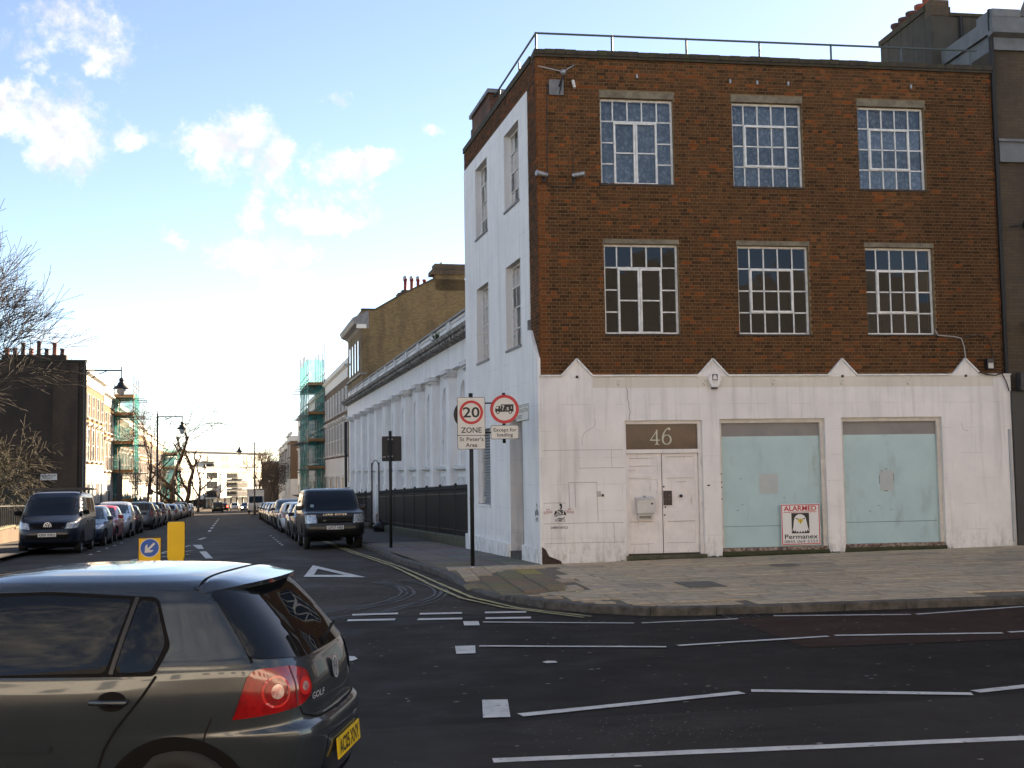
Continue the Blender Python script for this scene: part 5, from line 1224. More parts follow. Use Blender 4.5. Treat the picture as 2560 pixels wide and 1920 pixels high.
for p0, p1, q0, q1 in ((775,895,700,745),(1015,1130,695,745),(1235,1270,695,735),(1500,1560,700,745)): awin(p0, p1, q0, q1, None, -.01, 2)
for q0, q1 in ((830,930),(970,1080),(1110,1220)):
    awin(760, 915, q0, q1, None, -.36, 3); awin(1060, 1390, q0, q1, (1140,1320), -.36, 5); awin(1500, 1640, q0, q1, None, -.36, 3)
for k in range(10): MB().box(ax(800+k*95), ax(806+k*95), .3, .5, -1.5, 2.3).build('shop_mullion', apt_w, ap)
# lower blocks seen past its right end
fb = thing('far_building', 'low dark building seen between the trees right of the pale apartment block', 'building', UV(262, 2, -6), SA)
MB().box(-1, 16, 0, 8, 0, 10.5).build('wall', stock_dk, fb); MB().box(-1.2, 16.2, -.2, 8, 10.5, 11).build('parapet', nb_trim, fb)
for k in range(4): MB().box(.5+k*2.6, 1.8+k*2.6, -.05, .05, 6, 8).build('window', far_glass, fb)
fb2 = thing('far_building', 'pale low building beyond the far end of the left-hand terrace', 'building', UV(190, -16, -4.6), SA)
MB().box(-10, 0, 0, 60, 0, 9.5).build('wall', terr_white, fb2); MB().box(-10, .3, 0, 60, 9.5, 9.8).build('cornice', terr_white, fb2)
for k in range(14):
    for z in (1.5, 4.4, 7): MB().box(-.02,.04,2+k*4,3.2+k*4,z,z+1.7).build('window', far_glass, fb2)
# ---- garden wall and railings on the left, before the gable
gw = street_thing('garden_wall', 'low brick garden wall with iron railings beside the blue van', 'wall', 6.0, -14.75, 0)
wall_b = brickmat('garden_brick', (.10,.055,.03), (.07,.04,.025), (.08,.07,.05), (.04,.03,.02))
for k in range(13):
    u = k*4.0; z = gz(UV(6+u, -14.7).y); MB().box(-.12,.12,u,u+4,z-.3,z+.60).build('wall_section', wall_b, gw); MB().box(-.16,.16,u,u+4,z+.60,z+.67).build('wall_coping', mk('mossy_coping', (.10,.095,.06), .9, (.06,.065,.035), 5), gw)
barm = MB().box(-.012,.012,-.012,.012,0,.95).mesh('bar'); barm.materials.append(black_iron)
for k in range(130):
    u = .2+k*.4; o = bpy.data.objects.new('bar', barm); C.objects.link(o); o.parent = gw; o.location = (0, u, gz(UV(6+u, -14.7).y)+.65)
for k in range(13):
    u = k*4.0; z0_, z1_ = gz(UV(6+u, -14.7).y), gz(UV(10+u, -14.7).y); MB().tube((0,u,z0_+1.5),(0,u+4,z1_+1.5),.022,.022,6).build('rail', black_iron, gw)
# iron railings before the left terrace
lr = street_thing('iron_railing', 'black spiked iron railings along the front of the sunlit left-hand terrace', 'railing', 60.0, -14.6, 0)
spm = MB(); spm.box(-.014,.014,-.014,.014,0,1.15); spm.lathe([(.0,1.32),(.03,1.2),(.014,1.15)], n=4); spme = spm.mesh('bar'); spme.materials.append(black_iron)
for k in range(170):
    u = k*.3+(0 if k < 60 else 0); 
    if abs((u % 5.85)-4.3) < .55: continue
    o = bpy.data.objects.new('bar', spme); C.objects.link(o); o.parent = lr; o.location = (0, u, gz(UV(60+u, -14.6).y)+.1)
for k in range(13): 
    u = k*4.0; MB().tube((0,u,gz(UV(60+u,-14.6).y)+1.1),(0,u+4,gz(UV(64+u,-14.6).y)+1.1),.02,.02,6).build('rail', black_iron, lr)
# iron railings before the hall, on a stone plinth, with an arched gate
hr = street_thing('iron_railing', 'tall black iron railings on a mossy stone plinth in front of the white hall', 'railing', 8.0, .2, 0)
plm = mk('mossy_plinth', (.085,.08,.055), .95, (.05,.06,.03), 4, bump=.5)
rb = MB(); rb.box(-.014,.014,-.020,.020,0,1.36); rb.lathe([(0,1.52),(.03,1.40),(.014,1.34)], n=4); rbm = rb.mesh('bar'); rbm.materials.append(black_iron)
def hall_rail(ua, ub, step):
    n = int((ub-ua)/step)
    for k in range(n):
        u = ua+k*step; p = UV(8+u, .2); o = bpy.data.objects.new('bar', rbm); C.objects.link(o); o.parent = hr; o.location = (0, u, gz(p.y)+.38)
    m_ = int((ub-ua)/3)+1
    for k in range(m_):
        a = ua+(ub-ua)*k/m_; b = ua+(ub-ua)*(k+1)/m_; za, zb = gz(UV(8+a,.2).y), gz(UV(8+b,.2).y)
        for dz in (.55, 1.62): MB().prism([(-.02,-.02),(.02,-.02),(.02,.02),(-.02,.02)], (0,a,za+dz), (1,0,0), (0,0,1), (0,b-a,zb-za)).build('rail', black_iron, hr)
        MB().prism([(-.16,-.4),(.2,-.4),(.2,.36),(.14,.40),(-.10,.40),(-.16,.36)], (0,a,za), (1,0,0), (0,0,1), (0,b-a-.01,zb-za)).build('plinth_stone', plm, hr)
        MB().lathe([(.045,0),(.045,1.72),(.06,1.75),(.025,1.80),(.055,1.87),(.04,1.92),(0,1.95)], (0,a,za), 8).build('post', black_iron, hr)
hall_rail(.05, 21.1, .098); hall_rail(24.0, 48.5, .30)
gt = street_thing('iron_gate', 'open iron gateway with a thin arch over it between the black railings', 'gate', 29.1, .2, gz(UV(30.5,.2).y))
for y in (.05, 2.75):
    MB().box(-.03,.03,y-.03,y+.03,0,3.2).build('gate_post', black_iron, gt)
MB().path([(0,.05,2.9)]+[(0,1.4-1.35*math.cos(t),2.9+.42*math.sin(t)) for t in lin(0, PI, 10)]+[(0,2.75,2.9)], .022, 6).build('arch', black_iron, gt)
for k in range(5): MB().tube((-.05-.22*k,2.7,.1),(-.05-.22*k,2.7,1.9+.1*math.sin(k)),.012,.012,6).build('gate_bar', black_iron, gt)
for z in (.2, 1.7): MB().tube((0,2.7,z),(-1.0,2.7,z),.016,.016,6).build('gate_rail', black_iron, gt)
bol = street_thing('short_post', 'short pale striped post by the gate in the railings', 'post', 27.2, -.15, gz(UV(27.2,0).y)+.1); MB().tube((0,0,0),(0,0,.78),.05,.05,10).build('shaft', mk('post_pale', (.35,.33,.28), .7, (.20,.10,.06), 7), bol); MB().lathe([(.055,.78),(.05,.84),(0,.86)], n=10).build('cap', sign_white, bol)
bag = street_thing('rubbish_bag', 'small black rubbish bag slumped at the foot of the gate', 'bag', 26.4, -.1, gz(UV(26.4,0).y)+.1)
bgm = bmesh.new(); bmesh.ops.create_icosphere(bgm, subdivisions=3, radius=.3)
for v in bgm.verts: v.co *= 1+.25*noise.noise(v.co*5); v.co.z = max(-.2, v.co.z*.8); 
for v in bgm.verts: v.co.z += .2
me = bpy.data.meshes.new('sack'); bgm.to_mesh(me); bgm.free(); smooth(link('sack', me, mk('bin_bag', (.012,.012,.014), .35), bag)); MB().tube((0,0,.42),(.03,.02,.56),.03,.07,8).build('knot', MATS['bin_bag'], bag)
# ================================================================ signs, posts, lamps, bollards
def disc(mb_, x, y, z, r0, r1, n=40, dy=.0):
    """flat ring (r0 inner, r1 outer) facing -y"""
    V_ = [(x+r*math.cos(2*PI*i/n), y, z+r*math.sin(2*PI*i/n)) for r in (r0, r1) for i in range(n)]
    if r0 <= 0: return mb_.add([(x+r1*math.cos(2*PI*i/n), y, z+r1*math.sin(2*PI*i/n)) for i in range(n)], [tuple(range(n))])
    return mb_.add(V_, [(i, (i+1) % n, n+(i+1) % n, n+i) for i in range(n)])
def rrect(mb_, x0, x1, z0, z1, r, y, d=None):
    P_ = []
    for cx, cz, a in ((x1-r, z1-r, 0), (x0+r, z1-r, PI/2), (x0+r, z0+r, PI), (x1-r, z0+r, 3*PI/2)): P_ += [(cx+r*math.cos(a+t), cz+r*math.sin(a+t)) for t in lin(0, PI/2, 5)]
    return mb_.prism(P_, (0,y,0), (1,0,0), (0,0,1), (0,d or .003,0))
zs = thing('zone_sign', 'black post with a 20 zone plate and round lorry sign at the pavement corner', 'road sign', (2.61, 23.45, foot_z(2.61, 23.6)))
ZB = foot_z(2.61, 23.6)
MB().tube((0,.06,-.05),(0,.06,3.58-ZB),.042,.042,14).build('post', black_iron, zs, True); MB().tube((0,.06,-.01),(0,.06,.03),.06,.055,14).build('post_collar', galv, zs)
MB().box(-.05,.05,.10,.105,1.33,1.42).build('post_sticker', sign_white, zs)
zx0, zx1, zz0, zz1 = -.287, .287, 2.435-ZB, 3.496-ZB
p = MB(); rrect(p, zx0, zx1, zz0, zz1, .03, -.004, .012); plate = p.build('sign_plate', sign_black, zs)
zd = 2.717-ZB
p = MB(); rrect(p, zx0+.010, zx1-.010, zd+.006, zz1-.010, .022, -.0065); p.build('plate_face', sign_white, plate)
p = MB(); rrect(p, zx0+.010, zx1-.010, zz0+.010, zd-.006, .022, -.0065); p.build('plate_face', sign_white, plate)
cz = 3.496-ZB-.309
r_ = MB(); disc(r_, 0, -.0075, cz, .188, .243); r_.build('red_ring', red_paint, plate)
text('20', .205, sign_black, plate, front_at(0, -.0085, cz-.100), width=.345, bold=.018)
text('ZONE', .108, sign_black, plate, front_at(0, -.0085, zd+.055), width=.42, bold=.014)
text("St Peter's", .078, sign_black, plate, front_at(0, -.0085, zd-.115), width=.49, bold=.012)
text('Area', .078, sign_black, plate, front_at(0, -.0085, zd-.232), width=.235, bold=.012)
bd = MB(); bd.prism([(.30*math.cos(t), .30*math.sin(t)) for t in lin(0, 2*PI, 32)[:-1]], (-.05,.11,3.15-ZB), (1,0,0), (0,0,1), (0,.006,0)); bd.build('rear_disc', dark_metal, zs)
# outrigger with the lorry sign, turned a little
og = MB(); og.tube((.05,.06,3.375-ZB),(.70,.04,3.375-ZB),.016,.016,8); og.build('bracket', black_iron, zs); MB().tube((.05,.06,2.775-ZB),(.70,.04,2.775-ZB),.016,.016,8).build('bracket', black_iron, zs)
MB().tube((.68,.06,2.555-ZB),(.68,.06,3.585-ZB),.034,.034,12).build('short_post', black_iron, zs, True)
RT = Matrix.Translation((.685,.0,3.247-ZB)) @ Matrix.Rotation(math.radians(-9), 4, 'Z')
rd = MB(RT); rd.prism([(.295*math.cos(t), .295*math.sin(t)) for t in lin(0, 2*PI, 48)[:-1]], (0,-.004,0), (1,0,0), (0,0,1), (0,.012,0)); rdo = rd.build('round_plate', red_paint, zs)
f_ = MB(RT); disc(f_, 0, -.0055, 0, 0, .232); f_.build('plate_face', sign_white, rdo)
ly = MB(RT); X0 = -.19
ly.prism([(-.075,-.055),(.185,-.055),(.185,.098),(-.075,.098)], (0,-.007,0), (1,0,0), (0,0,1), (0,.001,0)); ly.prism([(-.19,-.055),(-.085,-.055),(-.085,.068),(-.165,.068),(-.19,.0)], (0,-.007,0), (1,0,0), (0,0,1), (0,.001,0)); ly.prism([(-.09,-.055),(-.07,-.055),(-.07,.01),(-.09,.01)], (0,-.0072,0), (1,0,0), (0,0,1), (0,.001,0)); ly.build('lorry_symbol', sign_black, rdo)
wn = MB(RT); wn.prism([(-.172,.012),(-.125,.012),(-.125,.055),(-.16,.055)], (0,-.0078,0), (1,0,0), (0,0,1), (0,.0005,0)); wn.build('lorry_window', sign_white, rdo)
for x in (-.135, .118):
    w_ = MB(RT); disc(w_, x, -.0078, -.062, 0, .036, 20); w_.build('lorry_wheel', sign_black, rdo); w_ = MB(RT); disc(w_, x, -.0086, -.062, 0, .019, 16); w_.build('lorry_hub', sign_white, rdo)
for tx, x, z, h, w_ in (('7', -.03, -.022, .098, .052), ('.5', .055, -.022, .060, .075), ('t', .142, .008, .062, .028)):
    o = link('lettering', text_mesh(tx, h, width=w_, bold=.012), sign_white, rdo); o.matrix_local = RT @ front_at(x, -.0085, z)
px0, px1, pz0, pz1 = .685-.288, .685+.288, 2.635-ZB, 2.921-ZB
p = MB(); rrect(p, px0, px1, pz0, pz1, .03, -.004, .010); pp_ = p.build('supplementary_plate', sign_black, zs); p = MB(); rrect(p, px0+.010, px1-.010, pz0+.010, pz1-.010, .024, -.0065); p.build('plate_face', sign_white, pp_)
text('Except for', .072, sign_black, pp_, front_at(.685, -.0085, 2.79-ZB), width=.47, bold=.010); text('loading', .072, sign_black, pp_, front_at(.685, -.0085, 2.69-ZB), width=.325, bold=.010)
# back of a square sign further down the street
p0 = UV(9.84, -1.86); bs = thing('square_sign', 'dark back of a square sign on a black post beside the railings', 'road sign', (p0.x, p0.y, pz(p0.x, p0.y)), SA)
zb = pz(p0.x, p0.y); MB().tube((0,0,-.05),(0,0,3.18-zb),.045,.045,12).build('post', black_iron, bs, True)
p = MB(); rrect(p, -.235, .335, 2.31-zb, 3.03-zb, .03, .05, .01); p.build('panel', dark_metal, bs)
for z in (2.43, 2.92): MB().box(-.07,.07,-.02,.055,z-zb,z+.04-zb).build('clamp', galv, bs)
MB().box(-.21,-.13,.044,.049,2.42-zb,2.45-zb).build('sticker', galv, bs)
# street name plate on the side wall
np_ = thing('street_name_plate', 'white street name plate reading Packington Street on the white side wall', 'street sign', UV(.92, -.022, 3.42-.33), SA)
NM = Matrix.Rotation(-PI/2, 4, 'Z')       # text plane: reads along -u .. seen from the street
p = MB(NM); p.box(-1.15, .0, -.004, .006, 0, .36); npo = p.build('plate', sign_white, np_)
e = MB(NM)
for q in ((-1.15,0,-.006,-.004,0,.012),(-1.15,0,-.006,-.004,.348,.36),(-1.15,-1.138,-.006,-.004,.012,.348),(-.012,0,-.006,-.004,.012,.348)): e.box(*q)
e.build('border', sign_black, npo)
for tx, h, z, w_, mt in (('LONDON BOROUGH OF ISLINGTON', .030, .30, .95, sign_black), ('PACKINGTON', .085, .185, 1.02, sign_black), ('STREET', .085, .055, .58, sign_black)):
    o = link('lettering', text_mesh(tx, h, width=w_, bold=.006), mt, npo); o.matrix_local = NM @ front_at(-.575 if tx != 'STREET' else -.84, -.006, z)
# name plate on the gable
gp = street_thing('street_name_plate', 'small white street name plate low on the dark gable wall', 'street sign', 59.6, -18.6, 2.0-.2)
p = MB(); p.box(-.1, .95, -.08, -.05, 0, .42); gpo = p.build('plate', sign_white, gp)
text('PACKINGTON', .12, sign_black, gpo, front_at(.42, -.085, .23), width=.85, bold=.006); text('STREET', .12, sign_black, gpo, front_at(.42, -.085, .06), width=.5, bold=.006)
# alarm company board on the shop window
al = thing('alarm_sign', 'red bordered white alarm board with eagle head, foot of left shop window', 'sign', (9.365, 24.052, .30))
aw_m = mk('alarm_white', (.66,.66,.66), .4)
b0 = MB().box(0,.885,0,.012,0,.88).build('board', aw_m, al)
e = MB()
for q in ((.012,.873,.012,.03),(.012,.873,.85,.868),(.012,.03,.03,.85),(.855,.873,.03,.85)): e.box(q[0],q[1],-.002,0,q[2],q[3])
e.build('red_border', red_paint, b0)
text('ALARMED', .105, red_paint, b0, front_at(.44, -.003, .735), width=.74, bold=.022); MB().box(.06,.81,-.003,-.001,.70,.712).build('red_rule', red_paint, b0)
MB().box(.235,.635,-.003,-.001,.25,.685).build('black_panel', sign_black, b0)
eag = [(.245,.29),(.275,.40),(.285,.50),(.305,.585),(.345,.635),(.40,.66),(.455,.66),(.515,.635),(.555,.585),(.575,.50),(.595,.40),(.625,.29),(.585,.325),(.57,.275),(.535,.315),(.515,.262),(.485,.305),(.455,.258),(.425,.30),(.395,.258),(.36,.305),(.34,.265),(.315,.32),(.295,.28),(.28,.325)]
MB().prism(eag, (0,-.0045,0), (1,0,0), (0,0,1), (0,.001,0)).build('eagle_head', aw_m, b0)
MB().prism([(.37,.535),(.40,.555),(.435,.56),(.47,.555),(.50,.535),(.48,.50),(.455,.475),(.435,.44),(.415,.475),(.39,.50)], (0,-.006,0), (1,0,0), (0,0,1), (0,.001,0)).build('eagle_beak', mk('beak_yellow', (.55,.40,.03), .5), b0)
MB().prism([(.432,.47),(.438,.47),(.438,.55),(.432,.55)], (0,-.0072,0), (1,0,0), (0,0,1), (0,.001,0)).build('eagle_beak_line', sign_black, b0)
for s in (-1, 1): MB().prism([(.435+s*.035,.555),(.435+s*.11,.585),(.435+s*.105,.56),(.435+s*.055,.545)], (0,-.006,0), (1,0,0), (0,0,1), (0,.001,0)).build('eagle_eye', sign_black, b0)
text('Permanex', .095, sign_black, b0, front_at(.44, -.003, .135), width=.75, bold=.016); text('0845 069 5555', .062, sign_black, b0, front_at(.445, -.003, .045), width=.76)
# hexagonal alarm bell box
hx = thing('alarm_box', 'white hexagonal alarm bell box with an eagle badge below the second pediment', 'alarm', (7.925, 24.0, 3.855))
hxp = [(-.09,.15),(.09,.15),(.15,.03),(.075,-.145),(-.075,-.145),(-.15,.03)]
bevel(MB().prism(hxp, (0,-.10,0), (1,0,0), (0,0,1), (0,.10,0)).build('case', aw_m, hx), .012); MB().box(-.06,.06,-.09,.0,-.18,-.14).build('siren_base', dark_metal, hx)
MB().box(-.06,.06,-.103,-.1005,.0,.135).build('badge', sign_black, hx); MB().prism([(p_[0]*.26-.113, p_[1]*.26-.052) for p_ in eag], (0,-.105,0), (1,0,0), (0,0,1), (0,.001,0)).build('eagle_head', aw_m, hx)
text('Permanex', .016, sign_black, hx, front_at(0, -.1025, -.035), width=.12); text('0845 069 5555', .010, sign_black, hx, front_at(0, -.1025, -.06), width=.09)
# stencilled graffiti low on the wall (flat paint on the building)
ink = mk('stencil_black', (.018,.018,.02), .8); ink_r = mk('spray_red', (.30,.02,.03), .8)
def stencil(o, ax, parent, sx=1.0):
    o, ax = Vector(o), Vector(ax)
    def P(poly, name='stencil_paint', mat=ink): 
        m_ = MB(); m_.add([o+ax*(p[0]*sx)+Vector((0,0,p[1])) for p in poly], [tuple(range(len(poly)))]); m_.build(name, mat, parent)
    P([(.15,.49),(.18,.495),(.205,.47),(.205,.40),(.185,.37),(.165,.365),(.16,.39),(.175,.41),(.165,.44),(.15,.455)])       # shaded half of the head
    P([(.12,.50),(.155,.505),(.15,.515),(.125,.512)])
    P([(.10,.355),(.13,.37),(.165,.352),(.20,.365),(.235,.345),(.215,.335),(.165,.33),(.13,.34)])
    P([(.055,.335),(.085,.35),(.095,.31),(.085,.28),(.05,.255),(.03,.26)]); P([(.235,.345),(.26,.33),(.285,.285),(.29,.25),(.26,.245),(.24,.28)])
    P([(.10,.335),(.125,.325),(.12,.30),(.15,.305),(.155,.285),(.11,.28)]); P([(.16,.33),(.215,.33),(.225,.30),(.205,.275),(.175,.285),(.19,.305),(.165,.31)]); P([(.085,.268),(.24,.272),(.24,.255),(.085,.252)])
    P([(.03,.245),(.10,.25),(.11,.235),(.09,.225),(.03,.23)]); P([(.065,.175),(.14,.19),(.20,.185),(.26,.215),(.26,.195),(.20,.165),(.14,.17)]); P([(.07,.155),(.255,.16),(.25,.15),(.07,.146)]); P([(.06,.12),(.26,.125),(.26,.118),(.06,.113)]); P([(.06,.17),(.068,.17),(.066,.115),(.058,.115)]); P([(.252,.165),(.26,.165),(.262,.12),(.254,.12)])
    P([(.12,.145),(.20,.147),(.19,.135),(.13,.133)])
st_o = (4.355, 23.9965, .795)
stencil(st_o, (1,0,0), bld); 
for o in list(bld.children):
    pass
def wall_text(t, h, w, mat, x, z, rot=0.0):
    o = link('graffiti_lettering', text_mesh(t, h, width=w, bold=.01), mat, bld); o.matrix_local = Matrix.Translation((x-KX, -.0035, z)) @ FRONT @ Matrix.Rotation(rot, 4, 'Z')
wall_text('DARREN NEVILLE', .05, .36, ink, 4.49, .765)
for x in (4.26, 4.72): wall_text('RIP', .028, .075, ink_r, x, 1.155, .15 if x < 4.5 else -.12); wall_text('DOUG', .055, .17, ink_r, x, 1.085, .16 if x < 4.5 else -.12)
for o in bld.children:
    if o.name.startswith('stencil_paint'): o.matrix_parent_inverse = bld.matrix_world.inverted() if False else Matrix.Translation((-KX, -KY, 0))
so_ = UV(.42, -.056, .80)
n0 = len(bld.children); stencil(so_, (Sx*-1, Sy*-1, 0), bld, 1.05)
for o in bld.children:
    if o.name.startswith('stencil_paint'): o.matrix_parent_inverse = Matrix.Translation((-KX, -KY, 0))
# ---- street lamps: column, bracket arm and hanging lantern
lamp_m = mk('lamp_black', (.012,.013,.015), .4)
def street_lamp(label, u, v, side, h=7.9):
    p = UV(u, v); t = thing('street_lamp', label, 'street lamp', (p.x, p.y, gz(p.y)+.1), SA, 'street lamps'); s = side
    MB().lathe([(.14,0),(.14,.9),(.11,1.0),(.085,1.1),(.065,h-.4),(.075,h-.35),(.055,h-.2),(.06,h-.1),(.02,h),(.035,h+.06),(0,h+.18)], n=12).build('column', lamp_m, t, True)
    MB().path([(0,0,h-.28),(s*1.62,0,h-.28)], .035, 8).build('arm', lamp_m, t); MB().path([(0,0,h-.85),(s*.5,0,h-.5),(s*.95,0,h-.31)], .022, 6).build('stay', lamp_m, t)
    MB().tube((s*1.62,0,h-.1),(s*1.62,0,h-.75),.025,.025,8).build('hanger', lamp_m, t)
    ln = MB().lathe([(.05,-.0),(.11,-.05),(.12,-.14),(.09,-.17),(.17,-.27),(.20,-.36),(.40,-.50),(.41,-.53),(.22,-.53)], (s*1.62,0,h-.62), 16).build('lantern', lamp_m, t, True)
    MB().lathe([(.20,-.53),(.21,-.62),(.15,-.78),(.06,-.86),(0,-.87)], (s*1.62,0,h-.62), 14).build('lamp_bowl', mk('lamp_bowl', (.62,.62,.58), .25, coat=.5), ln, True)
    return t
street_lamp('black street lamp standing by the corner of the dark gable at left', 34.2, -13.0, 1, 8.0)
street_lamp('black street lamp midway along the left-hand terrace', 59.2, -11.2, 1, 7.6)
street_lamp('black street lamp on the right side far down the street', 104.0, -3.84, -1, 7.9)
street_lamp('distant street lamp before the apartment block, leftmost of the far lamps', 150, -11.6, 1, 7.6)
street_lamp('distant street lamp low in front of the apartment block', 205, -12.2, 1, 7.2)
pk = street_thing('parking_post', 'slim black parking post in front of the first sunlit house', 'post', 47.5, -12.6, gz(UV(47.5,-12.6).y)+.1)
MB().tube((0,0,0),(0,0,4.0),.045,.045,10).build('post', lamp_m, pk); MB().box(-.16,.16,-.05,.05,1.6,3.1).build('panel', dark_metal, pk)
for k, (u, v, hh) in enumerate(((72, -12.4, 3.0), (108, -12.3, 5.0))):
    t = street_thing('sign_post', 'thin black sign post, %s of the pair down the left footway' % ('nearer', 'farther')[k], 'post', u, v, gz(UV(u, v).y)+.1)
    MB().tube((0,0,0),(0,0,hh),.04,.04,8).build('post', lamp_m, t); MB().box(-.15,.15,-.02,.02,hh*.7,hh*.7+.45).build('panel', dark_metal, t)
# ---- island bollards
isl = MB(STREET)
n = 20; ring = [(-7.55+.75*math.cos(t), .0+3.9*math.sin(t)) for t in lin(0, 2*PI, n)[:-1]]
isl.v += [tuple(STREET @ Vector((x, y, 0)) + Vector((0,0,gz((STREET @ Vector((x,y,0))).y)-.05))) for x, y in ring]; isl.v += [tuple(STREET @ Vector((-7.55+(x+7.55)*.95, y*.98, 0)) + Vector((0,0,gz((STREET @ Vector((x,y,0))).y)+.11))) for x, y in ring]
isl.M = None; isl.f += [(i, (i+1) % n, n+(i+1) % n, n+i) for i in range(n)] + [tuple(range(n, 2*n))]
tag(isl.build('traffic_island', granite), kind='structure')
yel = mk('bollard_yellow', (.90,.52,.012), .4, (.85,.48,.01), 3); blue = mk('arrow_blue', (.012,.09,.36), .4)
p = Vector((-3.275, 20.83, 0)); ab = thing('keep_left_bollard', 'yellow island bollard with a white arrow on a blue disc', 'bollard', (p.x, p.y, gz(p.y)+.1), .12)
q = MB(); rrect(q, -.185, .185, .02, .875, .03, -.09, .18); bevel(q.build('body', yel, ab), .012); bo2 = mk('bollard_edge', (.05,.03,.03), .5)
e = MB(); 
for b_ in ((-.195,.195,-.096,-.088,.865,.885),(-.195,-.18,-.096,-.088,0,.87),(.18,.195,-.096,-.088,0,.87)): e.box(*b_)
e.build('edge_trim', bo2, ab)
e = MB(); disc(e, 0, -.0945, .70, 0, .150, 32); e.build('blue_disc', blue, ab); e = MB(); disc(e, 0, -.0955, .70, .150, .162, 32); e.build('disc_rim', sign_white, ab)
cA, sA = math.cos(math.radians(225)), math.sin(math.radians(225))
arr = [(-.11,-.018),(.03,-.018),(-.02,-.075),(.03,-.075),(.115,0),(.03,.075),(-.02,.075),(.03,.018),(-.11,.018)]
MB().prism([(a*cA-b*sA, .70+a*sA+b*cA) for a, b in arr], (0,-.0975,0), (1,0,0), (0,0,1), (0,.001,0)).build('arrow', sign_white, ab)
p = Vector((-3.46, 25.4, 0)); yb = thing('rear_bollard', 'plain yellow back of an island bollard', 'bollard', (p.x, p.y, gz(p.y)+.1), .1)
pf = [(-.175,.28),(-.175,1.0),(-.155,1.02),(.155,1.02),(.175,1.0),(.175,.28),(.11,.12),(-.11,.12)]
bevel(MB().prism(pf, (0,-.08,0), (1,0,0), (0,0,1), (0,.16,0)).build('body', yel, yb), .012); MB().prism([(x*1.05, .58+(z-.58)*1.03) for x, z in pf], (0,-.03,0), (1,0,0), (0,0,1), (0,.06,0)).build('edge_trim', bo2, yb); MB().box(-.12,.12,-.1,.1,-.05,.14).build('base', dark_metal, yb)
# ================================================================ bare winter trees
bark_d = mk('dark_bark', (.040,.032,.026), .95, (.022,.018,.015), 7, bump=.5)
bark_w = mk('warm_bark', (.085,.060,.042), .95, (.05,.036,.027), 7, bump=.5)
bark_o = mk('olive_twig', (.05,.042,.022), .9, (.03,.026,.015), 5)
def bare_tree(name, label, loc, h, spec, seed, bark=bark_d, twig=bark_d, trunk_r=.2, lean=(0,0), group='bare street trees', limit=9000, thin=.006):
    """spec: (trunk fraction, spread, levels, children, length ratio, droop)"""
    R = random.Random(seed); t = thing(name, label, 'tree', loc, 0, group)
    fr, spread, levels, kids, ratio, droop = spec
    tr = MB(); br = MB(); tw = MB(); cnt = [0]
    def grow(p, d, l, r, lev):
        if cnt[0] > limit: return
        n = 3 if lev <= 2 else 2; q = p; dd = d.copy(); mb_ = tr if lev == 0 else br if lev <= 2 else tw; pts = [(q, r)]
        for k in range(n):
            dd = (dd + Vector((R.gauss(0,.13), R.gauss(0,.13), R.gauss(0,.09)-droop*lev*.03))).normalized()
            q2 = q + dd*(l/n); r2 = max(thin, r*(1-.36*(k+1)/n)); mb_.tube(q, q2, r*(1-.36*k/n) if r > thin else thin, r2, 7 if lev == 0 else 5 if lev <= 2 else 3, cap=False); q = q2; pts.append((q, r2)); cnt[0] += 1
        if lev >= levels: return
        nk = kids[min(lev, len(kids)-1)]
        for k in range(nk):
            s = .45+.55*(k+1)/nk if lev > 0 else .62+.38*(k+1)/nk
            i = min(n-1, int(s*n-1e-6)); a, b = pts[i], pts[i+1]; f = s*n-i; base = a[0].lerp(b[0], f); rr = a[1]+(b[1]-a[1])*f
            ax_ = dd.orthogonal().normalized(); ax_.rotate(Matrix.Rotation(R.uniform(0, 2*PI), 3, dd))
            ang = spread*R.uniform(.55, 1.25) if k < nk-1 else spread*R.uniform(.15, .5)
            nd = (dd*math.cos(ang)+ax_*math.sin(ang)); nd.z += .18 if lev < 3 else .05
            grow(base, nd.normalized(), l*ratio*R.uniform(.8, 1.2), max(thin, rr*R.uniform(.55, .75)), lev+1)
    d0 = Vector((lean[0], lean[1], 1)).normalized()
    grow(Vector((0,0,-.2)), d0, h*fr, trunk_r, 0)
    tr.build('trunk', bark, t, True)
    if br.v: br.build('branches', bark, t, True)
    if tw.v: c = tw.build('crown', twig, t); c['kind'] = 'stuff'
    return t
# the big garden tree at the left edge
p = Vector((-15.1, 48.5, gz(48.5)))
bare_tree('bare_tree', 'big bare tree with fine twigs in front of the dark gable at the left edge', p, 14.6, (.27, .50, 7, (6,5,4,4,3,3), .745, .15), 5, bark_d, bark_d, .28, (.03,0), None, 70000, .0095)
bare_tree('bare_shrub', 'bushy bare shrub with olive twigs below the big tree before the gable', Vector((-14.2, 50.5, gz(50))), 6.2, (.28, .75, 6, (6,4,4,3,3), .78, .9), 11, bark_o, bark_o, .12, (.1,0), None, 7000, .008)
q = UV(65.5, -12.5); bare_tree('slender_tree', 'slender pale-barked tree with drooping twigs beside the left scaffold', (q.x, q.y, gz(q.y)+.1), 10.3, (.42, .5, 5, (5,4,4,3), .66, 1.6), 21, bark_w, bark_d, .13, (.05,0), 'bare street trees', 4500, .010)
q = UV(58.5, -12.6); bare_tree('sapling', 'thin bare sapling by the left footway in front of the terrace', (q.x, q.y, gz(q.y)+.1), 5.0, (.4, .45, 4, (4,3,3), .62, .6), 23, bark_d, bark_d, .04, (0,0), 'bare street trees', 700, .008)
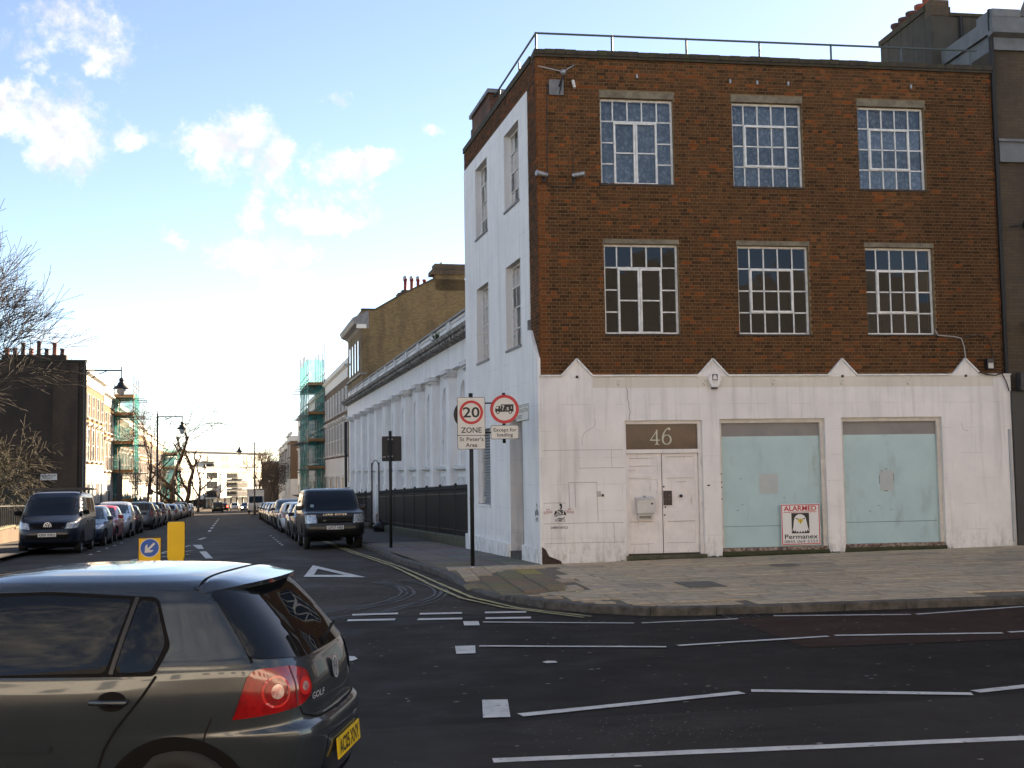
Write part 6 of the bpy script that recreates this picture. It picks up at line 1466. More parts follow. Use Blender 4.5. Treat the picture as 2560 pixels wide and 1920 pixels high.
def pollard(label, u, v, h, seed, trunks, group='pollarded plane trees', k_=1.0):
    R = random.Random(seed); q = UV(u, v); t = thing('pollard_tree', label, 'tree', (q.x, q.y, gz(q.y)+.08), SA, group); tr = MB(); br = MB()
    def limb(p, d, l, r, lev, mb_):
        pts = p; n = 4
        for k in range(n):
            d = (d+Vector((R.gauss(0,.14), R.gauss(0,.14), R.uniform(-.02,.16)))).normalized(); q2 = pts+d*(l/n); mb_.tube(pts, q2, r*(1-.1*k), r*(1-.1*(k+1)), 8, cap=True); pts = q2
            if lev < 2 and R.random() < .8:
                a = R.uniform(0, 2*PI); sd = Vector((math.cos(a), math.sin(a)*.8, R.uniform(.2, .8))).normalized(); limb(pts, (d*.45+sd).normalized(), l*R.uniform(.35, .55), r*.6, lev+1, br)
        if lev >= 1:
            for k in range(R.randint(3, 5)):
                a = R.uniform(0, 2*PI); e = pts+Vector((math.cos(a)*.22, math.sin(a)*.22, R.uniform(.05,.35))); br.tube(pts, e, r*.8, r*.45, 6)          # knuckles where it was cut
                for j in range(1):
                    a2 = R.uniform(0, 2*PI); br.tube(e, e+Vector((math.cos(a2)*.3, math.sin(a2)*.3, R.uniform(.2,.8)))*k_, .025, .012, 4)
    for (dx, dy, lx, ly, hh, r) in trunks: limb(Vector((dx, dy, -.2)), Vector((lx, ly, 1)).normalized(), hh, r, 0, tr)
    tr.build('trunk', bark_w, t, True); br.build('branches', bark_w, t, True); return t
pollard('large pollarded plane tree with two trunks midway down the left side', 112, -12.3, 9, 3, [(-.35,0,-.02,0,6.4,.36),(.75,.3,.10,0,5.4,.29)])
pollard('smaller pollarded tree far down the left side before the apartment block', 176, -11.6, 7, 8, [(0,0,.02,0,5.2,.24)])
pollard('small pollarded tree standing before the far apartment block', 212, -9.2, 6, 14, [(0,0,.05,0,5.0,.2)])
for k, (u, v, h, sd, lb) in enumerate(((150, -2.6, 10.5, 41, 'bare tree behind the far right-hand street lamp'), (158, -.6, 8.5, 42, 'bare tree before the lone brown gable on the right'), (172, .4, 8.0, 43, 'bare tree right of the apartment block, farthest of the right-hand trees'), (120, -14.0, 7.0, 44, 'small bare tree in a front garden of the left terrace'))):
    q = UV(u, v); bare_tree('bare_tree', lb, (q.x, q.y, gz(q.y)+.1), h, (.34, .5, 5, (5,4,3,3), .72, .4), sd, bark_w, bark_w, .2, (0,0), 'bare street trees', 2500, .018)
# ================================================================ vehicles
tyre_m = mk('tyre_rubber', (.012,.012,.012), .85); rim_m = mk('alloy_rim', (.32,.33,.34), .35, metal=.8)
trim_m = mk('black_trim', (.005,.005,.0055), .75, spec=.12); car_glass = glassmat('car_glass', (.006,.007,.008), .01, spec=.22, wavy=0.0)
lens_m = mk('clear_lens', (.50,.52,.54), .08, (.20,.21,.22), 14, metal=.35, coat=1.0); red_lens = mk('red_lens', (.30,.004,.006), .10, (.16,.002,.003), 20, coat=1.0); amber_m = mk('amber_lens', (.5,.16,.01), .15, coat=1.0)
chrome = mk('chrome', (.62,.63,.64), .12, metal=1.0); plate_w = mk('plate_white', (.62,.62,.60), .35); plate_y = mk('plate_yellow', (.72,.48,.02), .35)
def paint(name, col, metal=.35, rough=.32, coat=.7):
    if name in MATS: return MATS[name]
    m, nt, N, L, P = nodes(name); MATS[name] = m
    P.inputs['Metallic'].default_value = metal; P.inputs['Roughness'].default_value = rough; P.inputs['Coat Weight'].default_value = coat; P.inputs['Coat Roughness'].default_value = .05; P.inputs['Specular IOR Level'].default_value = .35
    tc = N.new('ShaderNodeTexCoord'); nz = N.new('ShaderNodeTexNoise'); nz.inputs['Scale'].default_value = 3; nz.inputs['Detail'].default_value = 8; nz.inputs['Roughness'].default_value = .7; L.new(tc.outputs['Object'], nz.inputs['Vector'])
    mx = N.new('ShaderNodeMix'); mx.data_type = 'RGBA'; mr = N.new('ShaderNodeMapRange'); L.new(nz.outputs['Fac'], mr.inputs[0]); mr.inputs[1].default_value = .45; mr.inputs[2].default_value = .8; mr.inputs[4].default_value = .35
    L.new(mr.outputs[0], mx.inputs[0]); mx.inputs[6].default_value = (*col, 1); mx.inputs[7].default_value = (*[c*.7+.035 for c in col], 1); L.new(mx.outputs[2], P.inputs['Base Color'])     # road film
    return m
def body_mesh(levels, nseg=72, sub=5, name='body'):
    """stack of plan outlines: levels = [(z, x_rear, x_front, half_width, n_rear, n_front)]"""
    keys = levels; rows = []
    def cr(p0, p1, p2, p3, t): return .5*((2*p1)+(-p0+p2)*t+(2*p0-5*p1+4*p2-p3)*t*t+(-p0+3*p1-3*p2+p3)*t**3)
    for i in range(len(keys)-1):
        a, b, c, d = keys[max(0, i-1)], keys[i], keys[i+1], keys[min(len(keys)-1, i+2)]
        for k in range(sub):
            t = k/sub; rows.append([b[j]+(c[j]-b[j])*t if j == 0 else max(min(b[j], c[j])-.015, min(max(b[j], c[j])+.015, cr(a[j], b[j], c[j], d[j], t))) for j in range(len(b))])
    rows.append(list(keys[-1])); mb_ = MB(); n = nseg
    for (z, xr, xf, w, nr, nf) in rows:
        cx = (xr+xf)/2; a = (xf-xr)/2
        for i in range(n):
            th = 2*PI*(i+.5)/n; c, s = math.cos(th), math.sin(th); e = nf if c > 0 else nr
            mb_.v.append((cx+a*math.copysign(abs(c)**(2/e), c), w*math.copysign(abs(s)**(2/e), s), z))
    m_ = len(rows)
    mb_.f = [(r*n+i, r*n+(i+1) % n, (r+1)*n+(i+1) % n, (r+1)*n+i) for r in range(m_-1) for i in range(n)] + [tuple(range(n-1, -1, -1)), tuple((m_-1)*n+i for i in range(n))]
    return mb_
def decal(tree, poly, axis, off=.004, step=.07, sign=1):
    """polygon in the side (x, z), end (y, z) or top (x, y) view, cut on a grid and laid on the body"""
    bm = bmesh.new(); vs = [bm.verts.new((p[0], p[1], 0)) for p in poly]; bm.faces.new(vs)
    xs = [p[0] for p in poly]; ys = [p[1] for p in poly]
    for k in range(1, int((max(xs)-min(xs))/step)+1): bmesh.ops.bisect_plane(bm, geom=bm.verts[:]+bm.edges[:]+bm.faces[:], plane_co=(min(xs)+k*step, 0, 0), plane_no=(1,0,0))
    for k in range(1, int((max(ys)-min(ys))/step)+1): bmesh.ops.bisect_plane(bm, geom=bm.verts[:]+bm.edges[:]+bm.faces[:], plane_co=(0, min(ys)+k*step, 0), plane_no=(0,1,0))
    bmesh.ops.triangulate(bm, faces=[f for f in bm.faces if len(f.verts) > 4])
    V_ = []; ok = []
    for v in bm.verts:
        a, b = v.co.x, v.co.y
        if axis == 'side': o, d = Vector((a, 4*sign, b)), Vector((0, -sign, 0))
        elif isinstance(axis, float):      # oblique view of a rear corner: a = distance along the tangent
            ca, sa = math.cos(axis), math.sin(axis); o, d = Vector((sa*a-ca*4, sign*(ca*a+sa*4), b)), Vector((ca, -sign*sa, 0))
        elif axis == 'end': o, d = Vector((9*sign, a, b)), Vector((-sign, 0, 0))
        else: o, d = Vector((a, b, 5)), Vector((0, 0, -1))
        h = tree.ray_cast(o, d)
        if h[0] is None: V_.append((0,0,0)); ok.append(False); continue
        nn = h[1] if h[1].dot(d) < 0 else -h[1]
        V_.append(tuple(h[0]+nn*off)); ok.append(True)
    bm.verts.index_update(); m_ = MB(); m_.v = V_; m_.f = [tuple(v.index for v in f.verts) for f in bm.faces if all(ok[v.index] for v in f.verts)]; bm.free(); return m_
def line_poly(pts, w):
    L_ = []; R_ = []
    for i, p in enumerate(pts):
        a = pts[max(0, i-1)]; b = pts[min(len(pts)-1, i+1)]; dx, dz = b[0]-a[0], b[1]-a[1]; l = math.hypot(dx, dz) or 1
        L_.append((p[0]-dz/l*w/2, p[1]+dx/l*w/2)); R_.append((p[0]+dz/l*w/2, p[1]-dx/l*w/2))
    return L_+R_[::-1]
def wheel(parent, x, y, r, w, name='wheel', spokes=5):
    s = 1 if y > 0 else -1; M_ = Matrix.Translation((x, y, r)) @ Matrix.Rotation(-s*PI/2, 4, 'X')     # local z points outwards
    ty = MB(M_).lathe([(r*.62,-w),(r*.93,-w),(r,-w*.8),(r,-w*.15),(r*.95,0),(r*.64,.0),(r*.62,-.03),(r*.62,-w)], n=28).build('wheel', tyre_m, parent, True)
    rm = MB(M_); rm.lathe([(r*.64,-.005),(r*.60,-.012),(r*.58,-.05),(r*.2,-.06),(0,-.06)], n=28)
    for k in range(spokes):
        a = 2*PI*k/spokes; c, s_ = math.cos(a), math.sin(a); t = .06
        rm.add([(c*.04-s_*t, s_*.04+c*t, -.02), (c*.04+s_*t, s_*.04-c*t, -.02), (c*r*.6+s_*t*.7, s_*r*.6-c*t*.7, -.012), (c*r*.6-s_*t*.7, s_*r*.6+c*t*.7, -.012)], [(0,1,2,3)])
    rm.lathe([(.06,-.06),(.06,-.012),(0,-.008)], n=12); rm.build('rim', rim_m, ty)
    return ty
def plate(parent, M_, t, mat, h=.111, w=.52):
    p = MB(M_); p.box(-w/2, w/2, -.004, .004, -h/2, h/2); po = p.build('number_plate', mat, parent)
    if t: o = link('lettering', text_mesh(t, h*.70, width=w*.88, bold=.02), sign_black, po); o.matrix_local = M_ @ front_at(0, -.0055, -h*.34)
    return po
REAR = Matrix.Rotation(-PI/2, 4, 'Z'); FACE = Matrix.Rotation(PI/2, 4, 'Z')     # plates: local -y -> -x (rear) / +x (front)
def roundel(parent, M_, r, mat):
    o = MB(M_); n = 24
    o.add([(q*math.cos(2*PI*i/n), -.004, q*math.sin(2*PI*i/n)) for q in (r*.84, r) for i in range(n)], [(i, (i+1) % n, n+(i+1) % n, n+i) for i in range(n)])
    def st(p0, p1):
        dx, dz = p1[0]-p0[0], p1[1]-p0[1]; l = math.hypot(dx, dz); nx, nz_ = -dz/l*r*.07, dx/l*r*.07
        o.add([(p0[0]*1-nx, -.005, p0[1]-nz_), (p1[0]-nx, -.005, p1[1]-nz_), (p1[0]+nx, -.005, p1[1]+nz_), (p0[0]+nx, -.005, p0[1]+nz_)], [(0,1,2,3)])
    for a, b in (((-.36,.78),(0,.12)),((0,.12),(.36,.78)),((-.74,.42),(-.30,-.70)),((-.30,-.70),(0,-.02)),((0,-.02),(.30,-.70)),((.30,-.70),(.74,.42))): st((a[0]*r, a[1]*r), (b[0]*r, b[1]*r))
    ob = o.build('badge', mk('badge_silver', (.62,.63,.64), .3, metal=.3), parent); d = MB(M_); d.add([(r*.98*math.cos(2*PI*i/n), -.001, r*.98*math.sin(2*PI*i/n)) for i in range(n)], [tuple(range(n))]); d.build('badge_disc', mk('badge_blue', (.05,.07,.10), .3), ob); return ob
def make_car(name, label, spec, paint_m, group=None, cat='car'):
    """spec keys: levels, side (list of window polygons), wind, back, axles, r, tw, head, tail, grille, plates"""
    t = thing(name, label, cat, (0,0,0), 0, group); bmb = body_mesh(spec['levels'], spec.get('nseg', 56), spec.get('sub', 4))
    me = bmb.mesh('body'); body = link('body', me, paint_m, t); smooth(body, 50)
    tree = BVHTree.FromPolygons([Vector(v) for v in bmb.v], [f for f in bmb.f])
    st = spec.get('step', .12)
    for s in (-1, 1):
        for poly in spec['side']: decal(tree, poly, 'side', .006, st, s).build('side_window', car_glass, t, True)
        for a in spec['axles']:
            r = spec['r']; arch = [(a+(r+.055)*math.cos(u), r+(r+.055)*math.sin(u)) for u in lin(-.2, PI+.2, 20)]; decal(tree, arch, 'side', .003, .1, s).build('wheel_arch', trim_m, t, True)
            wheel(t, a, s*(spec['tw']), r, .19)
        for ln in spec.get('lines', []): decal(tree, line_poly(ln, .012), 'side', .003, .1, s).build('panel_gap', trim_m, t)
        if 'sill' in spec: decal(tree, spec['sill'], 'side', .004, .15, s).build('sill_trim', trim_m, t, True)
        x, z = spec['mirror']; w = spec['mw']; mm = MB(); mm.box(x-.06,x+.07,s*(w-.04) if s > 0 else s*(w+.17),s*(w+.17) if s > 0 else s*(w-.04),z,z+.14); bevel(mm.build('mirror', trim_m if spec.get('dark_mirror') else paint_m, t), .035, 3)
        for poly in spec['head']: decal(tree, [(p[0]*s, p[1]) for p in poly], 'end', .006, .06, 1).build('headlight', lens_m, t, True)
        for poly in spec['tail']: decal(tree, [(p[0]*s, p[1]) for p in poly], 'end', .006, .06, -1).build('tail_light', red_lens, t, True)
        for poly in spec.get('tail_side', []): decal(tree, poly, 'side', .006, .06, s).build('tail_light', red_lens, t, True)
        for x, z in spec.get('handles', []): MB().box(x-.09,x+.09,s*spec['hw']-.02,s*spec['hw']+.02,z-.015,z+.015).build('handle', spec.get('handle_m', paint_m), t)
    decal(tree, spec['wind'], 'end', .006, .12, 1).build('windscreen', car_glass, t, True); decal(tree, spec['back'], 'end', .006, .12, -1).build('rear_window', car_glass, t, True)
    for poly in spec['grille']: decal(tree, poly, 'end', .005, .1, 1).build('grille', trim_m, t, True)
    for poly in spec.get('rear_trim', []): decal(tree, poly, 'end', .005, .1, -1).build('bumper_trim', trim_m, t, True)
    L_ = spec['L']
    for front in (1, 0):
        z = spec['pz'][1-front]; hit = tree.ray_cast(Vector((9 if front else -9, 0, z)), Vector((-1 if front else 1, 0, 0))); x = hit[0].x
        plate(t, Matrix.Translation((x+(.006 if front else -.006), 0, z)) @ (FACE if front else REAR), spec['reg'] if spec.get('reg') else 'LX%02d %s' % (rnd.randint(1,9), ''.join(rnd.choice('ABDEFGHJKLMNOPRSTUVWXYZ') for _ in range(3))), plate_w if front else plate_y)
    return t, tree, body
def trapz(w0, w1, z0, z1): return [(-w0, z0), (w0, z0), (w1, z1), (-w1, z1)]
# generic small hatchback, rear at x = 0
HATCH = dict(L=4.0, nseg=48, sub=3, r=.30, tw=.80, axles=(.72, 3.22), mirror=(2.72, .93), mw=.84, hw=.86, pz=(.42,.62), step=.2,
  levels=[(.17,.2,3.8,.76,4.5,4),(.28,.05,3.96,.83,4.5,3.6),(.48,.0,4.0,.86,4.5,3.4),(.66,.04,3.95,.865,4.5,3.2),(.80,.08,3.72,.86,4.5,3.2),(.90,.11,3.3,.845,4.5,3.4),(.96,.14,2.98,.82,4.5,3.8),(1.15,.26,2.55,.74,4.5,4.2),(1.34,.42,2.1,.66,4.5,4.5),(1.42,.55,1.9,.58,4.5,4.5),(1.46,.85,1.6,.35,3,3),(1.465,1.1,1.4,.1,2,2)],
  side=[[(1.62,.94),(2.72,.94),(2.12,1.33),(1.62,1.38)], [(.62,.98),(1.54,.94),(1.54,1.38),(.82,1.34)]], wind=trapz(.70,.55,.98,1.36), back=trapz(.60,.50,1.02,1.34),
  head=[[(.42,.60),(.74,.62),(.78,.78),(.50,.76)]], tail=[[(.60,.72),(.82,.72),(.76,1.0),(.62,.98)]], tail_side=[], grille=[trapz(.38,.40,.58,.70), trapz(.55,.6,.27,.42)], rear_trim=[trapz(.6,.62,.22,.30)],
  lines=[[(1.58,.30),(1.58,.92)],[(2.62,.35),(2.75,.92)],[(.95,.62),(.72,.95)]], handles=[(1.75,.80),(.95,.82)], sill=[(1.05,.20),(2.88,.20),(2.88,.30),(1.05,.30)])
# taller people carrier
MPV = dict(HATCH); MPV.update(L=4.45, axles=(.80, 3.50), r=.32, mirror=(3.05, 1.02), levels=[(.18,.2,4.25,.80,4.5,4),(.30,.05,4.4,.87,4.5,3.8),(.52,.0,4.45,.90,4.5,3.6),(.75,.04,4.35,.905,4.5,3.4),(.90,.08,4.05,.895,4.5,3.4),(1.00,.10,3.62,.88,4.5,3.6),(1.06,.12,3.3,.86,4.5,4),(1.25,.2,2.85,.79,4.5,4.4),(1.48,.3,2.3,.71,4.5,4.6),(1.57,.4,2.0,.64,4.5,4.6),(1.62,.8,1.7,.4,3,3),(1.625,1.1,1.5,.1,2,2)],
  tw=.84, mw=.87, hw=.90, side=[[(1.95,1.04),(3.02,1.04),(2.35,1.47),(1.95,1.52)], [(.95,1.06),(1.87,1.04),(1.87,1.52),(1.0,1.50)], [(.35,1.10),(.87,1.06),(.90,1.49),(.52,1.44)]], wind=trapz(.74,.60,1.09,1.50), back=trapz(.64,.56,1.12,1.48),
  head=[[(.44,.66),(.78,.68),(.82,.88),(.52,.84)]], tail=[[(.66,.80),(.86,.80),(.80,1.15),(.66,1.12)]], grille=[trapz(.40,.42,.62,.76), trapz(.58,.62,.28,.44)], lines=[[(1.91,.32),(1.91,1.02)],[(2.95,.4),(3.05,1.02)],[(1.05,.7),(.9,1.04)]], handles=[(2.1,.92),(1.15,.94)], sill=[(1.15,.2),(3.15,.2),(3.15,.32),(1.15,.32)], pz=(.45,.72))
# saloon / estate
EST = dict(HATCH); EST.update(L=4.5, axles=(.88, 3.58), mirror=(3.0, .93), levels=[(.17,.2,4.3,.80,4.5,4),(.28,.05,4.45,.86,4.5,3.6),(.48,.0,4.5,.885,4.5,3.4),(.68,.03,4.44,.89,4.5,3.2),(.80,.06,4.2,.885,4.5,3.2),(.90,.10,3.7,.87,4.5,3.4),(.95,.14,3.2,.85,4.5,3.8),(1.15,.34,2.8,.76,4.5,4.2),(1.33,.6,2.35,.67,4.5,4.5),(1.41,.85,2.1,.58,4.5,4.5),(1.45,1.1,1.8,.35,3,3),(1.455,1.3,1.6,.1,2,2)],
  tw=.82, mw=.86, hw=.885, side=[[(1.9,.93),(3.0,.93),(2.38,1.32),(1.9,1.37)], [(.75,.97),(1.82,.93),(1.82,1.37),(1.05,1.32)]], wind=trapz(.72,.57,.97,1.35), back=trapz(.62,.52,1.0,1.33), lines=[[(1.86,.3),(1.86,.92)],[(2.9,.35),(3.02,.92)],[(1.1,.6),(.85,.95)]], handles=[(2.05,.80),(1.15,.82)], sill=[(1.2,.2),(3.25,.2),(3.25,.3),(1.2,.3)])
# big square off-roader
SUV = dict(L=4.84, nseg=80, sub=4, r=.385, tw=.90, axles=(.98, 3.87), mirror=(3.42, 1.20), mw=.95, hw=.955, pz=(.66,.95), step=.12, dark_mirror=False,
  levels=[(.34,.2,4.70,.88,10,9),(.45,.03,4.80,.945,11,10),(.62,.0,4.84,.957,12,10),(.85,.02,4.81,.96,12,10),(1.04,.03,4.78,.957,12,10),(1.12,.04,4.70,.95,12,10),(1.165,.05,4.30,.94,12,10),(1.20,.06,3.62,.93,12,11),(1.45,.10,3.36,.89,12,11),(1.68,.14,3.10,.845,12,11),(1.80,.17,2.94,.815,12,10),(1.85,.22,2.80,.77,10,9),(1.885,.45,2.55,.60,7,7),(1.89,.8,2.2,.3,4,4)],
  side=[[(2.35,1.22),(3.42,1.22),(3.05,1.66),(2.35,1.70)], [(1.30,1.22),(2.27,1.22),(2.27,1.70),(1.30,1.74)], [(.28,1.24),(1.22,1.22),(1.22,1.76),(.34,1.74)]], wind=trapz(.80,.68,1.21,1.74), back=trapz(.72,.64,1.25,1.70),
  head=[[(.56,.80),(.90,.80),(.90,1.06),(.58,1.06)]], tail=[[(.70,.80),(.93,.80),(.92,1.15),(.72,1.15)]], grille=[trapz(.52,.54,.80,.98), trapz(.78,.72,.40,.50), [(.80,.55),(.90,.55),(.90,.66),(.80,.66)], [(-.90,.55),(-.80,.55),(-.80,.66),(-.90,.66)]],
  lines=[[(2.31,.45),(2.31,1.2)],[(3.38,.5),(3.44,1.2)],[(1.28,.8),(1.26,1.2)]], handles=[(2.5,1.06),(1.45,1.06)], handle_m=trim_m, sill=[(1.42,.36),(3.42,.36),(3.42,.5),(1.42,.5)], reg='GP57 NEJ')
# panel van with windows
VAN = dict(L=4.89, nseg=64, sub=4, r=.335, tw=.90, axles=(.98, 3.98), mirror=(3.80, 1.20), mw=.94, hw=.95, pz=(.60,.75), step=.12, dark_mirror=True,
  levels=[(.22,.15,4.72,.86,8,5),(.36,.02,4.86,.94,8,5),(.58,.0,4.89,.95,8,5),(.80,.01,4.86,.952,8,5),(.98,.015,4.74,.95,8,5),(1.08,.02,4.52,.945,8,5.4),(1.16,.03,4.25,.935,8,6),(1.24,.03,4.08,.925,8,7),(1.5,.05,3.78,.885,8,7),(1.78,.09,3.42,.83,8,7),(1.88,.14,3.2,.76,7,6),(1.925,.3,2.9,.62,5,5),(1.945,.8,2.4,.35,3,3),(1.95,1.4,2.0,.1,2,2)],
  side=[[(2.92,1.16),(3.98,1.16),(3.48,1.72),(2.92,1.74)], [(1.62,1.20),(2.75,1.20),(2.75,1.72),(1.62,1.72)], [(.28,1.20),(1.45,1.20),(1.45,1.72),(.34,1.72)]], wind=trapz(.82,.70,1.20,1.80), back=trapz(.70,.62,1.2,1.72),
  head=[[(.50,.77),(.83,.80),(.87,1.00),(.56,.95)]], tail=[[(.78,.75),(.92,.75),(.90,1.25),(.80,1.25)]], grille=[trapz(.48,.50,.77,.95), trapz(.62,.64,.46,.60), trapz(.80,.80,.27,.36)], lines=[[(2.83,.4),(2.83,1.74)],[(3.95,.5),(4.02,1.15)],[(1.53,.4),(1.53,1.2)]], handles=[(3.0,.98),(1.7,.98)], handle_m=trim_m, sill=[(1.35,.24),(3.6,.24),(3.6,.34),(1.35,.34)], reg='KP09 WRN')
P_navy = paint('navy_paint', (.006,.011,.024), coat=.3); P_dblue = paint('dark_blue_paint', (.012,.028,.06)); P_red = paint('red_paint', (.33,.012,.02), .1); P_silver = paint('silver_paint', (.36,.37,.38), .6); P_grey = paint('grey_paint', (.11,.115,.12), .5); P_black = paint('black_paint', (.006,.006,.007), .1, coat=.25); P_white = paint('white_paint', (.62,.62,.60), 0); P_teal = paint('slate_blue_paint', (.06,.09,.12), .4); P_golf = paint('grey_green_metallic', (.038,.049,.060), .45, .22, .85)
# cars face +x locally; park them nose towards us or away
def park(t, u, v, away, jig=0.0):
    p = UV(u, v); sl = math.atan(.0235)
    # nose at u (towards us) or tail at u (away)
    ang = SA + (PI/2 if away else -PI/2) + jig
    L_ = t['len']; d = Vector((math.cos(ang), math.sin(ang), 0)); base = p if away else p - d*L_*1.0
    t.location = (base.x, base.y, gz(base.y)+.0); 
    e = t.rotation_euler; tilt = (1 if away else -1)*sl
    t.rotation_euler = (0, tilt, ang)
    del t['len']
def car(name, label, spec, pm, u, v, away, group, cat='car', jig=0.0):
    t, tree, body = make_car(name, label, spec, pm, group, cat); t['len'] = spec['L']; park(t, u, v, away, jig); return t, tree, body
GL, GR = 'cars parked along the left kerb', 'cars parked along the right kerb'
van, vt_, vb_ = car('passenger_van', 'dark blue van with roof bars, nose towards us, by the left kerb', VAN, P_navy, 14.3, -11.75, False, GL, 'van')
roundel(van, Matrix.Translation((vt_.ray_cast(Vector((9,0,.87)), Vector((-1,0,0)))[0].x+.015, 0, .87)) @ FACE, .115, chrome)
for x in (.9, 2.0, 3.0): MB().box(x-.04,x+.04,-.97,.97,1.99,2.05).build('roof_bar', dark_metal, van); [MB().box(x-.03,x+.03,s*.74-.03,s*.74+.03,1.86,2.0).build('bar_foot', dark_metal, van) for s in (-1, 1)]
MB().box(3.86,3.88,-.70,-.58,1.26,1.36).build('tax_disc', mk('tax_disc', (.20,.35,.45), .5), van)
dis, dt_, db_ = car('off_road_car', 'black square off-road car, nose towards us, by the right kerb', SUV, P_black, 12.6, -3.2, False, GR, 'car')
o = link('lettering', text_mesh('LAND ROVER', .05, width=.72, bold=.01, spacing=1.2), chrome, dis); o.matrix_local = Matrix.Translation((dt_.ray_cast(Vector((9,0,1.05)), Vector((-1,0,0)))[0].x+.01, 0, 1.035)) @ FACE @ front_at(0, -.004, 0)
MB().prism([(.05*math.cos(t), .025*math.sin(t)) for t in lin(0, 2*PI, 14)[:-1]], (4.815,-.32,.88), (0,1,0), (0,0,1), (.006,0,0)).build('badge', mk('badge_green', (.05,.10,.06), .3), dis)
for k in range(4): MB().box(4.795,4.815,-.53,.53,.815+k*.045,.825+k*.045).build('grille_slat', dark_metal, dis)
for s in (-1, 1): MB().tube((.6,s*.66,1.90),(2.6,s*.66,1.90),.018,.018,6).build('roof_rail', dark_metal, dis)
MB().box(3.50,3.52,-.66,-.56,1.27,1.37).build('tax_disc', MATS['tax_disc'], dis)
left = [(HATCH, P_dblue, 20.5, False, 'dark blue hatchback parked directly behind the blue van'), (HATCH, P_red, 25.3, False, 'red hatchback parked on the left, second behind the van'), (MPV, P_silver, 30.6, False, 'silver people carrier parked behind the red hatchback'),
        (HATCH, P_navy, 37.2, True, 'navy hatchback showing its tail, parked past the silver people carrier'), (MPV, P_grey, 46.5, True, 'grey people carrier showing its tail beside the midway lamp post'), (HATCH, P_grey, 53.0, True, 'small grey hatchback showing its tail, just past the midway lamp post'), (MPV, P_silver, 59.5, True, 'pale people carrier on the left before the sapling'),
        (EST, P_teal, 67.0, True, 'slate blue estate car parked past the sapling on the left'), (EST, P_silver, 80, True, 'silver estate car parked on the left, first past the slate blue one'), (EST, P_grey, 88, False, 'grey estate car on the left before the pollarded tree'), (HATCH, P_silver, 96, True, 'silver hatchback on the left nearest the pollarded tree'), (MPV, P_teal, 104, True, 'slate blue people carrier by the pollarded tree'), (EST, P_black, 114, False, 'black estate car past the pollarded tree on the left'), (HATCH, P_white, 124, True, 'white hatchback far along the left kerb')]
right = [(EST, P_navy, 20.0, False, 'navy saloon parked directly behind the off-road car'), (EST, P_silver, 26.0, False, 'silver estate car on the right, second behind the off-road car'), (HATCH, P_white, 32.8, True, 'white hatchback showing its red tail light on the right kerb'), (MPV, P_black, 39.5, False, 'black people carrier on the right behind the white hatchback'),
         (HATCH, P_grey, 47.0, False, 'grey hatchback on the right behind the black people carrier'), (EST, P_silver, 54, False, 'silver estate car on the right, sixth behind the off-road car'), (HATCH, P_teal, 61, False, 'slate blue hatchback on the right kerb'), (EST, P_grey, 68.5, False, 'grey estate car far along the right kerb'), (HATCH, P_black, 76, False, 'black hatchback, last of the near row on the right')]
protos = {}
def clone_car(key, spec, pm, label, group):
    """copy a car thing and its parts; only the paint differs"""
    if key not in protos:
        t, tree, body = make_car('parked_car', label, spec, pm, group); protos[key] = (t, pm); return t
    src, pm0 = protos[key]; t = inst(src); tag(t, label, 'car', group)
    for ch in list(src.children):
        c = inst(ch, t)
        if ch.data and ch.data.materials and ch.data.materials[0] == pm0: c.material_slots[0].link = 'OBJECT'; c.material_slots[0].material = pm
        for g in list(ch.children): inst(g, c)
    return t
kn = {id(HATCH): 'h', id(MPV): 'm', id(EST): 'e'}
for lst, v, grp in ((left, -11.55, GL), (right, -3.15, GR)):
    for spec, pm, u, away, lb in lst:
        t = clone_car(kn[id(spec)], spec, pm, lb, grp); t['len'] = spec['L']; park(t, u, v+rnd.uniform(-.06,.06), away, rnd.gauss(0,.008))
GM = 'cars driving away down the street'
for spec, pm, u, v, away, lb in ((MPV, P_black, 163, -8.3, True, 'black people carrier driving away in the middle distance'), (EST, P_black, 186, -7.6, True, 'dark saloon with lit brake lights ahead of the black people carrier'), (HATCH, P_silver, 196, -5.6, True, 'small silver car at the far end of the road'), (EST, P_navy, 172, -3.9, False, 'dark car with a lit headlamp coming towards us far away')):
    t = clone_car(kn[id(spec)], spec, pm, lb, GM); t['len'] = spec['L']; park(t, u, v, away)
    if 'brake' in lb:
        lit = mk('lit_brake_lamp', (.6,.01,.01), .3, emit=((1,.03,.02), 6))
        for s in (-1, 1): MB().box(-.02,.03,s*.72-.12,s*.72+.12,.72,.98).build('brake_lamp', lit, t)
    if 'headlamp' in lb:
        lit = mk('lit_headlamp', (.8,.8,.7), .3, emit=((1,.95,.8), 8)); MB().box(4.38,4.46,-.72,-.5,.6,.74).build('headlamp', lit, t)
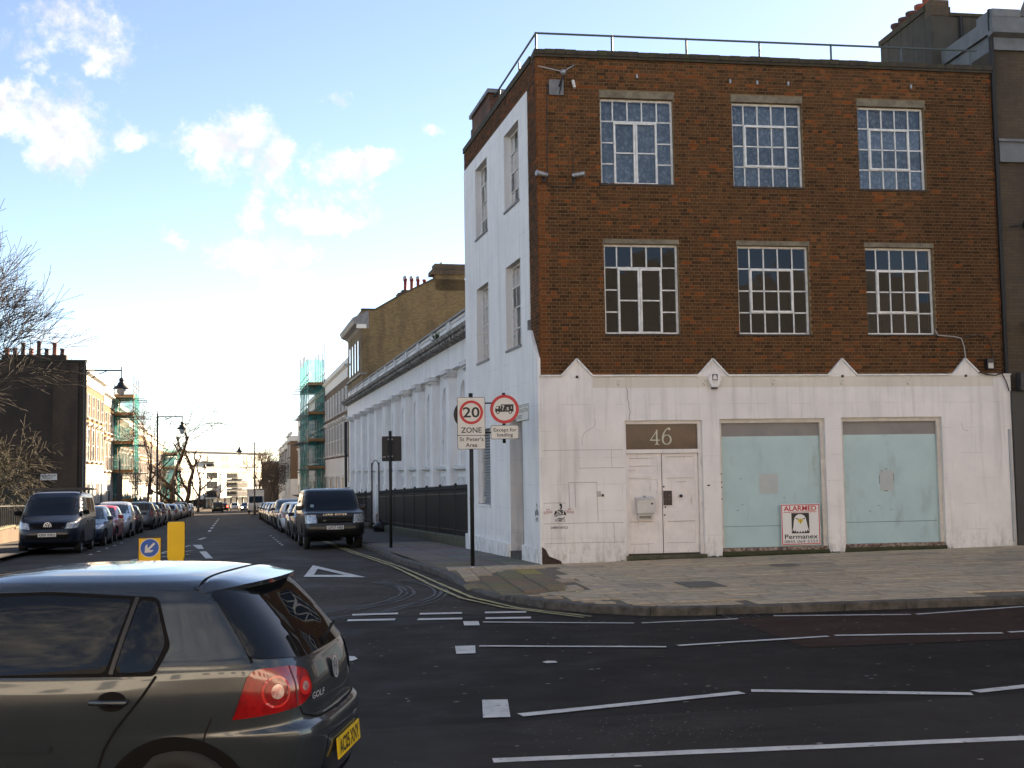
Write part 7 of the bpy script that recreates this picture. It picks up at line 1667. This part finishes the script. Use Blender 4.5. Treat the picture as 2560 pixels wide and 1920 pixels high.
# white box van further down on the right
bv = street_thing('box_van', 'white box van parked far down on the right before the bare trees', 'van', 128, -3.2, gz(UV(128,-3.2).y), GR)
MB().box(-1.05,1.05,1.7,5.8,.55,3.1).build('load_box', P_white, bv); cab = MB(); cab.prism([(0,.45),(1.75,.45),(1.75,2.25),(1.3,2.25),(.45,1.35),(.0,1.2)], (-.95,0,0), (0,1,0), (0,0,1), (1.9,0,0)); bevel(cab.build('cab', P_white, bv), .06, 3)
MB().prism([(.50,1.37),(1.28,2.18),(1.25,2.20),(.47,1.40)], (-.85,-.03,0), (0,1,0), (0,0,1), (1.7,0,0)).build('windscreen', car_glass, bv); MB().box(-1.06,1.06,1.68,1.72,3.0,3.12).build('roof_edge', P_dblue, bv); MB().box(-.9,.9,1.7,5.7,.4,.56).build('chassis', trim_m, bv)
for y in (.9, 4.8):
    for s in (-1, 1):
        M_ = Matrix.Translation((s*.95, y, .36)) @ Matrix.Rotation(s*PI/2, 4, 'Y'); MB(M_).lathe([(.2,-.2),(.36,-.2),(.36,-.02),(.2,0),(0,-.02)], n=20).build('wheel', tyre_m, bv, True)
# ================================================================ the grey hatchback in the foreground
GOLF = dict(levels=[(.20,.17,4.02,.79,4.2,3.8),(.30,.06,4.14,.845,4.2,3.6),(.46,.015,4.19,.862,4.2,3.4),(.60,.0,4.20,.874,4.2,3.4),(.675,.012,4.18,.880,4.2,3.3),(.705,.045,4.15,.882,4.2,3.3),(.80,.06,4.06,.886,4.2,3.3),(.90,.075,3.82,.880,4.2,3.3),
      (.97,.095,3.40,.862,4.2,3.5),(1.01,.115,3.12,.846,4.2,3.8),(1.06,.15,3.0,.825,4.2,4),(1.20,.26,2.70,.765,4.2,4.2),(1.33,.38,2.38,.700,4.3,4.5),(1.395,.46,2.18,.655,4.3,4.5),(1.435,.56,2.02,.600,4.2,4.4),(1.462,.74,1.85,.50,3.8,4),(1.478,1.0,1.65,.34,3,3),(1.484,1.25,1.5,.12,2,2)])
gbm = body_mesh(GOLF['levels'], 128, 8)
golf = thing('hatchback', 'grey metallic hatchback with red tail light passing close in the foreground', 'car', (.02, 6.76, .004), PI-math.radians(13.5))
gbody = link('body', gbm.mesh('body'), P_golf, golf); smooth(gbody, 60)
gt_ = BVHTree.FromPolygons([Vector(v) for v in gbm.v], gbm.f)
def gd(poly, axis, name, mat, off=.004, step=.05, sign=1, parent=None): return decal(gt_, poly, axis, off, step, sign).build(name, mat, parent or golf, True)
def rc(poly, n=4, f=.22):
    """round the corners of a polygon"""
    out = []; m_ = len(poly)
    for i in range(m_):
        a, b, c = Vector(poly[i-1]), Vector(poly[i]), Vector(poly[(i+1) % m_]); r = min((a-b).length, (c-b).length)*f
        p = b+(a-b).normalized()*r; q = b+(c-b).normalized()*r
        for k in range(n+1): t = k/n; out.append(tuple((p*(1-t)+b*t)*(1-t)+(b*(1-t)+q*t)*t))
    return out
for s in (1, -1):
    gd(rc([(0.725,1.128),(0.785,0.988),(2.880,0.973),(2.220,1.333),(1.850,1.383),(1.400,1.393),(0.830,1.363)], 4, .15), 'side', 'window_surround', trim_m, .003, .06, s)
    gd(rc([(0.750,1.138),(0.800,1.008),(0.990,1.003),(0.925,1.348),(0.835,1.338)]), 'side', 'quarter_window', car_glass, .006, .05, s)
    gd(rc([(1.035,1.003),(1.830,0.988),(1.830,1.363),(1.420,1.373),(0.965,1.353)], 4, .1), 'side', 'side_window', car_glass, .006, .05, s)
    gd(rc([(1.920,0.988),(2.780,0.988),(2.200,1.313),(1.920,1.358)], 4, .1), 'side', 'side_window', car_glass, .006, .05, s)
    gd(line_poly([(1.005,0.998),(0.940,1.363)], .022), 'side', 'window_pillar', mk('pillar_gloss', (.022,.022,.022), .35), .009, .05, s)
    gd(line_poly([(1.875,0.978),(1.875,1.378)], .05), 'side', 'window_pillar', trim_m, .009, .05, s)
    for ln in ([(0.775,0.988),(0.840,0.888),(0.970,0.728),(1.030,0.628),(1.070,0.508),(1.090,0.308)], [(1.890,0.978),(1.910,0.588),(1.900,0.268)], [(2.850,0.968),(2.920,0.688),(2.900,0.288)], [(1.100,0.278),(2.850,0.278)]): gd(line_poly(ln, .013), 'side', 'panel_gap', trim_m, .003, .06, s)
    gd(line_poly([(0.550,1.425),(0.510,1.360),(0.430,1.220),(0.360,1.100),(0.325,1.030)], .012), 'side', 'panel_gap', trim_m, .002, .05, s)
    gd(line_poly([(.50,.775),(.53,.70),(.55,.60)], .008), 'side', 'panel_gap', trim_m, .002, .05, s)
    gd([(1.30,.62),(2.08,.62),(2.08,.655),(1.30,.655)], 'side', 'rub_strip', P_golf, .012, .08, s); gd([(2.12,.62),(3.0,.62),(3.0,.655),(2.12,.655)], 'side', 'rub_strip', P_golf, .012, .08, s)
    for a in (.68, 3.26): gd([(a+.375*math.cos(u), .315+.375*math.sin(u)) for u in lin(-.22, PI+.22, 26)], 'side', 'wheel_arch', trim_m, .002, .08, s); wheel(golf, a, s*.845, .315, .2, spokes=7)
    gd(rc([(.375,.87),(.41,.96),(.52,.995),(.765,1.0),(.835,.785),(.845,.76),(.66,.77),(.47,.79),(.39,.83)], 4, .3), .72, 'tail_light', red_lens, .008, .03, s)
    gd(line_poly([(.54,.995),(.51,.90),(.505,.785)], .008), .72, 'lens_split', mk('lens_dark', (.06,.002,.003), .3), .0105, .03, s)
    def circ(cx, cz, r, n=24): return [(cx+r*math.cos(2*PI*i/n), cz+r*math.sin(2*PI*i/n)) for i in range(n)]
    gd(circ(.63,.878,.080), .72, 'lamp_ring', mk('lens_bright_red', (.55,.02,.02), .12, coat=1.0), .0105, .03, s); gd(circ(.63,.878,.068), .72, 'lamp_well', red_lens, .012, .03, s); gd(circ(.625,.878,.036), .72, 'lamp_reflector', mk('lamp_silver', (.75,.62,.60), .1, (.45,.12,.12), 30, metal=.5, coat=1), .0135, .02, s)
    gd(circ(.44,.88,.045), .72, 'lamp_well', MATS['lens_bright_red'], .0105, .02, s); gd(circ(.44,.88,.024), .72, 'lamp_reflector', MATS['lamp_silver'], .012, .02, s)
    hd = MB(); hd.tube((.90,s*.900,.868),(1.09,s*.905,.868),.013,.013,8); hd.build('handle', P_golf, golf, True); gd([(.99+.075*math.cos(t), .868+.05*math.sin(t)) for t in lin(0, 2*PI, 18)[:-1]], 'side', 'handle_recess', trim_m, .003, .04, s)
    bx = MB(); bx.box(2.78,2.92,s*.86 if s > 0 else s*1.05,s*1.05 if s > 0 else s*.86,.97,1.12); bevel(bx.build('mirror', P_golf, golf), .04, 3)
    gd([(s*.40,.62),(s*.74,.66),(s*.78,.84),(s*.46,.80)], 'end', 'headlight', lens_m, .006, .06, 1)
gd(rc([(-.695,1.05),(-.4,1.02),(.4,1.02),(.695,1.05),(.585,1.385),(-.585,1.385)], 4, .12), 'end', 'rear_window', car_glass, .006, .04, -1)
gd(trapz(.70,.57,1.02,1.37), 'end', 'windscreen', car_glass, .006, .1, 1); gd(trapz(.45,.48,.60,.72), 'end', 'grille', trim_m, .005, .1, 1); gd(trapz(.62,.66,.28,.44), 'end', 'grille', trim_m, .005, .1, 1)
for ln in ([(-.545,.80),(-.52,.74),(-.40,.705),(0,.697),(.40,.705),(.52,.74),(.545,.80)],): gd(line_poly(ln, .010), 'end', 'panel_gap', trim_m, .003, .05, -1)
gd([(-.40,.40),(.40,.40),(.36,.60),(-.36,.60)], 'end', 'plate_recess', P_golf, .003, .06, -1)
gd(trapz(.60,.66,.22,.33), 'end', 'bumper_trim', trim_m, .004, .08, -1)
# roof spoiler
spn = 28; sp_m = MB(); SW2 = .60
def top_z(x, y):
    h = gt_.ray_cast(Vector((x, y, 3)), Vector((0, 0, -1))); return h[0].z if h[0] is not None else 1.3
for i in range(spn+1):
    y = -SW2+2*SW2*i/spn; k = abs(y/SW2); xr = .355+.255*k**3.0; x1 = .64; x2 = max(xr+.07, .50); za = top_z(x1, y)+.003; zb = top_z(x2+.03, y)+.006; zt = min(zb-.012, 1.432-.055*k**2.4)
    prof = [(x1, za), ((x1+x2)/2, (za+zb)/2+.006), (x2, zb), (xr, zt), (xr+.012, zt-.026), (x2, zt-.045)]
    sp_m.v += [(p[0], y, p[1]) for p in prof]
sp_m.f = [(i*6+j, (i+1)*6+j, (i+1)*6+(j+1) % 6, i*6+(j+1) % 6) for i in range(spn) for j in range(6)] + [tuple(range(6)), tuple(spn*6+j for j in range(5, -1, -1))]
smooth(sp_m.build('roof_spoiler', P_golf, golf), 35)
MB().box(.368,.40,-.22,.22,1.395,1.414).build('brake_lamp', red_lens, golf)
gg = MB(); pts_ = [(.65, y, top_z(.65, y)+.003) for y in lin(-.60, .60, 30)]
for a, b in zip(pts_, pts_[1:]): gg.tube(a, b, .005, .005, 5)
gg.build('roof_seam', trim_m, golf)
# badge, name, plate, wiper
h_ = gt_.ray_cast(Vector((-9,0,.90)), Vector((1,0,0))); roundel(golf, Matrix.Translation((h_[0].x-.010, 0, .90)) @ REAR @ Matrix.Rotation(math.radians(-8), 4, 'X'), .062, chrome)
o = link('lettering', text_mesh('GOLF', .034, width=.17, bold=.01, spacing=1.1), MATS['badge_silver'], golf)
hh = gt_.ray_cast(Vector((-9,.36,.80)), Vector((1,0,0))); nrm = hh[1] if hh[1].x < 0 else -hh[1]; ang = math.atan2(nrm.y, -nrm.x)
o.matrix_local = Matrix.Translation(hh[0]+nrm*.006) @ Matrix.Rotation(-ang, 4, 'Z') @ REAR @ FRONT
h_ = gt_.ray_cast(Vector((-9,0,.50)), Vector((1,0,0))); plate(golf, Matrix.Translation((h_[0].x-.022, 0, .50)) @ REAR @ Matrix.Rotation(math.radians(-5), 4, 'X'), 'AC05 XNY', plate_y)
wp = MB(); wp.tube((.145,-.02,1.045),(.17,-.40,1.10),.012,.008,6); wp.tube((.12,0,1.03),(.15,0,1.06),.028,.022,10); wp.build('rear_wiper', trim_m, golf)
MB().tube((1.2,0,1.48),(1.0,0,1.62),.012,.004,6).build('roof_aerial', trim_m, golf) if False else None
